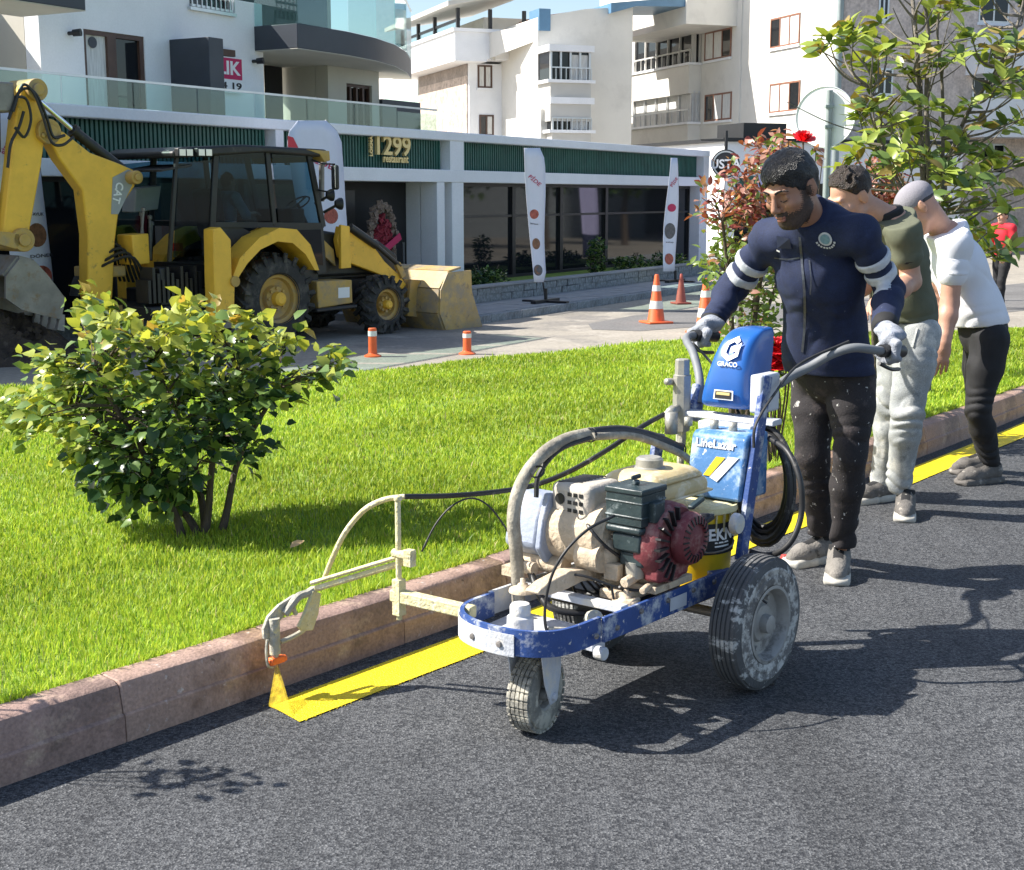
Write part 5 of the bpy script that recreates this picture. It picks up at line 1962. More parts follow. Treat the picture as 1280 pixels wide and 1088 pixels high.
for sy in (1, -1):
    wh = small_wheel('wheel', (0.0, 0.295 * sy, 0.21), 0.21, 0.105, 0.115, 6, M_wtyre)
    b = MB()
    y = 0.0525 * sy
    b.lathe([(0.123, y * 1.005), (0.128, y * 1.05), (0.148, y * 1.05), (0.15, y * 1.02), (0.168, y * 1.02), (0.170, y * 1.045), (0.176, y * 1.005)], (0, 0, 0), (0, 1, 0), 56)
    b.build('sidewall', M_wtyre_side, wh, smooth=35)
    b = MB()
    b.lathe([(0.116, y * 0.9), (0.122, y * 1.04), (0.112, y * 1.06), (0.106, y * 0.9), (0.100, y * 0.35), (0.062, y * 0.25), (0.055, y * 0.5), (0.03, y * 0.55), (0.028, y * 1.0), (0.012, y * 1.05), (0.001, y * 1.05)], (0, 0, 0), (0, 1, 0), 40)
    for k in range(4):
        a = math.pi / 2 * k + 0.4
        q = (math.cos(a) * 0.08, y * 0.3, math.sin(a) * 0.08)
        b.cyl(q, (q[0], y * 0.5, q[2]), 0.008, n=6)
    b.build('rim', M_rim, wh, smooth=35)
    b = MB(); b.cyl((0.05, y * 0.7, 0.095), (0.03, y * 1.0, 0.075), 0.004, n=6); b.build('valve', M_black, wh)
b = MB(); b.cyl((0, -0.25, 0.21), (0, 0.25, 0.21), 0.016, n=12); b.build('axle', M_steel, ls)
b = MB()
for y in (0.19, -0.19):
    b.box((0.0, y, 0.245), (0.06, 0.012, 0.10))
b.build('axle_brackets', M_frame_dust, ls, bevel=0.003)

cw = small_wheel('caster_wheel', (0.70, -0.012, 0.108), 0.108, 0.078, 0.045, 5, M_caster, 30, yaw=9)
b = MB()
for sy in (1, -1):
    b.lathe([(0.046, 0.034 * sy), (0.04, 0.03 * sy), (0.035, 0.012 * sy), (0.018, 0.012 * sy), (0.016, 0.04 * sy), (0.001, 0.042 * sy)], (0, 0, 0), (0, 1, 0), 24)
b.build('rim', M_rim, cw, smooth=35)
b = MB()
for sy in (1, -1):
    b.prism([(0.07, sy * 0.052, 0.148), (-0.045, sy * 0.052, 0.148), (-0.045, sy * 0.052, 0.06), (-0.02, sy * 0.052, -0.02), (0.016, sy * 0.052, -0.022), (0.05, sy * 0.052, 0.05)], (0, 0.005 * sy, 0))
b.box((0.01, 0, 0.148), (0.09, 0.114, 0.008))
b.cyl((0, -0.062, 0), (0, 0.066, 0), 0.011, n=10)
b.build('fork', M_frame_dust, cw, bevel=0.002)

# engine ------------------------------------------------------------
b = MB()
b.box((0.26, 0.04, 0.455), (0.17, 0.22, 0.18)); b.box((0.30, 0.0, 0.53), (0.14, 0.16, 0.10), (0, 18, 0))
for k in range(6):
    b.box((0.355, -0.03, 0.50 + k * 0.013), (0.07, 0.12, 0.005), (0, 18, 0))
b.lathe([(0.001, 0.03), (0.04, 0.027), (0.060, 0.008), (0.066, -0.03), (0.062, -0.08)], (0.395, -0.015, 0.45), (1, 0.15, -0.2), 20)
b.box((0.27, 0.04, 0.365), (0.20, 0.26, 0.022)); b.box((0.40, 0.04, 0.41), (0.03, 0.05, 0.05)); b.cyl((0.36, 0.10, 0.40), (0.43, 0.10, 0.39), 0.016, n=8); b.cyl((0.34, 0.14, 0.38), (0.41, 0.15, 0.37), 0.011, n=8)
eng = b.build('engine', M_beige_e, ls, bevel=0.012)
b = MB()
b.lathe([(0.001, -0.2), (0.085, -0.2), (0.098, -0.185), (0.102, -0.12), (0.096, -0.06), (0.098, 0.0), (0.07, 0.02), (0.001, 0.02)], (0.36, 0.0, 0.505), (0, 1, 0), 28)
b.cyl((0.42, -0.06, 0.45), (0.42, 0.02, 0.45), 0.045, n=16)
b.build('clutch_housing', M_beige_e, ls, smooth=35)
# gearbox at the left end
b = MB()
b.prism([(0.315, -0.32, 0.60), (0.425, -0.32, 0.61), (0.455, -0.32, 0.54), (0.475, -0.32, 0.455), (0.44, -0.32, 0.425), (0.315, -0.32, 0.395)], (0, 0.125, 0))
b.build('gearbox', M_pumpgrey, ls, bevel=0.014)
b = MB(); b.prism([(0.30, -0.19, 0.615), (0.44, -0.19, 0.622), (0.47, -0.19, 0.54), (0.485, -0.19, 0.46), (0.45, -0.19, 0.41), (0.30, -0.19, 0.385)], (0, 0.022, 0)); b.build('gearbox_flange', M_pumpgrey, ls, bevel=0.006)
b = MB(); b.cyl((0.42, -0.3, 0.40), (0.42, -0.12, 0.40), 0.028, n=12); b.cyl((0.47, -0.25, 0.39), (0.47, -0.2, 0.39), 0.02, n=10); b.box((0.45, -0.28, 0.375), (0.10, 0.05, 0.03)); b.build('pump_fittings', M_beige_e, ls, smooth=40)
# muffler with louvres and outlet
mc = Vector((0.345, -0.10, 0.605))
b = MB(); b.box(mc, (0.17, 0.15, 0.105)); mu = b.build('muffler', M_muff, ls, bevel=0.022, seg=3)
b = MB()
fx = mc.x + 0.0855
b.cyl((fx - 0.006, mc.y - 0.035, mc.z + 0.005), (fx + 0.003, mc.y - 0.035, mc.z + 0.005), 0.017, n=14)
for r_ in range(3):
    for k in range(3):
        b.box((fx + 0.0005, mc.y + 0.0 + k * 0.021, mc.z - 0.026 + r_ * 0.024), (0.003, 0.013, 0.011))
for k in range(2):
    b.box((fx + 0.0005, mc.y - 0.045 + k * 0.022, mc.z - 0.034), (0.003, 0.012, 0.012))
for k in range(8):
    b.box((mc.x + 0.055 - k * 0.017, mc.y - 0.02, mc.z + 0.053), (0.008, 0.075, 0.003), (0, 0, 20))
tag(b.build('muffler_slots', M_black, mu), kind='stuff')
b = MB(); b.tube(curve_pts([(0.30, 0.0, 0.60), (0.34, 0.03, 0.57), (0.36, 0.03, 0.53)], 4), 0.016, 8); b.build('exhaust_elbow', M_muff, ls, smooth=40)
# air cleaner: stepped dark box with ribs
b = MB(); b.box((0.355, 0.085, 0.605), (0.122, 0.128, 0.095)); b.box((0.355, 0.085, 0.585), (0.128, 0.134, 0.008)); b.box((0.355, 0.085, 0.628), (0.127, 0.133, 0.007))
ac = b.build('air_cleaner', M_air, ls, bevel=0.006)
b = MB(); b.box((0.355, 0.085, 0.66), (0.130, 0.136, 0.018)); b.cyl((0.355, 0.085, 0.668), (0.355, 0.085, 0.684), 0.012, n=8); b.box((0.355, 0.085, 0.692), (0.045, 0.01, 0.014)); b.build('lid', M_air, ac, bevel=0.006)
b = MB(); b.box((0.36, 0.085, 0.545), (0.12, 0.125, 0.022)); b.box((0.36, 0.09, 0.505), (0.10, 0.10, 0.055)); b.box((0.355, 0.10, 0.455), (0.085, 0.085, 0.045)); b.build('carburettor', M_air, ac, bevel=0.008)
b = MB(); b.lathe([(0.001, -0.03), (0.03, -0.028), (0.034, 0.02), (0.001, 0.022)], (0.37, 0.10, 0.425), (0, 0, 1), 14); b.build('float_bowl', M_filter, ac, smooth=40)
# starter: dished maroon cover with radial slots and a finned cowl
yc = 0.185
b = MB()
b.lathe([(0.001, 0.0), (0.108, 0.0), (0.118, -0.012), (0.122, -0.05), (0.118, -0.075)], (0.285, yc, 0.495), (0, 1, 0), 36)
cowl = b.build('starter_cowl', M_maroon, ls, smooth=35)
b = MB()
for k in range(10):
    a = math.radians(95 + 17 * k)
    p = Vector((0.285 + math.cos(a) * -0.0, yc, 0.495))
    d = Vector((math.cos(a), 0, math.sin(a)))
    d.x = -d.x
    b.bar(p + d * 0.062 + Vector((0, 0.002, 0)), p + d * 0.112 + Vector((0, 0.002, 0)), 0.006, 0.024, up=(0, 1, 0))
b.build('cowl_slots', M_black, cowl)
b = MB()
c_ = Vector((0.245, yc + 0.004, 0.505))
b.lathe([(0.080, 0.0), (0.080, 0.02), (0.072, 0.036), (0.050, 0.042), (0.045, 0.034), (0.030, 0.040), (0.001, 0.043)], c_, (0, 1, 0), 36)
rc = b.build('recoil_starter', M_maroon, cowl, smooth=30)
b = MB()
for k in range(22):
    a = 2 * math.pi * k / 22
    d = Vector((math.cos(a), 0, math.sin(a)))
    b.bar(c_ + d * 0.047 + Vector((0, 0.041, 0)), c_ + d * 0.069 + Vector((0, 0.036, 0)), 0.0045, 0.008, up=(0, 1, 0))
b.build('recoil_slots', M_black, cowl)
b = MB(); b.box((0.36, 0.16, 0.60), (0.05, 0.03, 0.06)); b.box((0.19, 0.19, 0.60), (0.07, 0.02, 0.012), (0, 15, 0)); b.build('throttle_lever', M_air, ls, bevel=0.004)
b = MB(); b.box((0.30, 0.16, 0.425), (0.16, 0.06, 0.07)); b.build('oil_sump', M_maroon, ls, bevel=0.012)
# fuel tank
b = MB()
tc_ = Vector((0.115, -0.015, 0.622))
b.box(tc_ + Vector((0, 0, -0.012)), (0.31, 0.225, 0.055))
b.box(tc_ + Vector((0, 0, 0.034)), (0.31, 0.225, 0.036), None, (0.72, 0.68))
tk = b.build('fuel_tank', M_tank, ls, bevel=0.022, seg=3)
b = MB(); b.box(tc_ + Vector((0, 0, -0.03)), (0.325, 0.24, 0.008)); b.build('tank_seam', M_tank, tk, bevel=0.003)
b = MB(); b.lathe([(0.001, 0.028), (0.034, 0.028), (0.042, 0.022), (0.043, 0.0), (0.05, -0.004), (0.05, -0.01)], tc_ + Vector((0.02, 0.0, 0.058)), (0, 0, 1), 22); b.build('fuel_cap', M_filter, tk, smooth=35)
b = MB(); b.box(tc_ + Vector((-0.1565, 0.02, -0.002)), (0.003, 0.12, 0.04)); b.build('tank_label', M_steel, tk)
# engine mount: dusty arched arm with a foot
A = [m3(x, y, -0.05) for x, y in ((655, 738), (668, 727), (697, 712), (738, 708), (768, 720), (795, 733), (806, 735), (803, 768), (783, 768), (779, 744), (758, 735), (735, 723), (712, 725), (692, 735), (672, 742), (655, 742))]
b = MB(); b.prism([(p[0] - 0.035, -0.075, p[2] - 0.008) for p in A], (0, 0.05, 0)); b.build('mount_arm', M_beige_e, ls, bevel=0.008)
b = MB()
p = m3(657, 738, -0.12)
for q in ((p[0], -0.13, p[2]), (0.42, 0.10, 0.335)):
    b.lathe([(0.001, 0.035), (0.008, 0.033), (0.008, 0.02), (0.015, 0.018), (0.018, 0.006), (0.04, 0.004), (0.042, -0.006)], q, (0, 0, 1), 14)
b.build('mount_bolts', M_beige_e, ls, smooth=40)
b = MB()
b.box((0.36, 0.06, 0.345), (0.14, 0.10, 0.03)); b.box((0.41, 0.1, 0.315), (0.05, 0.06, 0.06))
b.build('mount_foot', M_beige_e, ls, bevel=0.006)
b = MB()
rq = random.Random(12)
for k in range(9):
    y = -0.15 + 0.03 * k
    b.tube(curve_pts([(0.44, y, 0.38), (0.38 + rq.uniform(-.05, .05), y + rq.uniform(-.03, .03), 0.30 + rq.uniform(-.02, .03)), (0.28, y + rq.uniform(-.04, .04), 0.29), (0.18, y, 0.33)], 5), 0.004, 5)
b.build('wiring', M_black, ls)
b = MB(); b.box2((0.12, -0.2, 0.275), (0.40, 0.1, 0.33)); b.build('dark_underside', M_dk, ls, bevel=0.01)  # black block standing in for the shaded void below the engine

# uprights, panel, hood ------------------------------------------------
for sy, yy in ((1, 0.17), (-1, -0.2)):
    a, c = m3(926, 700, 0.17), m3(958, 470, 0.17)
    b = MB()
    if sy < 0:
        c = (a[0] + (c[0] - a[0]) * 0.62, 0, a[2] + (c[2] - a[2]) * 0.62)
    b.bar((a[0], yy, a[2]), (c[0], yy, c[2]), 0.02, 0.05, up=(1, 0, 0))
    b.build('upright', M_frame_blue, ls, bevel=0.003)
    b = MB(); b.lathe([(0.001, 0.012), (0.03, 0.01), (0.034, 0.0), (0.034, -0.012)], (m3(921, 655, 0.18)[0], yy + 0.012 * sy, m3(921, 655, 0.18)[2]), (0, sy, 0), 16); b.build('pivot_cap', M_frame_dust, ls, smooth=40)
XP = -0.16
pl = [MA.px(x, y, XP) for x, y in ((866, 540), (930, 541), (936, 631), (862, 612))]
y0_, y1_ = (pl[0][1] + pl[3][1]) / 2, (pl[1][1] + pl[2][1]) / 2
zp1, zp0 = pl[0][2] - 0.005, MA.px(900, 622, XP)[2]
b = MB()
b.prism([(XP + 0.035, y0_, zp0), (XP, y0_, zp1), (XP - 0.02, y0_, zp1 + 0.012), (XP - 0.14, y0_, zp1 + 0.012), (XP - 0.14, y0_, zp0)], (0, y1_ - y0_, 0))
pn = b.build('panel_box', M_panel, ls, bevel=0.01)
# chevron decal and word on the panel face
nrm = Vector((zp1 - zp0, 0, 0.035)).normalized()
upv = Vector((-0.035, 0, zp1 - zp0)).normalized()


def pf(s, t, off=0.002):
    """panel face: s across (0 left in view .. 1), t up"""
    return Vector((XP + 0.035 * (1 - t), y0_ + (y1_ - y0_) * s, zp0 + (zp1 - zp0) * t)) + nrm * off


for nm, pts, m_ in (('chevron', [(0.50, 0.68), (0.66, 0.68), (0.42, 0.36), (0.30, 0.36)], M_yel), ('chevron', [(0.72, 0.70), (0.90, 0.70), (0.56, 0.28), (0.42, 0.34)], M_whiteprint)):
    b = MB(); b.prism([pf(*q) for q in pts], nrm * 0.002); b.build(nm, m_, pn)
vs, fs = text_mesh('LineLazer', 0.05, 0.0008, 0.001)
hv = max(v[0] for v in vs) - min(v[0] for v in vs)
kk = (y1_ - y0_) * 0.72 / hv
b = MB(); b.mesh([pf(0.46, 0.87, 0.003) + Vector((0, v[0] * kk, 0)) + upv * v[2] * kk + nrm * (-v[1]) for v in vs], fs); b.build('panel_lettering', M_whiteprint, pn)
# hood: lofted shell, narrower at the top
XH = -0.31
hb = [MA.px(x, y, XH) for x, y in ((870, 505), (938, 520), (938, 414), (896, 410))]
yl0, yr0 = hb[0][1], hb[1][1]
yl1, yr1 = hb[3][1], hb[2][1]
zb0 = (hb[0][2] + hb[1][2]) / 2
zb1 = (hb[3][2] + hb[2][2]) / 2
rings = []
secs = [(0.0, 0.0, 0.90), (0.06, 0.022, 1.0), (0.35, 0.040, 1.0), (0.65, 0.040, 1.0), (0.86, 0.022, 0.97), (0.96, -0.012, 0.90), (1.0, -0.06, 0.74)]
for t, bul, wsc in secs:
    z = zb0 + (zb1 - zb0) * t
    yl = (yl0 + (yl1 - yl0) * t)
    yr = (yr0 + (yr1 - yr0) * t)
    ym_ = (yl + yr) / 2
    hw = (yr - yl) / 2 * wsc
    dep = 0.15 * wsc
    ring = []
    for k in range(24):
        a = 2 * math.pi * k / 24
        ca, sa = math.cos(a), math.sin(a)
        ex = abs(ca) ** 0.45 * (1 if ca > 0 else -1)
        ey = abs(sa) ** 0.45 * (1 if sa > 0 else -1)
        ring.append((XH - 0.075 + bul * (1 if ca > 0 else 0.2) * abs(ca) ** 0.5 + ex * dep * 0.5 - 0.05 * t, ym_ + ey * hw, z))
    rings.append(ring)
b = MB()
n_ = 24
b.mesh([p for r_ in rings for p in r_], [(i * n_ + k, i * n_ + (k + 1) % n_, (i + 1) * n_ + (k + 1) % n_, (i + 1) * n_ + k) for i in range(len(rings) - 1) for k in range(n_)] + [tuple(range(n_ - 1, -1, -1)), tuple(range((len(rings) - 1) * n_, len(rings) * n_))])
hood = b.build('hood', M_hood, ls, smooth=50)
sbm = hood.modifiers.new('sub', 'SUBSURF'); sbm.levels = 2; sbm.render_levels = 2


def hf(s, t, off=0.0):
    """point just proud of the hood front"""
    z = zb0 + (zb1 - zb0) * t
    yl = (yl0 + (yl1 - yl0) * t)
    yr = (yr0 + (yr1 - yr0) * t)
    tt = [q[0] for q in secs]
    bul = np.interp(t, tt, [q[1] for q in secs])
    wsc = np.interp(t, tt, [q[2] for q in secs])
    return Vector((XH - 0.075 + bul + 0.15 * wsc * 0.5 - 0.05 * t + 0.001 + off, yl + (yr - yl) * s, z))


# emblem: hexagon outline with a hooked letter, word bar and warning sticker
b = MB()
cx_, cz_ = 0.52, 0.76
hexo = [(0.0, 0.148), (0.20, 0.082), (0.20, -0.082), (0.0, -0.148), (-0.20, -0.082), (-0.20, 0.082)]
for i in range(6):
    p, q = hexo[i], hexo[(i + 1) % 6]
    if i == 0:
        q = (p[0] + (q[0] - p[0]) * 0.75, p[1] + (q[1] - p[1]) * 0.75)
    s_ = 0.58
    b.prism([hf(cx_ + p[0], cz_ + p[1], 0.0035), hf(cx_ + q[0], cz_ + q[1], 0.0035), hf(cx_ + q[0] * s_, cz_ + q[1] * s_, 0.0035), hf(cx_ + p[0] * s_, cz_ + p[1] * s_, 0.0035)], (0.002, 0, 0))
b.prism([hf(cx_, cz_ + 0.018, 0.0035), hf(cx_ + 0.2, cz_ + 0.018, 0.0035), hf(cx_ + 0.2, cz_ - 0.03, 0.0035), hf(cx_, cz_ - 0.03, 0.0035)], (0.002, 0, 0))
b.build('hood_emblem', M_whiteprint, hood)
vs, fs = text_mesh('GRACO', 0.05, 0.001, 0.001)
hv = max(v[0] for v in vs) - min(v[0] for v in vs)
kk = (yr0 - yl0) * 0.36 / hv
b = MB(); b.mesh([hf(0.52, 0.575, 0.004) + Vector((-v[1], v[0] * kk, v[2] * kk)) for v in vs], fs); b.build('hood_lettering', M_whiteprint, hood)
b = MB()
for s0, s1, t0, t1 in ((0.36, 0.74, 0.14, 0.26),):
    b.prism([hf(s0, t0, 0.004), hf(s1, t0, 0.004), hf(s1, t1, 0.004), hf(s0, t1, 0.004)], (0.0015, 0, 0))
b.build('sticker', M_whiteprint, hood)
b = MB(); b.prism([hf(0.39, 0.155, 0.006), hf(0.71, 0.155, 0.006), hf(0.71, 0.245, 0.006), hf(0.39, 0.245, 0.006)], (0.001, 0, 0)); b.build('sticker_print', M_blackprint, hood)
b = MB(); b.prism([hf(0.42, 0.20, 0.0075), hf(0.68, 0.20, 0.0075), hf(0.68, 0.235, 0.0075), hf(0.42, 0.235, 0.0075)], (0.001, 0, 0)); b.build('sticker_stripe', M_gold, hood)
# yoke under the hood
b = MB()
a, c = m3(872, 520, -0.17), m3(884, 498, -0.17)
b.bar((a[0], -0.185, a[2] - 0.02), (c[0] + 0.03, -0.185, c[2] + 0.05), 0.03, 0.055, up=(1, 0, 0))
b.build('yoke_arm', M_frame_blue, ls, bevel=0.008)
b = MB(); b.bar((XH - 0.04, -0.19, zb0 - 0.03), (XH - 0.04, 0.16, zb0 - 0.03), 0.06, 0.02); b.box((XH - 0.02, 0.0, zb0 - 0.055), (0.10, 0.2, 0.03)); b.build('hood_tray', M_frame_dust, ls, bevel=0.004)
b = MB()
for yy in (0.0, 0.07, -0.1):
    b.cyl((XP - 0.06, yy, zp1 + 0.012), (XP - 0.06, yy, zp1 + 0.04), 0.014, n=10)
b.cyl((XP - 0.05, -0.16, zp1 - 0.02), (XP - 0.05, -0.16, zp1 + 0.05), 0.022, n=12)
b.build('hydraulic_ports', M_filter, ls, smooth=40)
# white-grey control box on the left of the hood
a, c = m3(946, 466, 0.17), m3(976, 516, 0.17)
b = MB(); b.box(((a[0] + c[0]) / 2, 0.155, (a[2] + c[2]) / 2), (abs(a[0] - c[0]) * 0.72, 0.045, abs(a[2] - c[2]) * 0.84)); b.build('control_box', M_ctrl, ls, bevel=0.008)
# handlebars and grips
GL = (-0.74, 0.37, 0.985)
GR = (-0.78, -0.385, 0.985)
hl = [m3(975, 480, 0.165), m3(990, 470, 0.17), m3(1012, 459, 0.20), m3(1040, 443, 0.26), m3(1068, 435, 0.32), (GL[0] + 0.10, 0.365, 0.997), (GL[0] - 0.06, 0.372, 0.98)]
b = MB(); b.tube(curve_pts(hl, 6), 0.0148, 10); b.build('handlebar', M_greygrip, ls, smooth=40)
hr = [(-0.40, -0.17, 0.80), (-0.43, -0.19, 0.88), (-0.50, -0.26, 0.955), (-0.58, -0.34, 0.99), (GR[0] + 0.10, -0.38, 0.997), (GR[0] - 0.06, -0.387, 0.98)]
b = MB(); b.tube(curve_pts(hr, 6), 0.0148, 10); b.build('handlebar', M_greygrip, ls, smooth=40)
for g in (GL, GR):
    b = MB(); b.tube([(g[0] + 0.085, g[1] - 0.002 * (1 if g[1] > 0 else -1), g[2] + 0.009), (g[0], g[1], g[2] + 0.004), (g[0] - 0.075, g[1], g[2] - 0.006)], 0.022, 12); b.build('grip', M_black, ls, smooth=40)
    b = MB(); b.tube(curve_pts([(g[0] + 0.10, g[1], g[2] - 0.03), (g[0] + 0.03, g[1] + 0.01, g[2] - 0.055), (g[0] - 0.06, g[1], g[2] - 0.065)], 4), 0.007, 6); b.build('trigger_lever', M_black, ls)
b = MB()
b.tube(curve_pts([(hl[4][0], 0.30, hl[4][2] + 0.02), m3(1000, 455, 0.2), m3(970, 490, 0.2), m3(945, 530, 0.19), m3(942, 560, 0.19)], 6), 0.005, 6)
b.tube(curve_pts([(GR[0] + 0.08, GR[1], GR[2] - 0.02), m3(890, 455, -0.2), m3(905, 480, -0.1), m3(925, 520, 0.0), m3(930, 548, 0.05)], 6), 0.005, 6)
b.build('control_cables', M_hose_d, ls)

# hose coil behind the upright and a loose loop
b = MB()
for k in range(7):
    pts = []
    r_ = 0.165 + 0.008 * ((k * 3) % 4) - 0.004 * k
    for i in range(25):
        a = 2 * math.pi * i / 24
        pts.append((-0.33 - 0.022 * k + 0.05 * math.sin(a) * 0.4, 0.125 + r_ * 0.66 * math.sin(a) - 0.012 * k, 0.555 + r_ * 1.08 * math.cos(a)))
    b.tube(pts, 0.0105, 7, caps=False)
b.build('hose_coil', M_hose_d, ls, smooth=50)
b = MB()
b.tube(curve_pts([m3(962, 548, 0.2), m3(985, 565, 0.3), m3(1000, 600, 0.36), m3(1002, 640, 0.37), m3(992, 672, 0.36), m3(975, 690, 0.32), m3(955, 694, 0.25), m3(938, 690, 0.2)], 6), 0.0095, 8)
b.build('loose_hose', M_hose_d, ls, smooth=50)

# manifold filter
XF, YF = -0.335, -0.2
b = MB()
z0, z1 = m3(853, 538, YF)[2], m3(853, 449, YF)[2]
b.lathe([(0.001, z0), (0.030, z0), (0.031, z0 + 0.01), (0.031, z1 - 0.055), (0.026, z1 - 0.052), (0.026, z1 - 0.048), (0.025, z1 - 0.003), (0.022, z1), (0.001, z1)], (XF, YF, 0), (0, 0, 1), 8)
fl = b.build('paint_filter', M_filter, ls, smooth=30)
b = MB(); b.cyl((XF, YF, z0 - 0.16), (XF, YF, z0), 0.012, n=10); b.cyl((XF, YF, z0 - 0.05), (XF, YF, z0), 0.018, n=6); b.build('filter_pipe', M_caked, fl)
b = MB()
p = m3(832, 520, YF)
b.cyl((XF + 0.02, YF, p[2] + 0.02), (p[0], YF, p[2]), 0.014, n=8); b.cyl((XF + 0.05, YF, p[2] + 0.014), (p[0] - 0.02, YF, p[2] + 0.004), 0.019, n=6)
b.cyl((XF, YF - 0.03, z1 - 0.08), (XF + 0.05, YF - 0.03, z1 - 0.075), 0.012, n=8)
b.build('filter_fitting', M_filter, fl, smooth=40)

# hoses
b = MB()
b.tube(curve_pts([m3(648, 752, -0.2), m3(646, 700, -0.2), m3(642, 645, -0.2), m3(652, 604, -0.2), m3(675, 571, -0.19), m3(705, 551, -0.18), m3(740, 542, -0.17)], 7), 0.0205, 10)
b.build('suction_hose', M_hose_g, ls, smooth=50)
b = MB()
b.tube(curve_pts([m3(738, 542, -0.17), m3(775, 539, -0.16), m3(815, 547, -0.14), m3(850, 562, -0.12)], 7), 0.019, 10)
b.tube(curve_pts([m3(738, 548, -0.15), m3(700, 562, -0.17), m3(674, 592, -0.2), m3(670, 622, -0.2)], 7), 0.008, 7)
b.build('drain_hose', M_hose_d, ls, smooth=50)
b = MB()
b.tube(curve_pts([m3(740, 546, -0.15), m3(790, 545, -0.14), m3(830, 558, -0.12), m3(858, 572, -0.10), m3(873, 590, -0.08), m3(870, 612, -0.06), m3(860, 625, -0.05)], 7), 0.0125, 8)
b.build('return_hose', M_hose_g, ls, smooth=50)
b = MB()
for x, y in ((738, 544), (850, 562), (672, 590)):
    p = m3(x, y, -0.16)
    b.lathe([(0.02, -0.005), (0.024, 0), (0.02, 0.005)], p, (1, 0.2, 0.1 if x > 700 else 1), 12)
b.build('hose_ties', M_black, ls)
PY = -0.45
hp = [(p[0], YF, p[2]) for p in [m3(830, 518, YF)]] + [m3(800, 535, -0.2), m3(760, 562, -0.22), m3(715, 588, -0.26), m3(670, 606, -0.31), m3(620, 615, -0.36), m3(560, 620, -0.41), m3(505, 621, PY)]
b = MB(); b.tube(curve_pts(hp, 6), 0.0085, 8); b.build('paint_hose', M_hose_d, ls, smooth=50)
hp2 = [m3(506, 621, PY), m3(480, 625, -0.5), m3(455, 638, -0.57), m3(432, 665, -0.65), m3(416, 697, -0.71), m3(406, 722, -0.75)]
b = MB(); b.tube(curve_pts(hp2, 6), 0.0085, 8); b.build('paint_hose', M_cream, ls, smooth=50)
b = MB()
b.tube(curve_pts([m3(527, 690, PY), m3(545, 655, -0.43), m3(566, 632, -0.4), m3(590, 623, -0.37), m3(612, 634, -0.33), m3(635, 665, -0.28), m3(655, 702, -0.22)], 6), 0.003, 5)
b.tube(curve_pts([m3(768, 645, 0.1), m3(735, 662, 0.08), m3(705, 692, 0.05), m3(688, 725, 0.02), m3(681, 765, 0.0), m3(685, 792, 0.0), m3(700, 800, 0.02)], 6), 0.0045, 6)
b.build('gun_cable', M_hose_d, ls, smooth=50)

# spray arm --------------------------------------------------------------
b = MB()
b.bar((0.765, -0.19, 0.325), (0.80, -0.475, 0.335), 0.036, 0.036)
b.build('arm_bar', M_cream, ls, bevel=0.004)
pz0, pz1 = m3(508, 772, PY), m3(503, 622, PY)
b = MB()
b.cyl((0.80, PY, pz0[2] + 0.0), (0.80, PY, pz1[2]), 0.009, n=10); b.box((0.80, PY, pz0[2] + 0.07), (0.03, 0.03, 0.11))
b.lathe([(0.001, -0.012), (0.012, -0.006), (0.012, 0.006), (0.001, 0.012)], (0.80, PY, pz1[2]), (0, 0, 1), 10)
b.cyl((0.80, PY - 0.02, m3(507, 690, PY)[2]), (0.80, PY + 0.06, m3(507, 690, PY)[2]), 0.014, n=10); b.box((0.80, PY + 0.045, m3(507, 690, PY)[2] - 0.005), (0.025, 0.03, 0.05))
b.build('arm_post', M_cream, ls, bevel=0.002)
ga, gb = m3(512, 701, PY), m3(392, 737, -0.76)
b = MB()
b.cyl(ga, gb, 0.010, n=10)
b.cyl((ga[0] + 0.01, ga[1], ga[2] + 0.022), (gb[0] + 0.01, gb[1], gb[2] + 0.022), 0.0065, n=8)
b.build('arm_tube', M_cream, ls, smooth=40)
# gun
GY = -0.775
b = MB()
A = [m3(x, y, GY) for x, y in ((333, 800), (332, 788), (338, 772), (352, 757), (372, 744), (377, 750), (362, 765), (352, 778), (350, 800), (344, 806))]
b.prism([(p[0], GY - 0.02, p[2]) for p in A], (0, 0.012, 0))
b.build('gun_bracket', M_caked, ls, bevel=0.002)
b = MB()
A = [m3(x, y, GY) for x, y in ((384, 737), (394, 740), (391, 765), (384, 786), (370, 787), (366, 782), (376, 760))]
b.prism([(p[0], GY + 0.015, p[2]) for p in A], (0, 0.012, 0))
b.build('gun_plate', M_cream, ls, bevel=0.002)
b = MB()
p0, p1 = m3(343, 785, GY), m3(345, 822, GY)
b.cyl((p0[0], GY, p0[2] + 0.03), (p0[0], GY, p1[2] + 0.012), 0.017, n=10)
b.cyl((p0[0], GY, p1[2] + 0.014), (p0[0], GY, p1[2] - 0.004), 0.012, 0.008, n=10)
b.tube(curve_pts([m3(392, 737, -0.76), m3(384, 742, -0.765), m3(372, 747, -0.77), m3(356, 768, GY)], 5), 0.013, 8)
b.tube(curve_pts([m3(350, 803, GY), m3(362, 798, GY), m3(375, 791, GY), m3(383, 784, GY)], 5), 0.008, 8)
b.tube(curve_pts([m3(334, 800, GY), m3(333, 815, GY), m3(335, 832, GY), m3(341, 834, GY)], 5), 0.005, 6)
b.tube(curve_pts([m3(372, 747, GY), m3(366, 757, GY), m3(370, 768, GY)], 5), 0.007, 6)
b.build('spray_gun', M_caked, ls, smooth=40)
NZ = m3(346, 829, GY)
b = MB()
b.box((NZ[0], GY, NZ[2] + 0.01), (0.05, 0.024, 0.022)); b.cyl((NZ[0] - 0.035, GY, NZ[2] + 0.008), (NZ[0] + 0.03, GY, NZ[2] + 0.008), 0.011, n=10)
b.build('nozzle_guard', M_orange, ls, bevel=0.004)

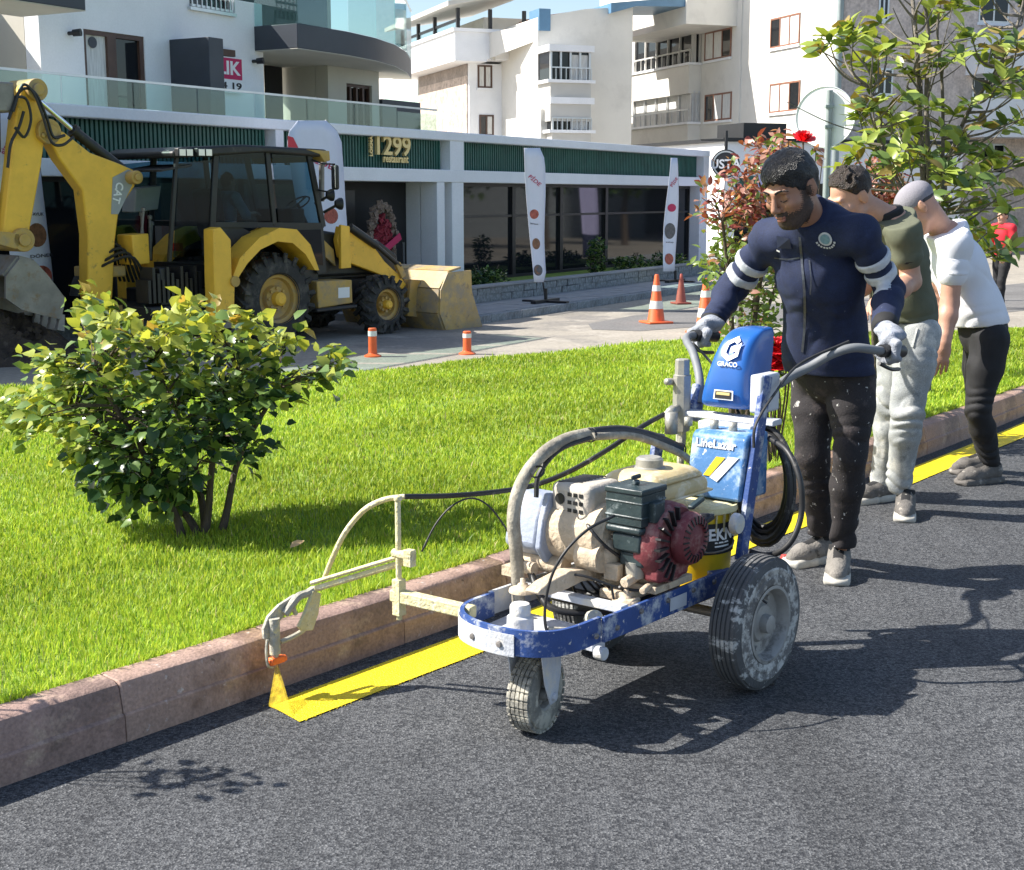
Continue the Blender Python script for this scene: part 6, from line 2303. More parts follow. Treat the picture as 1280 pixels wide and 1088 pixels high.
# paint fan leaving the nozzle
m = bpy.data.materials.new('paint_mist')
m.use_nodes = True
nt = m.node_tree
pb = nt.nodes['Principled BSDF']
pb.inputs['Base Color'].default_value = (0.86, 0.62, 0.03, 1)
pb.inputs['Roughness'].default_value = 0.9
trn = nd(nt, 'ShaderNodeBsdfTransparent')
ms = nd(nt, 'ShaderNodeMixShader')
nz = nd(nt, 'ShaderNodeTexNoise')
nz.inputs['Scale'].default_value = 60
tcn = nd(nt, 'ShaderNodeTexCoord')
nt.links.new(tcn.outputs['Object'], nz.inputs['Vector'])
mr = nd(nt, 'ShaderNodeMapRange')
mr.inputs['From Min'].default_value = 0.3
mr.inputs['From Max'].default_value = 0.7
mr.inputs['To Min'].default_value = 0.12
mr.inputs['To Max'].default_value = 0.36
nt.links.new(nz.outputs[0], mr.inputs[0])
nt.links.new(mr.outputs[0], ms.inputs[0])
nt.links.new(trn.outputs[0], ms.inputs[1])
nt.links.new(pb.outputs[0], ms.inputs[2])
nt.links.new(ms.outputs[0], nt.nodes['Material Output'].inputs[0])
Nw = MA.w(NZ[0], GY, NZ[2] - 0.004)
e0 = kerb_xy(S0 + 0.006, -0.10)
e1 = kerb_xy(S0 - 0.006, -0.215)
b = MB()
tv = np.array([KD[0], KD[1]]) * 0.003
b.mesh([tuple(Nw + np.array([0.003, 0.003, 0])), tuple(Nw - np.array([0.003, 0.003, 0])),
        (e0[0] + tv[0], e0[1] + tv[1], 0.006), (e0[0] - tv[0], e0[1] - tv[1], 0.006),
        (e1[0] - tv[0], e1[1] - tv[1], 0.006), (e1[0] + tv[0], e1[1] + tv[1], 0.006)],
       [(0, 2, 5), (1, 4, 3), (0, 1, 3, 2), (0, 5, 4, 1), (2, 3, 4, 5)])
spo = b.build('paint_spray', m, None)
tag(spo, 'translucent yellow fan of paint spraying from the nozzle onto the road', 'paint spray')

# paint pail on the platform
px_, py_ = -0.085, 0.02
pail = thing('paint_pail', 'yellow paint pail with a black label behind the engine', 'paint pail', MA.w(px_, py_, 0.272), MA.deg)
b = MB(); b.lathe([(0.001, 0.0), (0.108, 0.0), (0.112, 0.004), (0.122, 0.24), (0.127, 0.243), (0.127, 0.252), (0.118, 0.252), (0.110, 0.02), (0.001, 0.016)], (0, 0, 0), (0, 0, 1), 32); b.build('body', M_yel, pail, smooth=35)
b = MB(); b.lathe([(0.1195, 0.115), (0.1235, 0.215), (0.1255, 0.215), (0.1215, 0.115)], (0, 0, 0), (0, 0, 1), 32, True); b.build('label', M_blackprint, pail, smooth=35)
b = MB(); b.lathe([(0.001, 0.262), (0.10, 0.262), (0.118, 0.258), (0.132, 0.264), (0.134, 0.246), (0.128, 0.242)], (0, 0, 0), (0, 0, 1), 32); b.build('lid', M_cream, pail, smooth=35)
vs, fs = text_mesh('TEKNO', 0.052, 0.0006, 0.0015)
b = MB()
av = math.radians(76)
b.mesh([((0.1245 + 0.02 * (v[2]) * 0 + 0.0012 - v[1]) * math.cos(av + v[0] / 0.125), (0.1245 + 0.0012 - v[1]) * math.sin(av + v[0] / 0.125), 0.178 + v[2]) for v in vs], fs)
b.build('lettering', M_whiteprint, pail)
b = MB()
for k, z in enumerate((0.15, 0.138)):
    for q in range(24):
        a = av - 0.25 + 0.5 * q / 24
        r_ = 0.1228
        b.mesh([(r_ * math.cos(a), r_ * math.sin(a), z), (r_ * math.cos(a + 0.02), r_ * math.sin(a + 0.02), z), (r_ * math.cos(a + 0.02), r_ * math.sin(a + 0.02), z + 0.005), (r_ * math.cos(a), r_ * math.sin(a), z + 0.005)], [(0, 1, 2, 3)])
tag(b.build('fine_print', M_whiteprint, pail), kind='stuff')
b = MB()
b.tube(curve_pts([(-0.10, -0.08, 0.23), (-0.02, 0.13, 0.15), (0.10, 0.085, 0.13), (0.128, 0.0, 0.235)], 6), 0.003, 6); b.build('handle', M_steel, pail)
# small clutter on the machine: fuel line, plug lead, starter handle, bolts, clips, drips
b = MB(); b.tube(curve_pts([(0.24, 0.09, 0.60), (0.27, 0.13, 0.56), (0.31, 0.15, 0.52), (0.34, 0.13, 0.47)], 5), 0.005, 6); b.build('fuel_line', M_hose_d, ls)
b = MB(); b.tube(curve_pts([(0.40, -0.04, 0.53), (0.46, -0.01, 0.55), (0.45, 0.04, 0.50), (0.37, 0.06, 0.44)], 5), 0.005, 6); b.cyl((0.385, -0.04, 0.525), (0.43, -0.04, 0.54), 0.012, n=8); b.build('plug_lead', M_black, ls)
b = MB(); b.tube([(0.17, 0.19, 0.555), (0.15, 0.215, 0.555)], 0.012, 8); b.bar((0.135, 0.215, 0.555), (0.185, 0.215, 0.545), 0.016, 0.018); b.build('starter_handle', M_black, ls, bevel=0.004)
b = MB()
for x in (0.04, 0.16, 0.30, 0.44, 0.56, 0.66):
    b.lathe([(0.001, 0.007), (0.007, 0.006), (0.009, 0.0)], (x, 0.167, 0.322 - 0.02 * (x > 0.5)), (0, 1, 0), 8)
tag(b.build('rail_bolts', M_steel, ls), kind='stuff')
b = MB(); b.tube(curve_pts([(0.47, -0.22, 0.38), (0.52, -0.1, 0.30), (0.42, 0.02, 0.285), (0.25, 0.08, 0.29), (0.05, 0.1, 0.30)], 6), 0.011, 8); b.build('pressure_hose', M_hose_d, ls, smooth=50)
b = MB(); b.tube(curve_pts([(0.52, -0.14, 0.365), (0.50, -0.02, 0.41), (0.42, 0.08, 0.37), (0.34, 0.155, 0.36), (0.2, 0.165, 0.36)], 6), 0.004, 6); b.build('throttle_cable', M_hose_d, ls, smooth=50)
b = MB(); b.box2((0.20, 0.169, 0.285), (0.29, 0.1705, 0.325)); b.build('rail_label', M_ctrl, ls)
b = MB(); b.box((0.40, 0.163, 0.30), (0.10, 0.006, 0.03)); b.build('rail_patch', M_frame_dust, ls)
rq = random.Random(77)
b = MB()
for k in range(26):
    x, y = rq.uniform(-0.2, 0.12), rq.uniform(-0.2, 0.14)
    b.lathe([(0.001, 0.003), (rq.uniform(0.006, 0.02), 0.0)], (x, y, 0.271), (0, 0, 1), 8)
tag(b.build('paint_drips', M_cream, ls), kind='stuff')
b = MB()
for k in range(9):
    a = math.radians(20 + 14 * k)
    l_ = rq.uniform(0.02, 0.07)
    b.bar((0.127 * math.cos(a), 0.127 * math.sin(a), 0.245), (0.1255 * math.cos(a), 0.1255 * math.sin(a), 0.245 - l_), 0.004, 0.007, up=(math.cos(a), math.sin(a), 0))
tag(b.build('drips', M_cream, pail), kind='stuff')

# ================================================================== people: distance-field bodies turned into meshes
from mathutils.bvhtree import BVHTree


def V3(p):
    return np.array(p, float)


def unit(v):
    v = V3(v)
    return v / np.linalg.norm(v)


def cone(a, b, ra, rb, k=0.03):
    return ('c', V3(a), V3(b), ra, rb, k)


def ell(c, axes, rad, k=0.03):
    """axes: 3 rows made orthonormal; rad along each"""
    a = np.array(axes, float)
    a0 = unit(a[0])
    a1 = unit(a[1] - a0 * (a[1] @ a0))
    axes = np.array([a0, a1, np.cross(a0, a1)])
    return ('e', V3(c), np.array(axes, float), V3(rad), 0, k)


def rbox(c, axes, half, r=0.01, k=0.01):
    return ('b', V3(c), np.array(axes, float), V3(half), r, k)


def sdf_mesh(prims, h, grow=0.0, cuts=(), folds=None, carve=(), pad=0.03):
    """smooth union of prims -> verts, quads (naive surface nets)"""
    lo = np.full(3, 1e9)
    hi = np.full(3, -1e9)
    bbs = []
    for p in prims:
        if p[0] == 'c':
            r = max(p[3], p[4]) + grow
            a = np.minimum(p[1], p[2]) - r
            b = np.maximum(p[1], p[2]) + r
        else:
            e = (np.abs(p[2]) * (p[3] + grow + (p[4] if p[0] == 'b' else 0))[:, None]).sum(0)
            a, b = p[1] - e, p[1] + e
        bbs.append((a, b))
        lo = np.minimum(lo, a)
        hi = np.maximum(hi, b)
    lo -= pad
    hi += pad
    n = np.ceil((hi - lo) / h).astype(int) + 1
    D = np.full(n, 0.5, np.float32)
    for p, (a, b) in zip(prims, bbs):
        k = p[5]
        m = k + 0.03
        i0 = np.maximum(((a - m - lo) / h).astype(int), 0)
        i1 = np.minimum(((b + m - lo) / h).astype(int) + 2, n)
        ax = [lo[q] + h * np.arange(i0[q], i1[q]) for q in range(3)]
        X, Y, Z = np.meshgrid(*ax, indexing='ij')
        Q = np.stack([X, Y, Z], -1)
        if p[0] == 'c':
            ba = p[2] - p[1]
            t = np.clip(((Q - p[1]) @ ba) / (ba @ ba + 1e-12), 0, 1)
            d = np.linalg.norm(Q - p[1] - t[..., None] * ba, axis=-1) - (p[3] + (p[4] - p[3]) * t) - grow
        elif p[0] == 'e':
            L = (Q - p[1]) @ p[2].T
            r = p[3] + grow
            k0 = np.linalg.norm(L / r, axis=-1)
            k1 = np.linalg.norm(L / (r * r), axis=-1) + 1e-9
            d = k0 * (k0 - 1) / k1
        else:
            L = np.abs((Q - p[1]) @ p[2].T) - (p[3] + grow)
            d = np.linalg.norm(np.maximum(L, 0), axis=-1) + np.minimum(L.max(-1), 0) - p[4]
        S = D[i0[0]:i1[0], i0[1]:i1[1], i0[2]:i1[2]]
        if k > 0:
            hh = np.clip(0.5 + 0.5 * (S - d) / k, 0, 1)
            S[...] = S * (1 - hh) + d * hh - k * hh * (1 - hh)
        else:
            S[...] = np.minimum(S, d)
    if folds is not None or cuts or carve:
        ax = [lo[q] + h * np.arange(n[q]) for q in range(3)]
        if folds is not None:
            idx = np.argwhere(np.abs(D) < 0.03)
            P = lo + h * idx
            D[tuple(idx.T)] += folds(P).astype(np.float32)
        for (c, r, k) in carve:
            i0 = np.maximum(((c - r - 0.05 - lo) / h).astype(int), 0)
            i1 = np.minimum(((c + r + 0.05 - lo) / h).astype(int) + 2, n)
            X, Y, Z = np.meshgrid(*[ax[q][i0[q]:i1[q]] for q in range(3)], indexing='ij')
            d = -(np.sqrt((X - c[0]) ** 2 + (Y - c[1]) ** 2 + (Z - c[2]) ** 2) - r)
            S = D[i0[0]:i1[0], i0[1]:i1[1], i0[2]:i1[2]]
            hh = np.clip(0.5 - 0.5 * (S - d) / k, 0, 1)
            S[...] = S * (1 - hh) + d * hh + k * hh * (1 - hh)
        for cu in cuts:                      # keep the side the normal points away from
            c, nn = V3(cu[0]), unit(cu[1])
            d = (ax[0][:, None, None] - c[0]) * nn[0] + (ax[1][None, :, None] - c[1]) * nn[1] + (ax[2][None, None, :] - c[2]) * nn[2]
            if len(cu) > 2:                  # ragged edge
                X, Y, Z = np.meshgrid(*ax, indexing='ij')
                d = d + cu[2] * (np.sin(X * 310 + Z * 90) + np.sin(Y * 270 - Z * 140 + 1) + 0.6 * np.sin(X * 150 - Y * 170))
            D = np.maximum(D, d.astype(np.float32))
    return nets(D, lo, h)


def nets(D, lo, h):
    s = D < 0
    nx, ny, nz = D.shape
    cnt = np.zeros((nx - 1, ny - 1, nz - 1), np.int8)
    cs = [(i, j, k) for i in (0, 1) for j in (0, 1) for k in (0, 1)]
    for i, j, k in cs:
        cnt += s[i:nx - 1 + i, j:ny - 1 + j, k:nz - 1 + k]
    act = np.argwhere((cnt > 0) & (cnt < 8))
    vid = np.full(cnt.shape, -1, np.int32)
    vid[tuple(act.T)] = np.arange(len(act))
    acc = np.zeros((len(act), 3))
    num = np.zeros(len(act))
    vals = {c: D[act[:, 0] + c[0], act[:, 1] + c[1], act[:, 2] + c[2]] for c in cs}
    for a in cs:
        for q in range(3):
            if a[q] == 0:
                b = list(a)
                b[q] = 1
                b = tuple(b)
                va, vb = vals[a], vals[b]
                x = (va < 0) != (vb < 0)
                t = va[x] / (va[x] - vb[x])
                P = np.tile(np.array(a, float), (x.sum(), 1))
                P[:, q] += t
                acc[x] += P
                num[x] += 1
    Vv = lo + h * (act + acc / num[:, None])
    F_ = []
    for q in range(3):
        sl0 = [slice(None)] * 3
        sl1 = [slice(None)] * 3
        sl0[q] = slice(0, -1)
        sl1[q] = slice(1, None)
        A, B = s[tuple(sl0)], s[tuple(sl1)]
        e = np.argwhere(A != B)
        u, v = [(1, 2), (2, 0), (0, 1)][q]
        ok = (e[:, u] > 0) & (e[:, v] > 0) & (e[:, u] < D.shape[u] - 1) & (e[:, v] < D.shape[v] - 1)
        e = e[ok]
        ins = A[tuple(e.T)]
        quad = []
        for du, dv in ((-1, -1), (0, -1), (0, 0), (-1, 0)):
            c = e.copy()
            c[:, u] += du
            c[:, v] += dv
            quad.append(vid[tuple(c.T)])
        quad = np.stack(quad, 1)
        quad[~ins] = quad[~ins][:, ::-1]
        F_.append(quad)
    F_ = np.concatenate(F_)
    return Vv, F_[(F_ >= 0).all(1)]


def smooth_verts(Vv, F_, it=2):
    e = np.concatenate([F_[:, [0, 1]], F_[:, [1, 2]], F_[:, [2, 3]], F_[:, [3, 0]]])
    for _ in range(it):
        acc = np.zeros_like(Vv)
        num = np.zeros(len(Vv))
        for a, b in ((0, 1), (1, 0)):
            for q in range(3):
                acc[:, q] += np.bincount(e[:, a], Vv[e[:, b], q], len(Vv))
            num += np.bincount(e[:, a], minlength=len(Vv))
        Vv = 0.5 * Vv + 0.5 * acc / np.maximum(num, 1)[:, None]
    return Vv


def skin_object(name, parts, mats, parent, index=None):
    """parts: list of (verts, quads) merged into one smooth mesh, index(P) -> material per face"""
    k = 0
    VV, FF = [], []
    for v, f in parts:
        VV.append(v)
        FF.append(f + k)
        k += len(v)
    Vv = np.concatenate(VV)
    Fq = np.concatenate(FF)
    base = np.array(local_matrix(parent).translation) if parent else np.zeros(3)
    me = bpy.data.meshes.new(name)
    me.vertices.add(len(Vv))
    me.vertices.foreach_set('co', (Vv - base).astype(np.float32).reshape(-1))
    me.loops.add(len(Fq) * 4)
    me.loops.foreach_set('vertex_index', Fq.astype(np.int32).reshape(-1))
    me.polygons.add(len(Fq))
    me.polygons.foreach_set('loop_start', (np.arange(len(Fq)) * 4).astype(np.int32))
    me.update(calc_edges=True)
    for m_ in mats:
        me.materials.append(m_)
    if index is not None:
        me.polygons.foreach_set('material_index', index(Vv[Fq].mean(1)).astype(np.int32))
    set_smooth(me)
    o = link(name, me, parent)
    return o, Vv, Fq


def bvh(Vv, Fq):
    return BVHTree.FromPolygons([tuple(v) for v in Vv], [tuple(int(i) for i in f) for f in Fq])


def decal(tree, pix, shapes, up=(0, 0, 1), off=0.0025, th=0.0):
    """flat outlines (list of 2D polygons in metres, x to the viewer's right) laid on the surface seen at a pixel"""
    r = Vector(tuple(ray(*pix))).normalized()
    loc, nrm, _, _ = tree.ray_cast(Vector(tuple(EYE)), r)
    if loc is None:
        return None
    u = Vector(up)
    xa = u.cross(nrm).normalized()
    ya = nrm.cross(xa)
    b = MB()
    for poly in shapes:
        P = []
        for x, y in poly:
            p = loc + xa * x + ya * y
            q, n_, _, _ = tree.find_nearest(p)
            P.append(q + n_ * off)
        b.mesh(P, [tuple(range(len(P)))])
    return b


def ribbon(tree, pix, w, off=0.003, n=6):
    """thin strip through pixels lying on the surface"""
    pts = curve_pts([(x, y, 0) for x, y in pix], n)
    b = MB()
    prev = None
    for i, p in enumerate(pts):
        loc, nrm, _, _ = tree.ray_cast(Vector(tuple(EYE)), Vector(tuple(ray(p[0], p[1]))).normalized())
        if loc is None:
            prev = None
            continue
        if prev is not None:
            t = (loc - prev[0]).normalized()
            s = t.cross(nrm).normalized() * w / 2
            a, c = prev[0] + prev[1] * off, loc + nrm * off
            b.mesh([a - s, a + s, c + s, c - s], [(0, 1, 2, 3)])
        prev = (loc, nrm)
    return b


M_skin1 = mat('skin_tan', (0.31, 0.155, 0.095), 0.5, var=0.1, vscale=30, bump=0.08, bscale=220)
M_beard = mat('beard_stubble', (0.050, 0.030, 0.022), 0.7, var=0.35, vscale=120, bump=0.3, bscale=300)
M_lips = mat('lips', (0.30, 0.12, 0.09), 0.45, var=0.08, vscale=60)
M_skin2 = mat('skin_light', (0.50, 0.28, 0.19), 0.5, var=0.1, vscale=25, bump=0.08, bscale=200)
M_skin3 = mat('skin_pink', (0.50, 0.27, 0.185), 0.5, var=0.12, vscale=20, bump=0.08, bscale=200)
M_hair = mat('hair_black', (0.010, 0.010, 0.012), 0.34, var=0.6, vscale=90, bump=1.0, bscale=240, stretch=(1, 2.4, 0.5))
M_hair2 = mat('hair_brown', (0.028, 0.018, 0.012), 0.5, var=0.5, vscale=80, bump=0.7, bscale=180)
M_navy = mat('navy_fleece', (0.010, 0.018, 0.055), 0.85, var=0.25, vscale=22, bump=0.12, bscale=260, crease=0.55, cscale=6.5, spots=[((0.26, 0.28, 0.32), 42, 0.70, 0.73)], fine=0.25, fscale=260)
M_stripe = mat('reflective_stripe', (0.50, 0.52, 0.55), 0.45, var=0.12, vscale=25)
M_trous = mat('work_trousers', (0.020, 0.017, 0.019), 0.85, var=0.35, vscale=9, bump=0.18, bscale=180, crease=0.7, cscale=7.5, spots=[((0.070, 0.055, 0.054), 7, 0.55, 0.70), ((0.55, 0.54, 0.52), 34, 0.645, 0.67), ((0.45, 0.44, 0.42), 9, 0.66, 0.70)], fine=0.2, fscale=220)
M_shoe = mat('dusty_shoe', (0.20, 0.185, 0.165), 0.85, var=0.25, vscale=28, bump=0.3, bscale=120, spots=[((0.06, 0.055, 0.05), 18, 0.58, 0.68)])
M_sole = mat('shoe_sole', (0.46, 0.44, 0.39), 0.8, var=0.2, vscale=30)
M_shoe_d = mat('grey_shoe', (0.12, 0.11, 0.10), 0.8, var=0.3, vscale=26, spots=[((0.34, 0.31, 0.27), 20, 0.56, 0.66)], bump=0.2, bscale=120)
M_glove = mat('work_glove', (0.27, 0.29, 0.33), 0.8, var=0.2, vscale=26, bump=0.35, bscale=160, spots=[((0.50, 0.50, 0.50), 22, 0.58, 0.66), ((0.08, 0.085, 0.09), 30, 0.64, 0.70)])
M_olive = mat('olive_tee', (0.105, 0.112, 0.072), 0.85, var=0.12, vscale=14, bump=0.1, bscale=200, crease=0.5, cscale=5)
M_black_knit = mat('black_rib_knit', (0.014, 0.014, 0.015), 0.85, var=0.2, vscale=20)
M_jeans = mat('faded_work_jeans', (0.30, 0.315, 0.315), 0.85, var=0.2, vscale=9, bump=0.18, bscale=180, crease=0.7, cscale=7, spots=[((0.52, 0.52, 0.49), 8, 0.52, 0.66), ((0.15, 0.165, 0.17), 14, 0.60, 0.72)], fine=0.2, fscale=240)
M_whitetee = mat('white_tee', (0.74, 0.75, 0.79), 0.85, var=0.03, vscale=10, bump=0.08, bscale=200, crease=0.4, cscale=5)
M_blackpants = mat('black_trousers', (0.012, 0.012, 0.014), 0.8, var=0.3, vscale=14, bump=0.1, bscale=200, crease=0.6, cscale=6)
M_cap = mat('grey_cap', (0.235, 0.225, 0.25), 0.85, var=0.1, vscale=18, bump=0.25, bscale=220)
M_cap_d = mat('cap_brim', (0.05, 0.048, 0.052), 0.85, var=0.1, vscale=18)
M_eye = mat('eye', (0.05, 0.035, 0.03), 0.2, var=0.0)
M_redshirt = mat('red_shirt', (0.52, 0.015, 0.03), 0.8, var=0.12, vscale=8)
M_greystripe = mat('grey_shirt', (0.45, 0.47, 0.50), 0.85, var=0.2, vscale=8)

SN = [(unit(np.random.default_rng(s).normal(size=3)), 18 + 13 * s, s * 1.7) for s in range(5)]


def wrinkle(amp, scale=1.0, centres=()):
    """cloth folds: soft waves, stronger round the joints given as (point, radius, axis, waves per metre)"""
    def fn(P):
        w = np.zeros(len(P))
        ph = 0
        for d, f, o in SN[:4]:
            ph = ph + np.sin(P @ d * f * scale + o)
        w += amp * 0.35 * ph
        for c, r, ax, fq, am in centres:
            q = P - V3(c)
            g = np.exp(-(q ** 2).sum(1) / (r * r))
            al = q @ unit(ax)
            side = np.sin((P @ SN[0][0]) * 21 + 1) * 0.6 + np.sin((P @ SN[2][0]) * 33) * 0.5
            big = 0.55 + 0.45 * np.sin((P @ SN[1][0]) * 26 + al * 18)
            w += am * 1.35 * g * big * (1 - 2 * np.abs(np.sin(al * fq * 0.42 + 2.6 * side)) ** 0.8)
        return w
    return fn


def head_axes(f, roll=0.0):
    f = unit(f)
    u = np.array([0, 0, 1.0]) - f * f[2]
    u = unit(u)
    l = np.cross(u, f)
    if roll:
        u, l = u * math.cos(roll) + l * math.sin(roll), l * math.cos(roll) - u * math.sin(roll)
    return f, l, u


def head_prims(c, f, l, u, s=1.0):
    A = np.array([f, l, u])

    def P(a, b, d):
        return V3(c) + (f * a + l * b + u * d) * s
    pr = [ell(P(-0.012, 0, 0.032), A, np.array([0.098, 0.075, 0.090]) * s, 0.02),
          ell(P(0.026, 0, -0.035), A, np.array([0.070, 0.062, 0.085]) * s, 0.03),
          ell(P(0.055, 0, -0.098), A, np.array([0.034, 0.032, 0.024]) * s, 0.03),
          cone(P(0.01, 0.050, -0.07), P(0.055, 0.022, -0.100), 0.020 * s, 0.020 * s, 0.025),
          cone(P(0.01, -0.050, -0.07), P(0.055, -0.022, -0.100), 0.020 * s, 0.020 * s, 0.025),
          cone(P(0.082, 0.040, 0.030), P(0.090, 0.012, 0.026), 0.011 * s, 0.011 * s, 0.012),
          cone(P(0.082, -0.040, 0.030), P(0.090, -0.012, 0.026), 0.011 * s, 0.011 * s, 0.012),
          ell(P(0.064, 0.042, -0.022), A, np.array([0.026, 0.024, 0.020]) * s, 0.02),
          ell(P(0.064, -0.042, -0.022), A, np.array([0.026, 0.024, 0.020]) * s, 0.02),
          cone(P(0.092, 0, 0.022), P(0.117, 0, -0.026), 0.0085 * s, 0.0125 * s, 0.010),
          ell(P(0.106, 0.012, -0.031), A, np.array([0.011, 0.008, 0.008]) * s, 0.006),
          ell(P(0.106, -0.012, -0.031), A, np.array([0.011, 0.008, 0.008]) * s, 0.006),
          ell(P(0.092, 0, -0.055), A, np.array([0.012, 0.024, 0.012]) * s, 0.010),
          ell(P(0.097, 0, -0.0605), A, np.array([0.009, 0.021, 0.0055]) * s, 0.004),
          ell(P(0.096, 0, -0.0725), A, np.array([0.009, 0.018, 0.0065]) * s, 0.004),
          ell(P(0.080, 0.032, 0.006), A, np.array([0.013, 0.0165, 0.0115]) * s, 0.004),
          ell(P(0.080, -0.032, 0.006), A, np.array([0.013, 0.0165, 0.0115]) * s, 0.004)]
    for sd in (1, -1):
        e = P(-0.012, 0.080 * sd, -0.004)
        ea = np.array([unit(f * 0.95 + l * sd * -0.3), unit(l * sd + f * 0.3), u])
        pr += [ell(e, ea, np.array([0.020, 0.009, 0.032]) * s, 0.006), cone(P(-0.022, 0.086 * sd, 0.022), P(-0.026, 0.086 * sd, -0.012), 0.006 * s, 0.006 * s, 0.004)]
    carve = [(P(0.102, 0.031, 0.009), 0.0175 * s, 0.010), (P(0.102, -0.031, 0.009), 0.0175 * s, 0.010)]
    return pr, carve


def hair_prims(c, f, l, u, s=1.0, vol=0.012, fringe=0.0):
    A = np.array([f, l, u])

    def P(a, b, d):
        return V3(c) + (f * a + l * b + u * d) * s
    pr = [ell(P(-0.016, 0, 0.046), A, np.array([0.098 + vol, 0.074 + vol, 0.084 + vol]) * s, 0.01),
          ell(P(-0.045, 0, 0.010), A, np.array([0.066 + vol * 0.6, 0.070 + vol * 0.5, 0.085]) * s, 0.02)]
    rr_ = random.Random(4)
    for i in range(70):
        th = rr_.uniform(-1.5, 1.5)
        ph = rr_.uniform(0.1, 1.45)
        d = f * (math.cos(ph) * math.cos(th) * 0.9) + l * (math.cos(ph) * math.sin(th)) + u * math.sin(ph)
        q = P(-0.016, 0, 0.046) + d * (0.088 + vol) * s
        t = unit(-f * 0.5 + u * 0.3 + l * rr_.uniform(-0.7, 0.7))
        pr.append(cone(q - t * 0.014 * s, q + t * 0.018 * s, 0.006 * s, 0.004 * s, 0.012))
    return pr


def thin(prims, d):
    """the same body a little slimmer, so that clothes cover it"""
    out = []
    for p in prims:
        out.append((p[0], p[1], p[2], p[3] - d, p[4] - d, p[5] * 0.6) if p[0] == 'c' else (p[0], p[1], p[2], p[3] - d, p[4], p[5] * 0.6))
    return out


def limb(a, b, c, ra, rb, rc):
    """two segments with a muscle swell"""
    a, b, c = V3(a), V3(b), V3(c)
    m1 = a * 0.6 + b * 0.4
    m2 = b * 0.68 + c * 0.32
    return [cone(a, m1, ra, ra * 0.96, 0.02), cone(m1, b, ra * 0.96, rb, 0.02), cone(b, m2, rb, rb * 1.04, 0.02), cone(m2, c, rb * 1.04, rc, 0.02)]


def torso_prims(J, w=1.0):
    shm = (J['shL'] + J['shR']) / 2
    hpm = (J['hipL'] + J['hipR']) / 2
    v = unit(shm - hpm)
    s = J['shL'] - J['shR']
    s = unit(s - v * (s @ v))
    f = np.cross(s, v)
    A = np.array([s, f, v])
    H = np.linalg.norm(shm - hpm)
    pel = hpm + v * 0.05
    sh = np.linalg.norm(J['shL'] - J['shR']) / 2
    sp = J['hipL'] - J['hipR']
    vp = np.array([0, 0, 1.0])
    sp = unit(sp - vp * (sp @ vp))
    Ap = np.array([sp, np.cross(sp, vp), vp])
    T = [ell(pel, Ap, np.array([0.156 * w, 0.116 * w, 0.13]), 0.05),
         ell(hpm + v * H * 0.42, A, np.array([0.150 * w, 0.112 * w, 0.17]), 0.05),
         ell(hpm + v * H * 0.72 - f * 0.01, A, np.array([0.158 * w, 0.124 * w, 0.17]), 0.05),
         cone(J['shR'], J['shL'], 0.050, 0.050, 0.06),
         cone(shm + v * 0.045, J['shL'], 0.058, 0.054, 0.05), cone(shm + v * 0.045, J['shR'], 0.058, 0.054, 0.05), ell(shm + v * 0.045 - f * 0.035, A, np.array([0.10, 0.075, 0.07]), 0.05)]
    return T, s, f, v, hpm, shm


def grip_hand(g, ax, wrist, thick=1.0, out=None):
    """hand closed round a bar at g along ax, coming from the wrist; ax points from thumb side away"""
    g, ax, wrist = V3(g), unit(ax), V3(wrist)
    d = wrist - g
    d = unit(d - ax * (d @ ax))                 # from bar towards the wrist, across the bar
    n_ = np.cross(ax, d)
    if n_[2] < 0:
        n_ = -n_
    pr = []
    R0 = 0.033 * thick

    def on(a, r, t):
        a = math.radians(a)
        return g + ax * t + (d * math.cos(a) + n_ * math.sin(a)) * r
    for j in range(4):
        t = (j - 1.5) * 0.0215
        ln = (0.96, 1.06, 1.0, 0.86)[j]
        kn = on(62, 0.047, t)
        a1 = 62 - 62 * ln
        a2 = a1 - 68 * ln
        a3 = a2 - 50 * ln
        p1, p2, p3 = on(a1 - 40, R0 + 0.008, t), on(a2 - 40, R0, t * 0.95), on(a3 - 40, R0 - 0.003, t * 0.9)
        pr += [cone(kn, p1, 0.0125, 0.0115, 0.004), cone(p1, p2, 0.0115, 0.0105, 0.003), cone(p2, p3, 0.0105, 0.009, 0.003)]
        pr.append(cone(wrist * 0.45 + g * 0.55 + n_ * 0.02 + ax * t * 0.7, kn, 0.017, 0.0135, 0.015))
    A = np.array([ax, unit(wrist - on(62, 0.047, 0)), n_])
    mid = (wrist + on(62, 0.047, 0)) / 2
    pr.append(ell(mid, A, (0.040 * thick, 0.055, 0.019), 0.02))
    # thumb leaves the side of the palm and closes underneath
    th0 = wrist * 0.55 + g * 0.45 - ax * 0.034
    th1 = on(110, 0.045, -0.052)
    th2 = on(170, 0.036, -0.050)
    th3 = on(225, 0.034, -0.038)
    pr += [cone(th0, th1, 0.017, 0.0145, 0.012), cone(th1, th2, 0.0145, 0.0125, 0.004), cone(th2, th3, 0.0125, 0.010, 0.004)]
    pr.append(cone(wrist + unit(wrist - mid) * 0.03, mid, 0.031, 0.03, 0.02))
    return pr


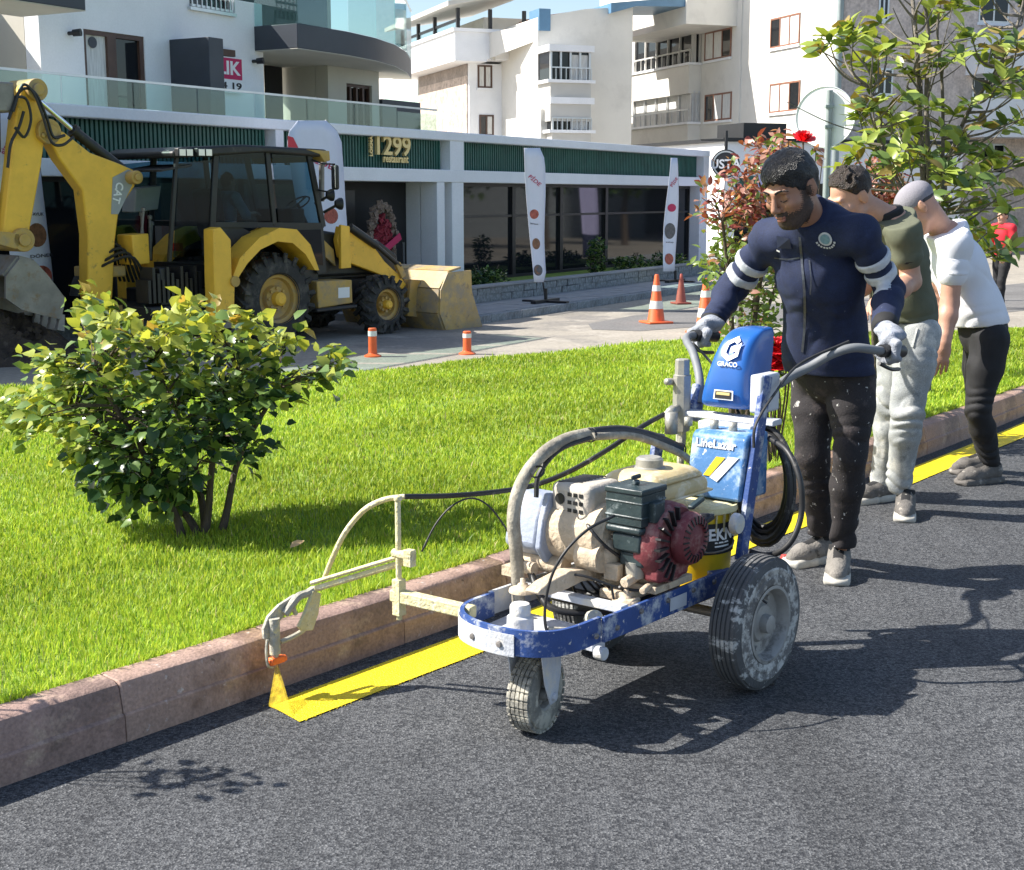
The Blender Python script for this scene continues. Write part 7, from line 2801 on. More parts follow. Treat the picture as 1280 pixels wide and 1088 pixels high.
def open_hand(wrist, d, palm_n, side, s=1.0, curl=0.5):
    """relaxed hand hanging from the wrist along d; palm_n the palm's outward normal, side towards the thumb"""
    wrist, d = V3(wrist), unit(d)
    side = unit(V3(side) - d * (V3(side) @ d))
    pn = unit(V3(palm_n) - d * (V3(palm_n) @ d) - side * (V3(palm_n) @ side))
    pr = [ell(wrist + d * 0.05 * s, np.array([side, d, pn]), np.array([0.040, 0.055, 0.016]) * s, 0.015), cone(wrist - d * 0.03, wrist + d * 0.03, 0.027 * s, 0.03 * s, 0.02)]
    for j in range(4):
        o = (1.5 - j) * 0.0195 * s
        ln = (0.92, 1.04, 0.98, 0.80)[j]
        p = wrist + d * (0.094 - 0.004 * abs(j - 1)) * s + side * o
        a = 0.25 * curl
        dirs = []
        for q in range(3):
            a += 0.42 * curl
            dirs.append(d * math.cos(a) + pn * math.sin(a) + side * (1.5 - j) * 0.05)
        L = (0.042, 0.026, 0.021)
        for q in range(3):
            p2 = p + dirs[q] * L[q] * ln * s
            pr.append(cone(p, p2, (0.0095 - 0.001 * q) * s, (0.0088 - 0.001 * q) * s, 0.003))
            p = p2
    t0 = wrist + d * 0.03 * s + side * 0.026 * s
    t1 = t0 + (d * 0.7 + side * 0.65 + pn * 0.25) * 0.042 * s
    t2 = t1 + (d * 0.92 + side * 0.2 + pn * 0.3) * 0.032 * s
    t3 = t2 + (d * 0.95 + pn * 0.35) * 0.026 * s
    pr += [cone(t0, t1, 0.014 * s, 0.012 * s, 0.012), cone(t1, t2, 0.011 * s, 0.010 * s, 0.003), cone(t2, t3, 0.010 * s, 0.0085 * s, 0.003)]
    return pr


def shoe(parent, heel, toe, lift=0.0, m_up=None, m_so=None, w=0.047, heel_z=0.0, toe_z=0.0, collar=0.04):
    """one trainer: upper and sole, heel and toe on the ground unless raised"""
    h, t = V3((*heel, heel_z)), V3((*toe, toe_z))
    d = unit(t - h)
    s = unit(np.cross([0, 0, 1], d))
    u = np.cross(d, s)
    L = np.linalg.norm(t - h)
    A = np.array([d, s, u])

    def P(a, b, c):
        return h + d * a * L + s * b + u * c
    pr = [cone(P(0.16, 0, 0.052), P(0.42, 0, 0.058), w * 0.80, w * 0.78, 0.03), cone(P(0.42, 0, 0.055), P(0.68, 0, 0.044), w * 0.82, w * 0.82, 0.03),
          cone(P(0.68, 0, 0.042), P(0.87, 0.002, 0.036), w * 0.84, w * 0.62, 0.03), cone(P(0.20, 0, 0.07), P(0.20, 0, 0.115), w * 0.84, w * 0.86, 0.03)]
    lv, lf = sdf_mesh(pr, 0.0045, cuts=[(P(0, 0, 0.021), -u), (P(0.2, 0, 0.105 + collar * 0.2), u * 0.8 - d * 0.25)])
    
    def tongue(Q):
        q = Q - h
        a, b, c = q @ d / L, np.abs(q @ s), q @ u
        k = np.zeros(len(Q), int)
        k[(a > 0.30) & (a < 0.66) & (b < w * 0.42) & (c > 0.055)] = 1
        k[(c < 0.034) & (a > 0.80)] = 2
        k[(c > 0.098) & (a < 0.34)] = 1
        return k
    o, _, _ = skin_object('shoe', [(smooth_verts(lv, lf, 1), lf)], [m_up, M_black_knit, m_so], parent, tongue)
    pr = [rbox(P(0.20, 0, 0.014), A, (0.045, w * 0.62, 0.006), 0.012, 0.02), rbox(P(0.5, 0, 0.013), A, (0.08, w * 0.58, 0.005), 0.012, 0.02), rbox(P(0.72, 0, 0.013), A, (0.05, w * 0.76, 0.005), 0.012, 0.02), ell(P(0.86, 0, 0.014), A, (0.045, w * 0.85, 0.018), 0.02)]
    lv, lf = sdf_mesh(pr, 0.005)
    skin_object('sole', [(lv, lf)], [m_so], o)
    o2 = C.collection.objects[-1] if False else None
    # laces
    b = MB()
    for k in range(5):
        a = 0.42 + 0.062 * k
        z = 0.064 + w * 0.80 - 0.010 * k
        b.tube([P(a, -w * 0.48, z - 0.012), P(a + 0.012, 0, z), P(a + 0.03, w * 0.48, z - 0.012)], 0.003, 5)
    lo = b.build('laces', M_sole, o)
    base = Vector(parent.location)
    for v in lo.data.vertices:
        v.co -= base
    return o


def dress(parent, name, prims, h, m_, grow, cuts=(), folds=None, index=None, it=2):
    v, f = sdf_mesh(prims, h, grow, cuts, folds)
    v = smooth_verts(v, f, it)
    o, v, f = skin_object(name, [(v, f)], m_ if isinstance(m_, list) else [m_], parent, index)
    return o, v, f


def slab_cuts(a, b, t0, t1):
    a, b = V3(a), V3(b)
    d = b - a
    return [(a + d * t0, -d), (a + d * t1, d)]


# ------------------------------------------------------------------ the worker pushing the machine
gL, gR = MA.w(*GL), MA.w(*GR)
J = dict(hipL=at(1066, 470, 5.33), hipR=at(1017, 474, 5.49), knL=at(1063, 568, 5.26), knR=at(1016, 570, 5.42),
         anL=V3((1.322, 5.42, 0.10)), anR=V3((1.285, 5.62, 0.10)),
         shL=at(1074, 293, 4.99), shR=at(962, 300, 5.24), elL=at(1112, 362, 5.08), elR=at(915, 362, 5.40),
         wrL=at(1106, 408, 4.83), wrR=at(890, 402, 5.26))
worker = thing('person', 'man in a navy jacket with reflective sleeve bands and grey gloves pushing the line machine', 'person', (1.28, 5.45, 0))
T, s_, f_, v_, hpm, shm = torso_prims(J, 1.0)
hf_ = unit((-0.66, -0.58, -0.44))
hc = at(989, 237, 4.97)
F3, L3, U3 = head_axes(hf_, R(-3))
hp, hcarve = head_prims(hc, F3, L3, U3, 1.0)
neck0 = shm + v_ * 0.05
neck = [cone(neck0, hc - U3 * 0.055 - F3 * 0.03, 0.062, 0.056, 0.03)]
hv, hf2 = sdf_mesh(hp + neck, 0.0032, carve=hcarve)
hv = smooth_verts(hv, hf2, 1)
legsL = limb(J['hipL'], J['knL'], J['anL'], 0.080, 0.052, 0.035)
legsR = limb(J['hipR'], J['knR'], J['anR'], 0.080, 0.052, 0.035)
armL = limb(J['shL'], J['elL'], J['wrL'], 0.045, 0.040, 0.033)
armR = limb(J['shR'], J['elR'], J['wrR'], 0.045, 0.040, 0.033)
bv, bf = sdf_mesh(thin(T + legsL + legsR + armL + armR, 0.012) + [cone(neck0 - v_ * 0.06, neck0, 0.06, 0.06, 0.03)], 0.011)


def face_index(c, f, l, u, beard=True):
    def fn(P):
        q = P - V3(c)
        a, b, d = q @ f, q @ l, q @ u
        jt_ = 0.004 * (np.sin(P @ SN[0][0] * 900) + np.sin(P @ SN[1][0] * 1300 + 1))
        d = np.where(d < -0.03, d + jt_ * (a < 0.09), d)
        a = a + jt_ * (np.abs(b) > 0.045)
        idx = np.zeros(len(P), int)
        if beard:
            jaw = (d < -0.042 - 0.010 * np.sin(b * 90)) & (d > -0.135) & (a > -0.012)
            side = (a > -0.005) & (a < 0.034) & (np.abs(b) > 0.045) & (d < 0.012) & (d > -0.06)
            cheek = (a > 0.045) & (np.abs(b) > 0.028) & (d > -0.052)
            must = (a > 0.088) & (d < -0.043) & (d > -0.056) & (np.abs(b) < 0.034)
            idx[(jaw & ~cheek) | side | must] = 1
        lip = (a > 0.093) & (d > -0.078) & (d < -0.057) & (np.abs(b) < 0.021)
        idx[lip] = 2
        return idx
    return fn


body, _, _ = skin_object('body', [(hv, hf2), (bv, bf)], [M_skin1, M_beard, M_lips], worker, face_index(hc, F3, L3, U3))
# hair with ragged hairline, eyebrows, lashes
HA = hair_prims(hc, F3, L3, U3, 1.0, 0.009) + [ell(hc + U3 * 0.085 + F3 * 0.01, np.array([F3, L3, U3]), (0.085, 0.066, 0.052), 0.03)]
cutp = hc + F3 * 0.080 + U3 * 0.056
v, f = sdf_mesh(HA[:2] + HA[-1:], 0.0032, cuts=[(cutp, unit(F3 * 0.75 - U3 * 0.75), 0.0022), (hc - U3 * 0.062 - F3 * 0.05, unit(-U3 * 1 + F3 * 0.35), 0.002)], folds=wrinkle(0.0022, 5.5))
skin_object('hair', [(v, f)], [M_hair], worker)
b = MB()
for sd in (1, -1):
    P_ = [hc + F3 * a + L3 * (bq * sd) + U3 * d for a, bq, d in ((0.101, 0.014, 0.030), (0.099, 0.028, 0.037), (0.088, 0.046, 0.036), (0.078, 0.055, 0.028))]
    pts = curve_pts(P_, 5)
    b.tube(pts, [0.0046 - 0.0002 * i for i in range(len(pts))], 6)
o = b.build('eyebrows', M_hair, worker, world=True, smooth=60)
b = MB()
for sd in (1, -1):
    P_ = [hc + F3 * a + L3 * (bq * sd) + U3 * d for a, bq, d in ((0.091, 0.019, -0.001), (0.0945, 0.031, -0.004), (0.088, 0.045, -0.001))]
    b.tube(curve_pts(P_, 4), 0.0021, 5)
b.build('eyelids', M_beard, worker, world=True)
# jacket
hem = V3((0, 0, at(1040, 468, 5.3)[2]))
TJ = T[:]
cl = [(J['elL'], 0.10, J['wrL'] - J['elL'], 95, 0.009), (J['elR'], 0.10, J['wrR'] - J['elR'], 95, 0.009), (hpm + v_ * 0.14, 0.2, v_ + s_ * 0.5, 62, 0.008), (shm - v_ * 0.16 + s_ * 0.14, 0.13, v_ - s_ * 0.8, 75, 0.008), (shm - v_ * 0.16 - s_ * 0.14, 0.13, v_ + s_ * 0.8, 75, 0.008), (J['wrL'], 0.07, J['wrL'] - J['elL'], 150, 0.005), (J['wrR'], 0.07, J['wrR'] - J['elR'], 150, 0.005), (J['shL'], 0.12, J['elL'] - J['shL'], 60, 0.005), (J['shR'], 0.12, J['elR'] - J['shR'], 60, 0.005)]
TJ.append(ell(hpm + v_ * 0.12 + f_ * 0.03, np.array([s_, f_, v_]), np.array([0.165, 0.115, 0.16]), 0.06))
collar = [cone(neck0 - v_ * 0.02, neck0 + v_ * 0.085 + f_ * 0.012, 0.072, 0.058, 0.02)]
jk, jv, jf = dress(worker, 'jacket', TJ + armL + armR + collar, 0.0055, M_navy, 0.011,
                   cuts=[(hem, (0, 0, -1)), (neck0 + v_ * 0.085 - f_ * 0.02, v_ * 0.9 + f_ * 0.42)], folds=wrinkle(0.0035, 1.0, cl), it=1)
jt = bvh(jv, jf)
for a, e, sg in ((J['shL'], J['elL'], 1), (J['shR'], J['elR'], -1)):
    for t0, t1 in ((0.40, 0.53), (0.64, 0.77)):
        dress(jk, 'sleeve_band', (armL if sg > 0 else armR)[:3], 0.0055, M_stripe, 0.0180, cuts=slab_cuts(a, e, t0, t1), folds=wrinkle(0.0035, 1.0, cl), it=1)
for q, e in ((J['wrL'], J['elL']), (J['wrR'], J['elR'])):
    dress(jk, 'cuff', [cone(q + (e - q) * 0.12, q, 0.034, 0.034, 0.01)], 0.005, M_black_knit, 0.012, cuts=slab_cuts(e, q, 0.90, 1.10), it=1)
# badge, zip, pocket
circ = lambda r, n=20, cx=0, cy=0: [(cx + r * math.cos(2 * math.pi * k / n), cy + r * math.sin(2 * math.pi * k / n)) for k in range(n)]
bd = decal(jt, (1032, 299), [circ(0.026)], off=0.0035)
if bd:
    bo = bd.build('badge', M_stripe, jk, world=True)
    M_badge = mat('badge_blue', (0.16, 0.28, 0.32), 0.7, var=0.2, vscale=80)
    b2_ = decal(jt, (1032, 299), [circ(0.019)], off=0.0048)
    b2_.build('badge_centre', M_badge, bo, world=True)
    arcs = []
    for k in range(9):
        a0 = math.radians(195 + 17.5 * k)
        a1 = a0 + math.radians(12)
        arcs.append([(0.032 * math.cos(a0), 0.032 * math.sin(a0)), (0.032 * math.cos(a1), 0.032 * math.sin(a1)), (0.040 * math.cos(a1), 0.040 * math.sin(a1)), (0.040 * math.cos(a0), 0.040 * math.sin(a0))])
    b3 = decal(jt, (1032, 299), arcs, off=0.0038)
    tag(b3.build('badge_arc', M_stripe, bo, world=True), kind='stuff')
M_zip = mat('zip', (0.07, 0.08, 0.11), 0.4, 0.3, var=0.3, vscale=60)
M_pock = mat('pocket_flap', (0.014, 0.020, 0.05), 0.5, var=0.2, vscale=30)
b = ribbon(jt, [(1000, 296), (1003, 330), (1006, 370), (1006, 410), (1003, 440)], 0.010)
if b.v:
    b.build('zip', M_zip, jk, world=True)
b = ribbon(jt, [(968, 322), (985, 324), (1000, 322)], 0.006)
if b.v:
    b.build('seam', M_zip, jk, world=True)
b = ribbon(jt, [(1012, 325), (1014, 350), (1013, 368)], 0.005)
if b.v:
    b.build('chest_zip', M_zip, jk, world=True)
b = decal(jt, (980, 304), [[(-0.03, -0.02), (0.03, -0.02), (0.034, 0.022), (-0.026, 0.03)]], off=0.006)
if b:
    b.build('pocket_flap', M_pock, jk, world=True)
    b = decal(jt, (975, 312), [[(-0.012, -0.002), (0.002, -0.008), (0.004, -0.002), (-0.010, 0.004)]], off=0.0085)
    if b:
        b.build('pocket_tab', M_whiteprint, jk, world=True)
b = MB()
pcl = neck0 + v_ * 0.05 + f_ * 0.055
b.tube(curve_pts([pcl + s_ * -0.008 + v_ * 0.018, pcl + s_ * 0.002 + f_ * 0.008 - v_ * 0.002, pcl + s_ * 0.012 + f_ * 0.006 - v_ * 0.03], 4), 0.006, 6)
b.build('shirt_collar', M_whiteprint, worker, world=True)
# trousers
ft = [(J['knL'], 0.12, J['knL'] - J['hipL'], 85, 0.007), (J['knR'], 0.12, J['knR'] - J['hipR'], 85, 0.007), (J['anL'], 0.16, J['anL'] - J['knL'], 105, 0.009), (J['anR'], 0.16, J['anR'] - J['knR'], 105, 0.009), ((J['hipL'] + J['hipR']) / 2, 0.16, s_, 55, 0.005)]
tr, _, _ = dress(worker, 'trousers', T[:2] + legsL + legsR, 0.0058, M_trous, 0.010, cuts=[(hpm + v_ * 0.10, v_), ((0, 0, 0.118), (0, 0, -1))], folds=wrinkle(0.0045, 0.9, ft), it=1)
shoe(worker, (1.336, 5.505), (1.262, 5.235), m_up=M_shoe, m_so=M_sole, w=0.050)
shoe(worker, (1.345, 5.655), (1.125, 5.52), m_up=M_shoe, m_so=M_sole, w=0.050)
for g, wr, sg in ((gL, J['wrL'], 1), (gR, J['wrR'], -1)):
    ax = MA.x * -0.98 + np.array([0, 0, -0.03])          # bars run along the machine; little finger to the rear
    pr = grip_hand(g + np.array([0, 0, 0.004]), ax, wr + (g - wr) * 0.12 + np.array([0, 0, 0.0]), 1.12)
    v, f = sdf_mesh(pr, 0.0030, 0.0022)
    v = smooth_verts(v, f, 1)
    gl_, _, _ = skin_object('glove', [(v, f)], [M_glove], worker)

# ------------------------------------------------------------------ the man in the olive shirt
J2 = dict(hipL=at(1148, 418, 6.46), hipR=at(1128, 415, 6.72), knL=at(1134, 515, 6.40), knR=at(1113, 505, 6.72),
          anL=at(1124, 605, 6.52), anR=at(1104, 603, 6.80),
          shL=at(1130, 290, 6.30), shR=at(1098, 285, 6.66), elL=at(1139, 352, 6.34), elR=at(1085, 350, 6.55),
          wrL=at(1098, 378, 6.12), wrR=at(1062, 375, 6.38))
J2['anL'][2] = max(J2['anL'][2], 0.10)
p2 = thing('person', 'man in an olive t-shirt and pale faded jeans bending behind the worker', 'person', (1.86, 6.6, 0))
T2, s2, f2, v2, hpm2, shm2 = torso_prims(J2, 0.98)
hc2 = at(1064, 246, 6.42)
F2, L2, U2 = head_axes((-0.82, -0.28, -0.52), R(4))
hp2_, hcv2 = head_prims(hc2, F2, L2, U2)
nk2 = shm2 + v2 * 0.05
hv, hf2 = sdf_mesh(hp2_ + [cone(nk2, hc2 - U2 * 0.05 - F2 * 0.03, 0.06, 0.055, 0.03)], 0.004, carve=hcv2)
hv = smooth_verts(hv, hf2, 1)
lgL = limb(J2['hipL'], J2['knL'], J2['anL'], 0.086, 0.056, 0.042)
lgR = limb(J2['hipR'], J2['knR'], J2['anR'], 0.086, 0.056, 0.042)
arL = limb(J2['shL'], J2['elL'], J2['wrL'], 0.053, 0.044, 0.031)
arR = limb(J2['shR'], J2['elR'], J2['wrR'], 0.053, 0.044, 0.031)
hd = open_hand(J2['wrL'], J2['wrL'] - J2['elL'], (0, 0, -1), (-0.3, -1, 0.2)) + open_hand(J2['wrR'], J2['wrR'] - J2['elR'], (0, 0, -1), (-0.3, 1, 0.2))
bv, bf = sdf_mesh(thin(T2 + lgL + lgR + arL[:1] + arR[:1], 0.024) + arL[1:] + arR[1:] + hd + [cone(nk2 - v2 * 0.05, nk2, 0.06, 0.06, 0.03)], 0.006)
skin_object('body', [(hv, hf2), (smooth_verts(bv, bf, 1), bf)], [M_skin2, M_beard, M_lips], p2, face_index(hc2, F2, L2, U2, False))
v, f = sdf_mesh(hair_prims(hc2, F2, L2, U2, 1.0, 0.006)[::2], 0.004, cuts=[(hc2 + F2 * 0.055 + U2 * 0.075, unit(F2 * 0.8 - U2 * 0.6)), (hc2 - U2 * 0.06 - F2 * 0.05, unit(-U2 + F2 * 0.4))], folds=wrinkle(0.003, 4))
skin_object('hair', [(v, f)], [M_hair2], p2)
cl = [(hpm2 + v2 * 0.16, 0.2, v2 + s2 * 0.4, 60, 0.008), (J2['shL'], 0.12, J2['elL'] - J2['shL'], 70, 0.005)]
sleeveL = [cone(J2['shL'], J2['elL'], 0.053, 0.057, 0.02)]
sleeveR = [cone(J2['shR'], J2['elR'], 0.062, 0.058, 0.02)]
dress(p2, 'shirt', T2 + [ell(hpm2 + v2 * 0.15, np.array([s2, f2, v2]), np.array([0.158, 0.122, 0.15]), 0.05), cone(J2['shL'], J2['shL'] * 0.52 + J2['elL'] * 0.48, 0.052, 0.056, 0.04), cone(J2['shR'], J2['shR'] * 0.52 + J2['elR'] * 0.48, 0.052, 0.056, 0.04)], 0.006, M_olive, 0.013, cuts=[(V3((0, 0, at(1140, 402, 6.5)[2])), (0, 0, -1)), (nk2 + v2 * 0.02, v2)], folds=wrinkle(0.003, 1, cl), it=1)
for sl_, a, e in ((sleeveL, J2['shL'], J2['elL']), (sleeveR, J2['shR'], J2['elR'])):
    so_, _, _ = dress(p2, 'sleeve', sl_, 0.006, M_olive, 0.012, cuts=slab_cuts(a, e, 0.2, 0.50), folds=wrinkle(0.003, 1, cl), it=1)
    dress(so_, 'cuff', sl_, 0.005, M_black_knit, 0.0125, cuts=slab_cuts(a, e, 0.50, 0.57), it=1)
dress(p2, 'collar', [cone(nk2 - v2 * 0.005, nk2 + v2 * 0.05, 0.070, 0.062, 0.02)], 0.005, M_black_knit, 0.008, cuts=[(nk2 + v2 * 0.05, v2), (nk2 - v2 * 0.02, -v2)])
ft = [(J2['knL'], 0.13, J2['knL'] - J2['hipL'], 80, 0.008), (J2['knR'], 0.13, J2['knR'] - J2['hipR'], 80, 0.008), (J2['anL'], 0.2, J2['anL'] - J2['knL'], 85, 0.0055), (J2['anR'], 0.2, J2['anR'] - J2['knR'], 85, 0.0055), (J2['hipL'], 0.16, J2['knL'] - J2['hipL'], 70, 0.007)]
tr2, t2v, t2f = dress(p2, 'jeans', T2[:2] + lgL + lgR, 0.006, M_jeans, 0.013, cuts=[(hpm2 + v2 * 0.11, v2), ((0, 0, 0.075), (0, 0, -1))], folds=wrinkle(0.006, 0.9, ft), it=1)
tt = bvh(t2v, t2f)
b = decal(tt, (1133, 420), [[(-0.055, -0.035), (0.045, -0.05), (0.055, 0.045), (-0.05, 0.05)]], off=0.006)
if b:
    b.build('pocket', M_jeans, tr2, world=True)
h2 = J2['anL']
shoe(p2, (h2[0] + 0.05, h2[1] + 0.05), (h2[0] - 0.03, h2[1] - 0.22), m_up=M_shoe_d, m_so=M_sole, w=0.05)
h2 = J2['anR']
shoe(p2, (h2[0] + 0.06, h2[1] + 0.03), (h2[0] - 0.18, h2[1] - 0.10), m_up=M_shoe_d, m_so=M_sole, w=0.05)

# ------------------------------------------------------------------ the man in the white shirt
J3 = dict(hipL=at(1238, 425, 7.12), hipR=at(1228, 425, 7.40), knL=at(1222, 513, 7.10), knR=at(1224, 512, 7.42),
          anL=V3((2.545, 7.24, 0.10)), anR=V3((2.60, 7.5, 0.10)),
          shL=at(1194, 304, 7.02), shR=at(1172, 298, 7.38), elL=at(1187, 380, 7.02), elR=at(1172, 375, 7.38),
          wrL=at(1180, 428, 6.96), wrR=at(1160, 425, 7.3))
p3 = thing('person', 'man in a white t-shirt, black trousers and grey cap bending over beside the kerb', 'person', (2.58, 7.3, 0))
T3, s3, f3, v3, hpm3, shm3 = torso_prims(J3, 1.0)
hc3 = at(1147, 260, 7.14)
FH, LH, UH = head_axes((-0.70, 0.10, -0.70), 0)
hp3, hcv3 = head_prims(hc3, FH, LH, UH)
nk3 = shm3 + v3 * 0.05
hv, hf2 = sdf_mesh(hp3 + [cone(nk3, hc3 - UH * 0.05 - FH * 0.03, 0.064, 0.058, 0.03)], 0.0045, carve=hcv3)
lgL = limb(J3['hipL'], J3['knL'], J3['anL'], 0.086, 0.052, 0.036)
lgR = limb(J3['hipR'], J3['knR'], J3['anR'], 0.086, 0.052, 0.036)
arL = limb(J3['shL'], J3['elL'], J3['wrL'], 0.055, 0.046, 0.033)
arR = limb(J3['shR'], J3['elR'], J3['wrR'], 0.055, 0.046, 0.033)
hd = open_hand(J3['wrL'], (-0.12, -0.05, -1), (0.3, 1, 0), (-1, 0.2, 0), 1.05, 0.7) + open_hand(J3['wrR'], (-0.12, -0.05, -1), (0.3, -1, 0), (-1, 0.2, 0), 1.05, 0.7)
bv, bf = sdf_mesh(thin(T3 + lgL + lgR + arL[:1] + arR[:1], 0.024) + arL[1:] + arR[1:] + hd + [cone(nk3 - v3 * 0.05, nk3, 0.06, 0.06, 0.03)], 0.0055)
skin_object('body', [(smooth_verts(hv, hf2, 1), hf2), (smooth_verts(bv, bf, 1), bf)], [M_skin3, M_beard, M_lips], p3, face_index(hc3, FH, LH, UH, False))
cl = [(hpm3 + v3 * 0.2, 0.22, v3 * 0.7 + s3 * 0.5, 45, 0.006), (J3['shL'], 0.12, J3['elL'] - J3['shL'], 60, 0.005)]
dress(p3, 'shirt', T3 + [ell(hpm3 + v3 * 0.16, np.array([s3, f3, v3]), np.array([0.165, 0.130, 0.19]), 0.05), cone(J3['shL'], J3['shL'] * 0.5 + J3['elL'] * 0.5, 0.056, 0.062, 0.05), cone(J3['shR'], J3['shR'] * 0.5 + J3['elR'] * 0.5, 0.056, 0.062, 0.05)], 0.0065, M_whitetee, 0.015, cuts=[(at(1225, 406, 7.2), (0.10, 0, -1)), (nk3 + v3 * 0.012, v3)], folds=wrinkle(0.0025, 0.9, cl), it=1)
for a, e in ((J3['shL'], J3['elL']), (J3['shR'], J3['elR'])):
    dress(p3, 'sleeve', [cone(a, e, 0.064, 0.066, 0.02)], 0.006, M_whitetee, 0.013, cuts=slab_cuts(a, e, 0.25, 0.52), folds=wrinkle(0.003, 1, cl), it=1)
ft = [(J3['knL'], 0.13, J3['knL'] - J3['hipL'], 80, 0.006), (J3['anL'], 0.2, J3['anL'] - J3['knL'], 95, 0.009), (J3['anR'], 0.2, J3['anR'] - J3['knR'], 95, 0.009)]
dress(p3, 'trousers', T3[:2] + lgL + lgR, 0.0065, M_blackpants, 0.010, cuts=[(hpm3 + v3 * 0.16, v3), ((0, 0, 0.085), (0, 0, -1))], folds=wrinkle(0.004, 0.9, ft), it=1)
capA = np.array([FH, LH, UH])
cp_, _, _ = dress(p3, 'cap', [ell(hc3 - FH * 0.012 + UH * 0.045, capA, (0.106, 0.082, 0.080), 0.02)], 0.0045, M_cap, 0.003, cuts=[(hc3 + UH * 0.016, unit(-UH + FH * 0.25))], it=2)
dress(cp_, 'cap_brim', [ell(hc3 + FH * 0.115 + UH * 0.038, capA, (0.075, 0.068, 0.004), 0.0)], 0.004, M_cap_d, 0.002, it=1)
dress(cp_, 'cap_band', [ell(hc3 - FH * 0.012 + UH * 0.045, capA, (0.106, 0.082, 0.080), 0.02)], 0.0045, M_cap_d, 0.0045, cuts=[(hc3 + UH * 0.014, unit(-UH + FH * 0.25)), (hc3 + UH * 0.034, unit(UH - FH * 0.25)), (hc3 - FH * 0.03, FH)], it=1)
shoe(p3, (2.605, 7.27), (2.34, 7.16), m_up=M_shoe_d, m_so=M_shoe_d, w=0.052)
shoe(p3, (2.66, 7.53), (2.40, 7.45), m_up=M_shoe_d, m_so=M_shoe_d, w=0.052)

# ------------------------------------------------------------------ far figures: pedestrian in red, operator in the cab
px0 = at(1250, 371, 25.0)
p4 = thing('person', 'distant pedestrian in a red shirt partly hidden behind the broad leaved tree', 'person', (px0[0], px0[1], Z_STREET))


def simple_person(t, base, H, fdir, m_shirt, m_pants, m_skin, seated=False, h=0.014, hair=M_hair2, armpose=0.15):
    f = unit(fdir)
    l = np.cross([0, 0, 1], f)
    z = np.array([0, 0, 1.0])
    b0 = V3(base)
    k = H / 1.75

    def P(a, b, c):
        return b0 + (f * a + l * b + z * c) * k
    hipz = 0.92
    Jn = dict(hipL=P(0, 0.09, hipz), hipR=P(0, -0.09, hipz), shL=P(0.02, 0.19, 1.43), shR=P(0.02, -0.19, 1.43))
    if seated:
        Jn.update(knL=P(0.42, 0.12, hipz + 0.02), knR=P(0.42, -0.12, hipz + 0.02), anL=P(0.48, 0.12, hipz - 0.40), anR=P(0.48, -0.12, hipz - 0.40), elL=P(0.14, 0.27, 1.18), elR=P(0.14, -0.27, 1.18), wrL=P(0.36, 0.16, 1.20), wrR=P(0.36, -0.16, 1.20))
    else:
        Jn.update(knL=P(0.10, 0.09, 0.50), knR=P(-0.02, -0.09, 0.50), anL=P(0.10, 0.09, 0.09), anR=P(-0.16, -0.09, 0.11), elL=P(0.0, 0.25, 1.16), elR=P(0.04, -0.25, 1.16), wrL=P(armpose, 0.22, 0.95), wrR=P(armpose + 0.08, -0.22, 0.96))
    Tn, sn, fn, vn, hpn, shn = torso_prims(Jn, 0.95 * k)
    A = np.array([f, l, z])
    hc_ = P(0.05, 0, 1.63)
    hpx, hcx = head_prims(hc_, f, l, z, k)
    body_ = hpx + [cone(P(0.0, 0, 1.45), P(0.03, 0, 1.56), 0.058 * k, 0.055 * k, 0.03)] + limb(Jn['shL'], Jn['elL'], Jn['wrL'], 0.05, 0.042, 0.03) + limb(Jn['shR'], Jn['elR'], Jn['wrR'], 0.05, 0.042, 0.03) + open_hand(Jn['wrL'], Jn['wrL'] - Jn['elL'], -l, f, k) + open_hand(Jn['wrR'], Jn['wrR'] - Jn['elR'], l, f, k) + Tn
    v, f_q = sdf_mesh(body_, h * 0.75)
    skin_object('body', [(v, f_q)], [m_skin], t)
    v, f_q = sdf_mesh(Tn + [cone(Jn['shL'], Jn['elL'], 0.058, 0.055, 0.02), cone(Jn['shR'], Jn['elR'], 0.058, 0.055, 0.02)], h, 0.014, cuts=[(P(0, 0, 0.9), -z), (P(0, 0, 1.52), z)])
    skin_object('shirt', [(v, f_q)], [m_shirt], t)
    lg = limb(Jn['hipL'], Jn['knL'], Jn['anL'], 0.085, 0.06, 0.045) + limb(Jn['hipR'], Jn['knR'], Jn['anR'], 0.085, 0.06, 0.045)
    for q in ('anL', 'anR'):
        lg.append(cone(Jn[q] - z * 0.05 * k, Jn[q] - z * 0.055 * k + f * 0.16 * k, 0.04, 0.035, 0.02))
    v, f_q = sdf_mesh(Tn[:1] + lg, h, 0.014, cuts=[(P(0, 0, 1.0), z)])
    skin_object('trousers', [(v, f_q)], [m_pants], t)
    v, f_q = sdf_mesh(hair_prims(hc_, f, l, z, k, 0.006), h * 0.6, cuts=[(hc_ + f * 0.06 + z * 0.06, unit(f * 0.8 - z * 0.6)), (hc_ - z * 0.06, -z)])
    skin_object('hair', [(v, f_q)], [hair], t)


simple_person(p4, (px0[0], px0[1], Z_STREET), 1.76, (-0.8, -0.5, 0), M_redshirt, M_blackpants, M_skin3)
opz = BH.xz(300, 330, CAB0)[1] + 0.30 + 0.09
ow = BH.w(sx0 + 0.44, 1.0, 0)
p5 = thing('person', 'operator in a grey striped shirt sitting inside the backhoe cab', 'person', (ow[0], ow[1], Z_STREET + opz - 0.1))
simple_person(p5, (ow[0], ow[1], Z_STREET + opz - 0.92), 1.72, (BH.x[0], BH.x[1], 0), M_greystripe, M_blackpants, M_skin1, True, hair=M_hair)

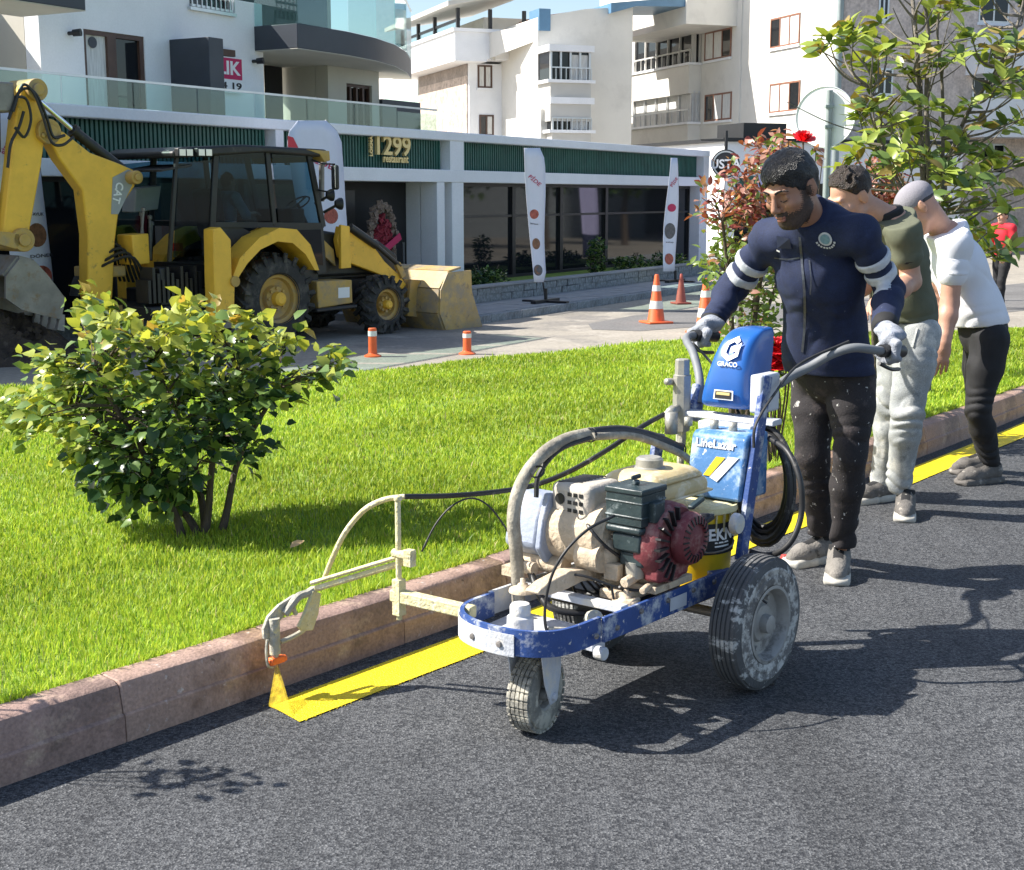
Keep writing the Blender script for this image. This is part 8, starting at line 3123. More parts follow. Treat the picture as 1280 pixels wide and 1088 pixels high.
# ================================================================== plants
M_leafY = leaf_mat('leaf_young_sunlit', (0.36, 0.40, 0.085), 0.32, 0.35)
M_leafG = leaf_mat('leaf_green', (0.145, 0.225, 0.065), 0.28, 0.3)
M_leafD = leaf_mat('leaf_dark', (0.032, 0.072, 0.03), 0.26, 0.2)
M_leafO = leaf_mat('leaf_bronze', (0.36, 0.26, 0.07), 0.4, 0.35)
M_magL = leaf_mat('magnolia_leaf', (0.30, 0.37, 0.075), 0.30, 0.25)
M_magD = leaf_mat('magnolia_leaf_dark', (0.105, 0.165, 0.045), 0.28, 0.15)
M_magB = leaf_mat('magnolia_leaf_back', (0.25, 0.19, 0.06), 0.5, 0.15)
M_phR = leaf_mat('photinia_red', (0.21, 0.055, 0.045), 0.3, 0.25)
M_phP = leaf_mat('photinia_pink', (0.40, 0.21, 0.165), 0.35, 0.3)
M_phG = leaf_mat('photinia_green', (0.16, 0.23, 0.06), 0.32, 0.25)
M_bark = mat('bark', (0.10, 0.075, 0.055), 0.9, var=0.35, vscale=14, bump=0.8, bscale=40, stretch=(3, 3, 0.6))
M_barkG = mat('bark_grey', (0.17, 0.15, 0.125), 0.9, var=0.3, vscale=14, bump=0.6, bscale=50, stretch=(3, 3, 0.6))
M_petal = mat('rose_petal', (0.75, 0.014, 0.022), 0.5, var=0.2, vscale=30)


def leaf_geo(L, W, fold=0.25, droop=0.25, tipw=0.5):
    """one folded, drooping leaf along +x, face up"""
    xs = (0.0, 0.28, 0.62, 1.0)
    ws = (0.0, 0.46, 0.40 * (0.6 + tipw), 0.0)
    V_, Fc = [], []
    for x, w in zip(xs, ws):
        z = -droop * L * x * x
        V_.append((x * L, 0, z))
        if w:
            V_.append((x * L, w * W, z + fold * w * W))
            V_.append((x * L, -w * W, z + fold * w * W))
    Fc = [(0, 2 + 1 - 1, 1), (0, 1, 3), (1, 2, 5, 4), (1, 4, 6, 3), (4, 5, 7), (4, 7, 6)]
    return V_, Fc


def leaf_mesh(name, L, W, m, **k):
    V_, Fc = leaf_geo(L, W, **k)
    me = bpy.data.meshes.new(name)
    me.from_pydata(V_, [], Fc)
    me.materials.append(m)
    set_smooth(me)
    return me


def leaf_matrix(pos, d, n_, roll, s):
    d = Vector(tuple(d)).normalized()
    n_ = Vector(tuple(n_))
    y = n_.cross(d)
    if y.length < 1e-4:
        y = d.orthogonal()
    y.normalize()
    z = d.cross(y)
    Rm = Matrix((d, y, z)).transposed() @ Matrix.Rotation(roll, 3, 'X')
    return Matrix.Translation(Vector(tuple(pos))) @ Rm.to_4x4() @ Matrix.Diagonal((s, s, s, 1))


def plant(t, leaves, geo, mats, n_parts, rest_name='foliage'):
    """leaves: (matrix in world, material index). The ones nearest the camera become parts, the rest one mesh"""
    base = Vector(t.location)
    order = sorted(range(len(leaves)), key=lambda i: (leaves[i][0].translation - Vector(tuple(EYE))).length - 0.25 * leaves[i][0].to_scale().x)
    if n_parts:
        inview = []
        for i in order:
            p = leaves[i][0].translation
            q = Vector((p.x, p.y * cP - (p.z - CAM_H) * sP, p.y * sP + (p.z - CAM_H) * cP))
            x = CX + F_PX * q.x / q.y
            y = CY - F_PX * q.z / q.y
            if -10 < x < 1290 and -10 < y < 1098:
                inview.append(i)
        part_set = set(inview[:n_parts])
    else:
        part_set = set()
    meshes = []
    for k, m_ in enumerate(mats):
        me = bpy.data.meshes.new('leaf')
        me.from_pydata(geo[0], [], geo[1])
        me.materials.append(m_)
        set_smooth(me)
        meshes.append(me)
    V_, Fc, mi = [], [], []
    gv = [Vector(v) for v in geo[0]]
    for i, (Mx, k) in enumerate(leaves):
        if i in part_set:
            o = bpy.data.objects.new('leaf', meshes[k])
            C.collection.objects.link(o)
            o.parent = t
            o.matrix_basis = Matrix.Translation(-base) @ Mx
        else:
            n0 = len(V_)
            V_.extend(tuple((Mx @ v) - base) for v in gv)
            Fc.extend(tuple(a + n0 for a in f) for f in geo[1])
            mi.extend([k] * len(geo[1]))
    if V_:
        me = bpy.data.meshes.new(rest_name)
        me.from_pydata(V_, [], Fc)
        for m_ in mats:
            me.materials.append(m_)
        me.polygons.foreach_set('material_index', mi)
        set_smooth(me)
        tag(link(rest_name, me, t), kind='stuff')


def in_poly(x, y, P):
    c = False
    j = len(P) - 1
    for i in range(len(P)):
        if (P[i][1] > y) != (P[j][1] > y) and x < (P[j][0] - P[i][0]) * (y - P[i][1]) / (P[j][1] - P[i][1]) + P[i][0]:
            c = not c
        j = i
    return c


# ---------------------------------------------------------------- rose bush on the lawn
rr = random.Random(21)
g0 = gp(246, 668, 0.06)
bz = lawn_height(g0[0], g0[1])
g0 = gp(246, 668, bz)
YR = g0[1]
bush = thing('rose_bush', 'leafy rose bush with yellow-green young shoots standing on the lawn at left', 'bush', (g0[0], g0[1], bz - 0.02))
poly = [(26, 528), (36, 482), (60, 448), (88, 458), (84, 424), (122, 388), (150, 415), (178, 424), (205, 404), (236, 392), (262, 402), (280, 428), (318, 420), (330, 436), (330, 470), (356, 482), (388, 452), (412, 446), (408, 470), (385, 500), (345, 514), (325, 560), (312, 592), (288, 596), (270, 582), (240, 586), (236, 624), (208, 644), (162, 638), (128, 614), (95, 584), (88, 556), (58, 540)]
cl = []
tries = 0
while len(cl) < 290 and tries < 40000:
    tries += 1
    x, y = rr.uniform(5, 430), rr.uniform(360, 660)
    if not in_poly(x, y, poly):
        continue
    half = 0.44 * max(0.25, 1 - ((x - 215) / 235) ** 2) ** 0.5 * (1 if y < 540 else max(0.4, 1 - (y - 540) / 170))
    Yd = YR + rr.uniform(-half, half)
    cl.append((at(x, y, Yd), x, y, Yd))
for x, y in ((122, 384), (235, 384), (340, 424), (412, 446), (30, 508), (55, 448), (100, 400), (205, 400), (420, 458), (22, 530), (118, 376), (128, 392), (250, 386), (318, 408), (336, 424), (424, 450), (408, 462), (392, 476), (64, 446)):
    cl.append((at(x, y, YR + rr.uniform(-0.15, 0.15)), x, y, YR))
for x, y in ((118, 400), (72, 455), (240, 400), (345, 430), (398, 470), (200, 420), (30, 520), (300, 410), (160, 410)):
    dx, dy = rr.uniform(-0.25, 0.25) + (x - 215) / 420, -1
    Yd = YR + rr.uniform(-0.2, 0.2)
    for q in range(4):
        cl.append((at(x + dx * q * 9, y + 12 + dy * q * 8, Yd), x, y + dy * q * 8, Yd))
canes = []
cb = MB()
for k, (x, y) in enumerate(((120, 470), (190, 450), (300, 470), (345, 490), (90, 520))):
    top = at(x, y, YR + rr.uniform(-0.25, 0.25))
    b0 = V3((g0[0] + rr.uniform(-0.07, 0.07), g0[1] + rr.uniform(-0.07, 0.07), bz - 0.03))
    if x > 290:
        b0[0] += 0.10
    mid_ = (b0 + top) / 2 + V3((rr.uniform(-0.05, 0.05), rr.uniform(-0.05, 0.05), 0.05))
    pts = curve_pts([b0, b0 * 0.75 + mid_ * 0.25 + V3((0.01, 0, 0.03)), mid_, top], 5)
    r_ = [0.021 - 0.013 * i / (len(pts) - 1) for i in range(len(pts))]
    cb.tube(pts, r_, 7)
    canes += pts[3:]
CA = np.array(canes)
leaves = []
for c, x, y, Yd in cl:
    j = np.argmin(((CA - c) ** 2).sum(1) + np.maximum(0, CA[:, 2] - c[2]) * 0.5)
    a = CA[j]
    if np.linalg.norm(a - c) > 0.03:
        cb.tube([a, (a + c) / 2 + V3((rr.uniform(-.02, .02), rr.uniform(-.02, .02), 0.02)), c], [0.005, 0.004, 0.002], 4)
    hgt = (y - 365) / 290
    out = unit(c - V3((g0[0], YR, bz + 0.35)))
    for q in range(10):
        pos = c + V3((rr.gauss(0, 0.036), rr.gauss(0, 0.032), rr.gauss(0, 0.030)))
        d = out * 0.7 + V3((rr.gauss(0, 0.6), rr.gauss(0, 0.6), rr.gauss(-0.15, 0.4)))
        n_ = V3((rr.gauss(-0.15, 0.5), rr.gauss(-0.1, 0.5), 1.0))
        w = rr.random() + rr.gauss(0, 0.12)
        if hgt < 0.22:  # pale new growth, plus sun on tips and shade inside put into leaf colours
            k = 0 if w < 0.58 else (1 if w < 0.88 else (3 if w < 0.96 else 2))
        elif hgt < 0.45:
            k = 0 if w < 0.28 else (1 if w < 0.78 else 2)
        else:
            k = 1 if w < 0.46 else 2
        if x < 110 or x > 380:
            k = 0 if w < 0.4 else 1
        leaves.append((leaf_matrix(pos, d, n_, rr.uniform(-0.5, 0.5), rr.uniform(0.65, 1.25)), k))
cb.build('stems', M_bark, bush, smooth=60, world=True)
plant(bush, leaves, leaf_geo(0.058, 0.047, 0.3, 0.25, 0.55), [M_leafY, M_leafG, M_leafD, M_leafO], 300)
# dry leaf and grass wisps by the bush
b = MB(); V_, Fc = leaf_geo(0.062, 0.048, 0.5, -0.3); b.mesh(V_, Fc)
dl = b.build('dry_leaf', mat('dry_leaf_brown', (0.48, 0.33, 0.17), 0.8, var=0.2, vscale=20), None)
q = gp(362, 688, 0.13)
dl.location = (q[0], q[1], lawn_height(q[0], q[1]) + 0.035)
dl.rotation_euler = (0.2, -0.1, 0.4)
tag(dl, 'dry brown leaf lying on the grass in the shade of the rose bush', 'leaf')

# ---------------------------------------------------------------- magnolia at the right
rr = random.Random(33)
YM = 9.6
mb_x, _, _ = at(1160, 300, YM)
mz = lawn_height(mb_x, YM)
mag = thing('magnolia_tree', 'young broad leaved tree with bare lower limbs standing behind the white-shirted man', 'tree', (mb_x, YM, mz - 0.02))
spots = [(1022, 62), (1035, 48), (1050, 42), (1066, 38), (1085, 45), (1092, 58), (1060, 55), (1088, 88), (1100, 28), (1085, 110), (1140, 72), (1165, 68), (1180, 80), (1152, 92), (1195, 70), (1128, 84),
         (1180, 15), (1198, 6), (1206, 34), (1168, 8), (1160, 28), (1215, 48), (1240, 58), (1258, 66), (1272, 52), (1250, 80), (1226, 72), (1096, 128), (1112, 140), (1084, 132), (1075, 150), (1094, 165), (1120, 158), (1082, 178), (1102, 190),
         (1128, 182), (1150, 172), (1068, 192), (1062, 206), (1088, 208), (1110, 206), (1132, 205), (1155, 212), (1176, 162), (1194, 140), (1214, 128), (1240, 118), (1264, 120), (1280, 112), (1232, 152), (1256, 160), (1276, 150), (1190, 188),
         (1214, 186), (1242, 192), (1268, 200), (1170, 232), (1196, 232), (1220, 222), (1248, 228), (1186, 256), (1210, 262), (1176, 270), (1236, 290), (1262, 262), (1272, 240), (1236, 312), (1252, 318), (1266, 308), (1218, 284), (1196, 284), (1226, 300),
         (1290, 90), (1300, 140), (1310, 190), (1300, 240), (1290, 60), (1320, 30), (1170, -30), (1140, -60), (1200, -50), (1250, -10), (1280, 0), (1110, -20), (1225, 10), (1145, 130), (1165, 130), (1205, 165), (1160, 195), (1180, 215), (1255, 100), (1110, 60), (1136, 160), (1225, 205)]
tb = MB()
trunks = []
for (xs, w0) in ((((1162, 330), (1156, 250), (1150, 150), (1146, 60), (1138, -30), (1132, -120)), 0.040), (((1166, 330), (1162, 240), (1158, 130), (1160, 40), (1150, -40), (1156, -140)), 0.034), (((1170, 330), (1176, 255), (1190, 190), (1216, 130), (1250, 85), (1275, 20), (1290, -60)), 0.030), (((1172, 335), (1178, 220), (1178, 110), (1172, 30), (1190, -60)), 0.026), (((1160, 335), (1138, 260), (1118, 215), (1095, 160), (1088, 110)), 0.018)):
    b0 = V3((mb_x + rr.uniform(-0.05, 0.05), YM + rr.uniform(-0.05, 0.05), mz - 0.05))
    pts = [b0] + [at(x, y, YM + (rr.uniform(-0.25, 0.25) if i > 1 else 0.0)) for i, (x, y) in enumerate(xs)]
    pts = curve_pts(pts, 5)
    tb.tube(pts, [w0 * 0.75 * (1 - 0.75 * i / len(pts)) for i in range(len(pts))], 8)
    trunks += pts[6:]
TA = np.array(trunks)
leaves = []
extra = []
for x, y in spots:
    if rr.random() < 0.3:
        extra.append((x + rr.uniform(-18, 18), y + rr.uniform(-14, 14)))
for x, y in spots + extra:
    c = at(x, y, YM + rr.uniform(-0.65, 0.55))
    dist = ((TA - c) ** 2).sum(1) + np.maximum(0, TA[:, 2] - c[2] + 0.15) * 1.2
    a = TA[np.argmin(dist)]
    m_ = (a + c) / 2 + V3((rr.uniform(-.06, .06), rr.uniform(-.06, .06), -0.05))
    pts = curve_pts([a, m_, c], 4)
    tb.tube(pts, [0.011 - 0.007 * i / (len(pts) - 1) for i in range(len(pts))], 5)
    ax = unit(unit(c - m_) + V3((0, 0, 0.9)))
    for q in range(rr.randint(7, 10)):
        an = 2.4 * q + rr.uniform(-0.3, 0.3)
        e1 = unit(np.cross(ax, V3((0.3, 0.8, 0.1))))
        e2 = np.cross(ax, e1)
        rad = e1 * math.cos(an) + e2 * math.sin(an)
        el = rr.uniform(0.1, 0.9)
        d = rad * 1.0 + ax * el
        pos = c + ax * rr.uniform(-0.06, 0.02)
        w = rr.random()
        k = 0 if w < 0.55 else (1 if w < 0.9 else 2)
        leaves.append((leaf_matrix(pos, d, ax - rad * 0.3, rr.uniform(-0.6, 0.6), rr.uniform(0.7, 1.2)), k))
# thin bare twigs
for k in range(70):
    a = TA[rr.randrange(len(TA))]
    d = V3((rr.gauss(0, 0.5), rr.gauss(0, 0.5), rr.uniform(0.1, 0.9)))
    d = unit(d) * rr.uniform(0.25, 0.8)
    tb.tube(curve_pts([a, a + d * 0.5 + V3((0, 0, -0.03)), a + d], 4), [0.006 - 0.0004 * i for i in range(9)], 4)
tb.build('trunk', M_barkG, mag, smooth=60, world=True)
plant(mag, leaves, leaf_geo(0.135, 0.058, 0.28, 0.14, 0.6), [M_magL, M_magD, M_magB], 300)


# ---------------------------------------------------------------- shrubs with red and green leaves behind the worker
def shrub(name, label, cat, poly, Y, half, n, mats, pick, geo, base_px, seed, trunkw=0.02, n_parts=0, nleaf=6, ncane=5):
    r_ = random.Random(seed)
    b0 = at(base_px, 300, Y)
    z0 = lawn_height(b0[0], Y)
    t = thing(name, label, cat, (b0[0], Y, z0 - 0.02))
    xs = [p[0] for p in poly]
    ys = [p[1] for p in poly]
    pts = []
    k = 0
    while len(pts) < n and k < 60000:
        k += 1
        x, y = r_.uniform(min(xs), max(xs)), r_.uniform(min(ys), max(ys))
        if in_poly(x, y, poly):
            pts.append((at(x, y, Y + r_.uniform(-half, half)), x, y))
    tb = MB()
    cn = []
    for k in range(ncane):
        p = pts[r_.randrange(len(pts))][0]
        q = curve_pts([V3((b0[0] + r_.uniform(-.05, .05), Y + r_.uniform(-.05, .05), z0 - 0.05)), (V3((b0[0], Y, z0)) * 0.5 + p * 0.5) + V3((0, 0, 0.1)), p], 6)
        tb.tube(q, [trunkw * (1 - 0.7 * i / len(q)) for i in range(len(q))], 6)
        cn += q[2:]
    CN = np.array(cn)
    lv = []
    for c, x, y in pts:
        a = CN[np.argmin(((CN - c) ** 2).sum(1) + np.maximum(0, CN[:, 2] - c[2]) * 0.6)]
        tb.tube([a, (a + c) / 2 + V3((0, 0, 0.02)), c], [0.005, 0.004, 0.002], 4)
        for q in range(nleaf):
            pos = c + V3((r_.gauss(0, 0.04), r_.gauss(0, 0.04), r_.gauss(0, 0.035)))
            d = V3((r_.gauss(0, 0.7), r_.gauss(0, 0.7), r_.gauss(0.15, 0.5)))
            n_ = V3((r_.gauss(-0.2, 0.5), r_.gauss(-0.2, 0.5), 1))
            lv.append((leaf_matrix(pos, d, n_, r_.uniform(-0.6, 0.6), r_.uniform(0.7, 1.25)), pick(x, y, r_.random())))
    tb.build('stems', M_bark, t, smooth=60, world=True)
    plant(t, lv, geo, mats, n_parts)
    return t


phg = leaf_geo(0.062, 0.030, 0.25, 0.2)


def pick_ph(x, y, w):
    e = 292 + 14 * math.sin(x * 0.13)
    if y < e:
        return 0 if w < 0.48 else (1 if w < 0.86 else 2)
    return 2 if w < 0.8 else (3 if w < 0.92 else 1)


shrub('photinia_shrub', 'tall shrub with coppery red top and green lower leaves behind the worker', 'shrub',
      [(868, 262), (880, 235), (905, 215), (925, 205), (940, 180), (960, 170), (985, 178), (990, 230), (985, 300), (975, 420), (960, 455), (905, 430), (915, 400), (890, 350), (872, 345), (885, 300)],
      8.4, 0.32, 260, [M_phR, M_phP, M_phG, M_leafG], pick_ph, phg, 930, 5, 0.022, 0, 7)
shrub('photinia_shrub', 'small coppery red shrub between the two bending men and the broad leaved tree', 'shrub',
      [(1070, 230), (1082, 205), (1105, 200), (1125, 222), (1140, 245), (1120, 300), (1075, 300)], 10.6, 0.3, 130, [M_phR, M_phP, M_phG], lambda x, y, w: 0 if w < 0.6 else (1 if w < 0.9 else 2), phg, 1100, 6, 0.018, 0, 7)


def rose_blossom(b, c, r, seed, up=(0, 0, 1)):
    r_ = random.Random(seed)
    c = V3(c)
    u = unit(up)
    e1 = unit(np.cross(u, (0.3, 0.9, 0.2)))
    e2 = np.cross(u, e1)
    for ring, (n_, rad, tilt) in enumerate(((5, 0.25, 1.35), (6, 0.55, 1.0), (8, 0.9, 0.45))):
        for k in range(n_):
            a = 2 * math.pi * (k + 0.4 * ring) / n_ + r_.uniform(-0.2, 0.2)
            d = e1 * math.cos(a) + e2 * math.sin(a)
            s = np.cross(u, d)
            h = d * math.cos(tilt) + u * math.sin(tilt)
            p0 = c + d * r * rad * 0.25
            w = r * 0.42
            b.mesh([p0 - s * w * 0.4, p0 + s * w * 0.4, p0 + h * r * 0.55 + s * w, p0 + h * r * 0.55 - s * w, p0 + h * r * 0.9 + s * w * 0.6 + d * r * 0.1, p0 + h * r * 0.9 - s * w * 0.6 + d * r * 0.1],
                   [(0, 1, 2, 3), (3, 2, 4, 5)])


def rose_plant(label, blooms, Y, base_px, seed, leafspots, br):
    r_ = random.Random(seed)
    b0 = at(base_px, 400, Y)
    z0 = lawn_height(b0[0], Y)
    t = thing('rose_plant', label, 'rose plant', (b0[0], Y, z0 - 0.02))
    st = MB()
    lv = []
    for i, (x, y) in enumerate(blooms):
        p = at(x, y, Y + r_.uniform(-0.06, 0.06))
        st.tube(curve_pts([V3((b0[0] + r_.uniform(-.03, .03), Y, z0 - 0.05)), (V3((b0[0], Y, z0)) + p) / 2 + V3((r_.uniform(-.05, .05), 0, 0.05)), p], 6), 0.005, 5)
        b = MB()
        rose_blossom(b, p, br * r_.uniform(0.85, 1.1), seed + i, (r_.uniform(-.4, .4), -0.5, 1))
        b.build('blossom', M_petal, t, world=True)
    for x, y in leafspots:
        p = at(x, y, Y + r_.uniform(-0.08, 0.08))
        st.tube([V3((b0[0], Y, (z0 + p[2]) / 2)), p], 0.003, 4)
        for q in range(9):
            pos = p + V3((r_.gauss(0, 0.028), r_.gauss(0, 0.028), r_.gauss(0, 0.03)))
            lv.append((leaf_matrix(pos, (r_.gauss(0, 1), r_.gauss(0, 1), r_.gauss(0, 0.4)), (r_.gauss(0, 0.4), r_.gauss(0, .4), 1), 0, r_.uniform(0.8, 1.2)), 0 if r_.random() < 0.6 else 1))
    st.build('stems', M_bark, t, world=True)
    plant(t, lv, leaf_geo(0.05, 0.036), [M_phP if br < 0.06 else M_leafD, M_leafG], 0)


rose_plant('tall rose with one red blossom rising behind the worker head', [(1004, 176)], 7.4, 1006, 3, [(965, 182), (972, 196), (958, 200), (1020, 188), (985, 176), (1028, 200)], 0.055)
rose_plant('rose with a cluster of red blossoms just behind the blue machine hood', [(961, 448), (972, 446), (983, 450), (968, 456), (978, 441), (988, 455), (958, 440), (984, 442), (964, 458), (959, 452), (970, 438), (966, 447)], 6.9, 972, 9, [(975, 470), (965, 480), (940, 420), (955, 430), (935, 405)], 0.075)
rose_plant('rose shoot outside the picture at left, shading the road by the kerb', [], 3.46, -430, 15, [(-340, 562), (-300, 556), (-270, 560), (-240, 554), (-215, 558), (-190, 552)], 0.06)

# low greenery in the planter below the windows
for i, (x, y, lb) in enumerate(((607, 345, 'low green planter shrub nearest the digger bucket'), (745, 335, 'slim dark planter shrub right of the middle banner'), (790, 325, 'dark planter shrub below the window mullion'), (835, 322, 'small planter shrub furthest along the stone wall'))):
    p = FA.py(x, y, -1.1)
    w = FA.w(p[0], -1.1, 0.3)
    t = thing('planter_shrub', lb, 'shrub', w, 0, 'shrubs in the stone planter')
    r_ = random.Random(60 + i)
    lv = []
    for k in range(420):
        a = r_.uniform(0, 6.28)
        rad = 0.42 * r_.random() ** 0.5 * (1.0 if i != 1 else 0.5)
        h = r_.uniform(0, 0.36 if i != 1 else 0.8) * (1 - rad * 0.6)
        pos = V3(w) + V3((rad * math.cos(a), rad * math.sin(a), h))
        lv.append((leaf_matrix(pos, (r_.gauss(0, 1), r_.gauss(0, 1), r_.gauss(0.2, 0.6)), (r_.gauss(0, .5), r_.gauss(0, .5), 1), 0, r_.uniform(0.8, 1.4)), 0 if r_.random() < 0.35 else 1))
    plant(t, lv, leaf_geo(0.09, 0.05), [M_leafG, M_leafD], 0)
    b = MB()
    for k in range(4):
        b.tube([(0, 0, -0.1), (r_.uniform(-.3, .3), r_.uniform(-.3, .3), 0.4)], 0.012, 5)
    b.build('stems', M_bark, t)

# ================================================================== street things
M_cone = mat('cone_orange', (0.80, 0.13, 0.035), 0.5, var=0.12, vscale=9, spots=[((0.50, 0.16, 0.09), 12, 0.62, 0.75)])
M_cone_dull = mat('cone_dull_red', (0.40, 0.085, 0.06), 0.6, var=0.2, vscale=9)  # darker and redder than the other cones
M_refl = mat('cone_band', (0.72, 0.71, 0.68), 0.5, var=0.12, vscale=18)
M_flag = mat('flag_cloth', (0.70, 0.73, 0.84), 0.8, var=0.03, vscale=4, bump=0.15, bscale=6)
M_flag_l = mat('flag_cloth_lilac', (0.52, 0.50, 0.78), 0.8, var=0.08, vscale=4)
M_food1 = mat('food_print_brown', (0.22, 0.10, 0.05), 0.7, var=0.5, vscale=14)
M_food2 = mat('food_print_red', (0.38, 0.09, 0.06), 0.7, var=0.5, vscale=16)
M_plate = mat('plate_print', (0.10, 0.10, 0.11), 0.7, var=0.4, vscale=12)
M_pole = mat('galvanised_pole', (0.30, 0.34, 0.34), 0.5, 0.4, var=0.12, vscale=5)
M_signback = mat('sign_back', (0.80, 0.81, 0.82), 0.5, 0.0, var=0.05, vscale=5)


def traffic_cone(p, h, label, m_=M_cone, bands=True, group='traffic cones on the far street', lean=0):
    t = thing('traffic_cone', label, 'traffic cone', p, 20, group)
    r0 = h * 0.19
    b = MB(); b.lathe([(r0, 0.03), (r0 * 0.93, 0.05), (h * 0.045, h * 0.97), (h * 0.035, h), (0.001, h)], (0, 0, 0), (0, 0, 1), 24); b.build('body', m_, t, smooth=40)
    b = MB(); b.box((0, 0, 0.017), (h * 0.54, h * 0.54, 0.034)); b.build('base', m_, t, bevel=0.012)
    if bands:
        for z0, z1 in ((0.30, 0.46), (0.66, 0.78)):
            f = lambda z: r0 * 0.93 + (h * 0.045 - r0 * 0.93) * (z * h - 0.05) / (h * 0.97 - 0.05)
            b = MB(); b.lathe([(f(z0) + 0.001, z0 * h), (f(z0) + 0.004, z0 * h), (f(z1) + 0.004, z1 * h), (f(z1) + 0.001, z1 * h)], (0, 0, 0), (0, 0, 1), 24); b.build('band', M_refl, t, smooth=40)
    t.rotation_euler[1] = R(lean)
    return t


for (x, y, hp_, lb, m_, bd_) in ((820, 404, 60, 'orange traffic cone with white bands standing in full sun on the street', M_cone, True), (851, 380, 37, 'dull red traffic cone in the shade by the restaurant steps', M_cone_dull, False), (881, 417, 68, 'orange traffic cone nearest the worker, half hidden by his arm', M_cone, True)):
    p = gp(x, y, Z_STREET + 0.004)
    traffic_cone(p, hp_ * p[1] / F_PX * 1.01, lb, m_, bd_)

for x, y, hp_, lb in ((466, 446, 36, 'short orange delineator post beside the digger front wheel'), (584, 443, 29, 'short orange delineator post in front of the digger bucket')):
    p = gp(x, y, Z_STREET)
    h = hp_ * p[1] / F_PX
    t = thing('delineator_post', lb, 'bollard', p, 0, 'orange delineator posts along the lawn')
    b = MB(); b.lathe([(0.055, 0.02), (0.052, h * 0.98), (0.045, h), (0.001, h)], (0, 0, 0), (0, 0, 1), 18); b.build('post', M_cone, t, smooth=40)
    b = MB(); b.lathe([(0.11, 0), (0.11, 0.015), (0.06, 0.04), (0.056, 0.05)], (0, 0, 0), (0, 0, 1), 18); b.build('base', M_cone, t, smooth=40)
    b = MB(); b.lathe([(0.0545, h * 0.72), (0.0565, h * 0.72), (0.0560, h * 0.90), (0.054, h * 0.90)], (0, 0, 0), (0, 0, 1), 18, True); b.build('band', M_refl, t, smooth=40)


# feather flags
def feather_flag(label, outline, d, pole_px, base, prints, cloth=M_flag, foot=True):
    """outline in photo pixels on the upright plane at depth d before the facade"""
    A = [FA.xz(x, y, d) for x, y in outline]
    u0 = FA.xz(pole_px[0], pole_px[1], d)
    t = thing('feather_flag', label, 'flag', FA.w(u0[0], d, base), FA.deg, 'feather flags before the restaurant')
    o0 = (u0[0], base)

    def q(x, y, off):
        p = FA.xz(x, y, d)
        return (p[0] - o0[0], off + 0.03 * math.sin(p[1] * 2.2 + p[0] * 3), p[1] - o0[1])
    b = MB()
    n_ = len(outline)
    # rows of the cloth so that it billows
    ys = [y for _, y in outline]
    y0, y1 = min(ys), max(ys)
    rows = []
    for i in range(15):
        y = y0 + (y1 - y0) * (i + 0.35) / 14.6
        xs = []
        for k in range(n_):
            a, c = outline[k], outline[(k + 1) % n_]
            if (a[1] > y) != (c[1] > y):
                xs.append(a[0] + (c[0] - a[0]) * (y - a[1]) / (c[1] - a[1]))
        if len(xs) >= 2:
            rows.append((y, min(xs), max(xs)))
    V_ = []
    for y, xa_, xb_ in rows:
        for s in range(5):
            V_.append(q(xa_ + (xb_ - xa_) * s / 4, y, 0.0))
    Fc = [(i * 5 + s, i * 5 + s + 1, (i + 1) * 5 + s + 1, (i + 1) * 5 + s) for i in range(len(rows) - 1) for s in range(4)]
    b.mesh(V_, Fc)
    co = b.build('banner', cloth, t, smooth=60)
    sd = co.modifiers.new('thick', 'SOLIDIFY')
    sd.thickness = 0.004
    top = outline[0]
    b = MB()
    pr_ = [p for p in rows]
    b.tube([(0, 0.012, 0.0)] + [q(r_[2] if pole_px[0] > (r_[1] + r_[2]) / 2 else r_[1], r_[0], 0.012) for r_ in rows[::-1]], 0.014, 6)
    b.build('pole', M_black, t)
    if foot:
        b = MB(); b.box((0, 0.02, 0.03), (0.9, 0.10, 0.05)); b.box((0, 0.02, 0.02), (0.10, 0.9, 0.035)); b.cyl((0, 0.012, 0.03), (0, 0.012, 0.25), 0.03, n=10); b.build('foot', M_black, t)
    for kind, x, y, w, h, m_ in prints:
        b = MB()
        if kind == 'o':
            b.mesh([q(x + w / 2 * math.cos(2 * math.pi * k / 18), y + h / 2 * math.sin(2 * math.pi * k / 18), -0.008) for k in range(18)], [tuple(range(18))])
            b.build('food_print', m_, co)
        elif kind == 'p':
            b.mesh([q(xx, yy, -0.010) for xx, yy in x], [tuple(range(len(x)))])
            b.build('print', m_, co)
        else:
            vs, fs = text_mesh(kind, 1.0, 0.0, 0.012)
            mx_, mn_ = max(v[0] for v in vs), min(v[0] for v in vs)
            hz_ = max(v[2] for v in vs) - min(v[2] for v in vs)
            tilt = h[1]
            V_ = []
            for v in vs:
                a, c = (v[0]) / (mx_ - mn_) * w, -v[2] / hz_ * h[0]
                V_.append(q(x + a * math.cos(tilt) - c * math.sin(tilt), y + a * math.sin(tilt) + c * math.cos(tilt), -0.011))
            b.mesh(V_, fs)
            b.build('lettering', m_, co)


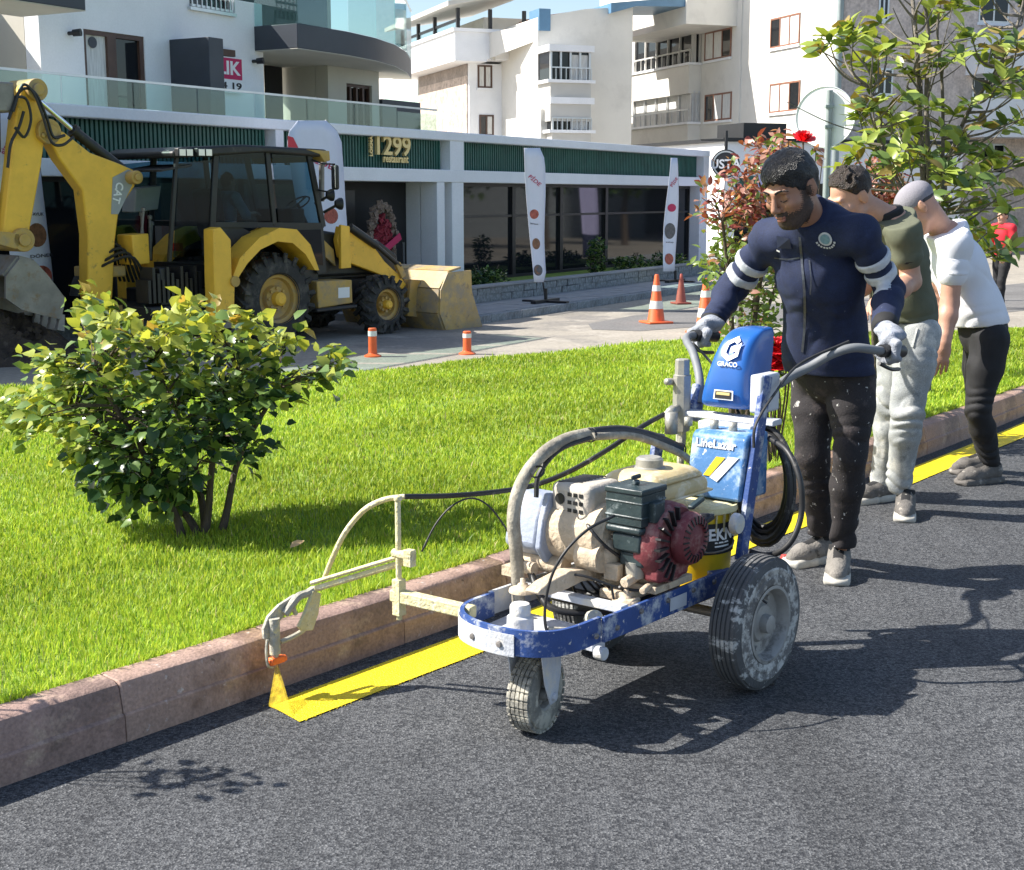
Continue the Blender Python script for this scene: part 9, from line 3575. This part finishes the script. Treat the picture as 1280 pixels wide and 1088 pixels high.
T1 = [(357, 168), (368, 152), (385, 146), (405, 148), (420, 158), (428, 178), (432, 220), (433, 275), (434, 345), (392, 345), (378, 290), (366, 230), (358, 190)]
feather_flag('broad white feather flag with red lettering standing behind the digger cab', T1, -0.9, (434, 345), 0.1, [('PİDE', 401, 204, 34, (10, 0.35), M_crimson), ('p', [(357, 170), (364, 172), (372, 188), (358, 186)], 0, 0, 0, M_redprint), ('o', 412, 270, 18, 20, M_food2)])
T2_ = [(655, 182), (667, 181), (674, 186), (679, 200), (681, 240), (682, 300), (684, 352), (666, 356), (664, 320), (661, 265), (658, 225)]
feather_flag('slim white feather flag with round food pictures on its own black foot', T2_, -3.0, (683, 360), 0.12, [('PİDE', 668, 226, 17, (6, 0.75), M_crimson), ('o', 669, 268, 11, 12, M_food2), ('o', 671, 305, 11, 14, M_food1), ('o', 672, 338, 13, 14, M_plate), ('o', 672, 338, 9, 10, M_food1), ('lahmacun', 669, 280, 10, (2.0, 0.1), M_blackprint)])
T3_ = [(838, 195), (847, 194), (848, 200), (847, 240), (846, 300), (845, 342), (828, 340), (831, 290), (834, 240), (836, 212)]
feather_flag('slim white feather flag with three round food pictures at the far end of the restaurant', T3_, -2.6, (845, 344), 0.12, [('PİDE', 841, 228, 13, (5, -0.95), M_crimson), ('o', 839, 260, 9, 10, M_crimson), ('o', 838, 289, 12, 20, M_plate), ('o', 838, 289, 9, 15, M_food1), ('o', 837, 324, 12, 14, M_food2), ('kebap', 838, 303, 9, (2, 0), M_blackprint)])
T4_ = [(-8, 150), (8, 128), (30, 132), (44, 160), (52, 205), (58, 262), (66, 366), (20, 372), (6, 290), (-6, 210)]
feather_flag('white feather flag with food pictures behind the digger boom', T4_, -0.7, (66, 366), 0.05, [('PİDE', 9, 186, 16, (9, -1.1), M_crimson), ('TAVUK', 46, 268, 18, (4, 0.0), M_blackprint), ('DÖNER', 50, 320, 30, (5, -0.08), M_blackprint), ('o', 45, 294, 26, 30, M_food1), ('o', 50, 345, 26, 26, M_food2)], foot=False)
T5_ = [(946, 208), (952, 203), (960, 206), (963, 235), (965, 290), (964, 330), (946, 330), (947, 270)]
feather_flag('lilac and white feather flag beyond the restaurant, beside the worker head', T5_, -2.2, (964, 332), 0.12, [('LAHMACUN', 955, 240, 36, (6, 1.5), M_flag)], cloth=M_flag_l)

# round road sign seen from behind
YS = 13.0
s0 = at(1036, 146, YS)
zg = lawn_height(s0[0], YS)
t = thing('road_sign', 'back of a round pale road sign on a grey pole behind the worker', 'road sign', (s0[0], YS, zg - 0.05))
b = MB(); b.cyl((0, 0, 0), (0, 0, at(1036, 106, YS)[2] - zg), 0.030, n=12); b.build('pole', M_pole, t, smooth=40)
rs_ = 37 * YS / F_PX
zc = s0[2] - zg + 0.05
b = MB(); b.lathe([(0.001, -0.004), (rs_ - 0.012, -0.004), (rs_, 0.004), (rs_ - 0.004, 0.012), (rs_ - 0.014, 0.004), (0.001, 0.004)], (-0.02, 0.05, zc), (-0.5, -1, 0), 40); b.build('disc', M_signback, t, smooth=30)
b = MB()
for dz in (0.09, -0.09):
    b.box((0, 0.0, zc + dz), (0.075, 0.075, 0.025))
b.build('clamp', M_pole, t)
# lamp post at the far kerb
p = at(1044, 200, 27.0)
t = thing('lamp_post', 'dark grey street lamp post rising before the stone clad flats', 'lamp post', (p[0], 27.0, Z_STREET))
b = MB(); b.tube(curve_pts([(0, 0, 0), (0, 0, 3), (0, 0, 6.2), (0.15, -0.1, 6.8), (0.9, -0.6, 7.0)], 5), [0.075 - 0.0015 * i for i in range(21)], 12); b.build('pole', M_pole, t, smooth=40)
b = MB(); b.box((1.15, -0.78, 7.02), (0.6, 0.22, 0.1), (0, 0, -34)); b.build('lamp_head', M_greyplate, t, bevel=0.03)
# small red litter piece on the road by the machine
b = MB(); b.box((0, 0, 0.011), (0.095, 0.035, 0.022), (0, 0, 12), (0.85, 0.7)); b.box((0.035, 0.005, 0.017), (0.03, 0.03, 0.012), (0, 20, 40))
q = gp(989, 700, 0)
o = b.build('red_wedge', mat('red_plastic', (0.42, 0.05, 0.04), 0.5, var=0.1), None, bevel=0.004)
o.location = (q[0], q[1], 0.002)
tag(o, 'small red plastic wedge lying on the asphalt behind the big wheel', 'wedge')

# beyond the right edge: a plain block and trees added to reflect in the window panes
far = thing('apartment_building', 'grey block of flats added outside the picture for the window reflections', 'building', (34, 46, Z_STREET), 30)
b = MB(); b.box2((0, 0, 0), (26, 10, 13)); b.build('wall', M_stone, far)
b = MB()
first = None
for i in range(9):
    for j in range(4):
        if first is None:
            w_ = MB(); w_.box((0, 0, 0), (1.3, 0.06, 1.4)); first = w_.build('window', M_pane, far); o = first
        else:
            o = first.copy(); C.collection.objects.link(o)
        o.location = (1.8 + i * 2.8, -0.02, 2 + j * 3)
for i, (x, y) in enumerate(((17.5, 38.5), (19, 43), (21, 48), (23, 53))):
    r_ = random.Random(90 + i)
    t = thing('reflected_tree', ('round tree added outside the picture for reflections, nearest the restaurant', 'tree added outside the picture for reflections, before the grey flats', 'tree added outside the picture for reflections, at the corner of the grey flats', 'tree added outside the picture for reflections, farthest down the street')[i], 'tree', (x, y, Z_STREET))
    b = MB(); b.tube([(0, 0, 0), (0.1, 0, 1.4), (0, 0.1, 3.0)], [0.16, 0.12, 0.06], 8); b.build('trunk', M_bark, t)
    lv = []
    for k in range(900):
        d = unit((r_.gauss(0, 1), r_.gauss(0, 1), r_.gauss(0, 0.8))) * 1.7 * r_.random() ** 0.4
        lv.append((leaf_matrix(V3((x, y, Z_STREET + 3.6)) + d, (r_.gauss(0, 1), r_.gauss(0, 1), r_.gauss(0, 1)), (0, 0, 1), 0, r_.uniform(0.8, 1.4)), k % 2))
    plant(t, lv, leaf_geo(0.3, 0.2), [M_leafG, M_leafD], 0, 'crown')


# pieces that hang apart become parts of their own
def split_loose(o):
    me = o.data
    n = len(me.vertices)
    par = list(range(n))

    def find(a):
        while par[a] != a:
            par[a] = par[par[a]]
            a = par[a]
        return a
    for e in me.edges:
        a, c = find(e.vertices[0]), find(e.vertices[1])
        if a != c:
            par[a] = c
    groups = {}
    for p in me.polygons:
        groups.setdefault(find(p.vertices[0]), []).append(tuple(p.vertices))
    if len(groups) < 2:
        return
    for k, fs in enumerate(groups.values()):
        ids = sorted({i for f in fs for i in f})
        mp_ = {v: i for i, v in enumerate(ids)}
        m2 = bpy.data.meshes.new(o.name)
        m2.from_pydata([tuple(me.vertices[i].co) for i in ids], [], [tuple(mp_[i] for i in f) for f in fs])
        for q in me.materials:
            m2.materials.append(q)
        m2.polygons.foreach_set('use_smooth', [me.polygons[0].use_smooth] * len(m2.polygons))
        if k == 0:
            first_ = m2
        else:
            c = o.copy()
            c.data = m2
            C.collection.objects.link(c)
    o.data = first_


for o in list(C.objects):
    if o.name.split('.')[0] in ('bucket_lugs', 'hydraulic_ports', 'axle_brackets', 'hose_ties', 'mount_bolts', 'eyebrows', 'eyelids', 'control_cables', 'gun_cable', 'filter_fitting'):
        o.name = {'bucket_lugs': 'bucket_lug', 'hydraulic_ports': 'hydraulic_port', 'axle_brackets': 'axle_bracket', 'hose_ties': 'hose_tie', 'mount_bolts': 'mount_bolt', 'eyebrows': 'eyebrow', 'eyelids': 'eyelid', 'control_cables': 'control_cable', 'gun_cable': 'gun_cable', 'filter_fitting': 'filter_fitting'}[o.name.split('.')[0]]
        split_loose(o)
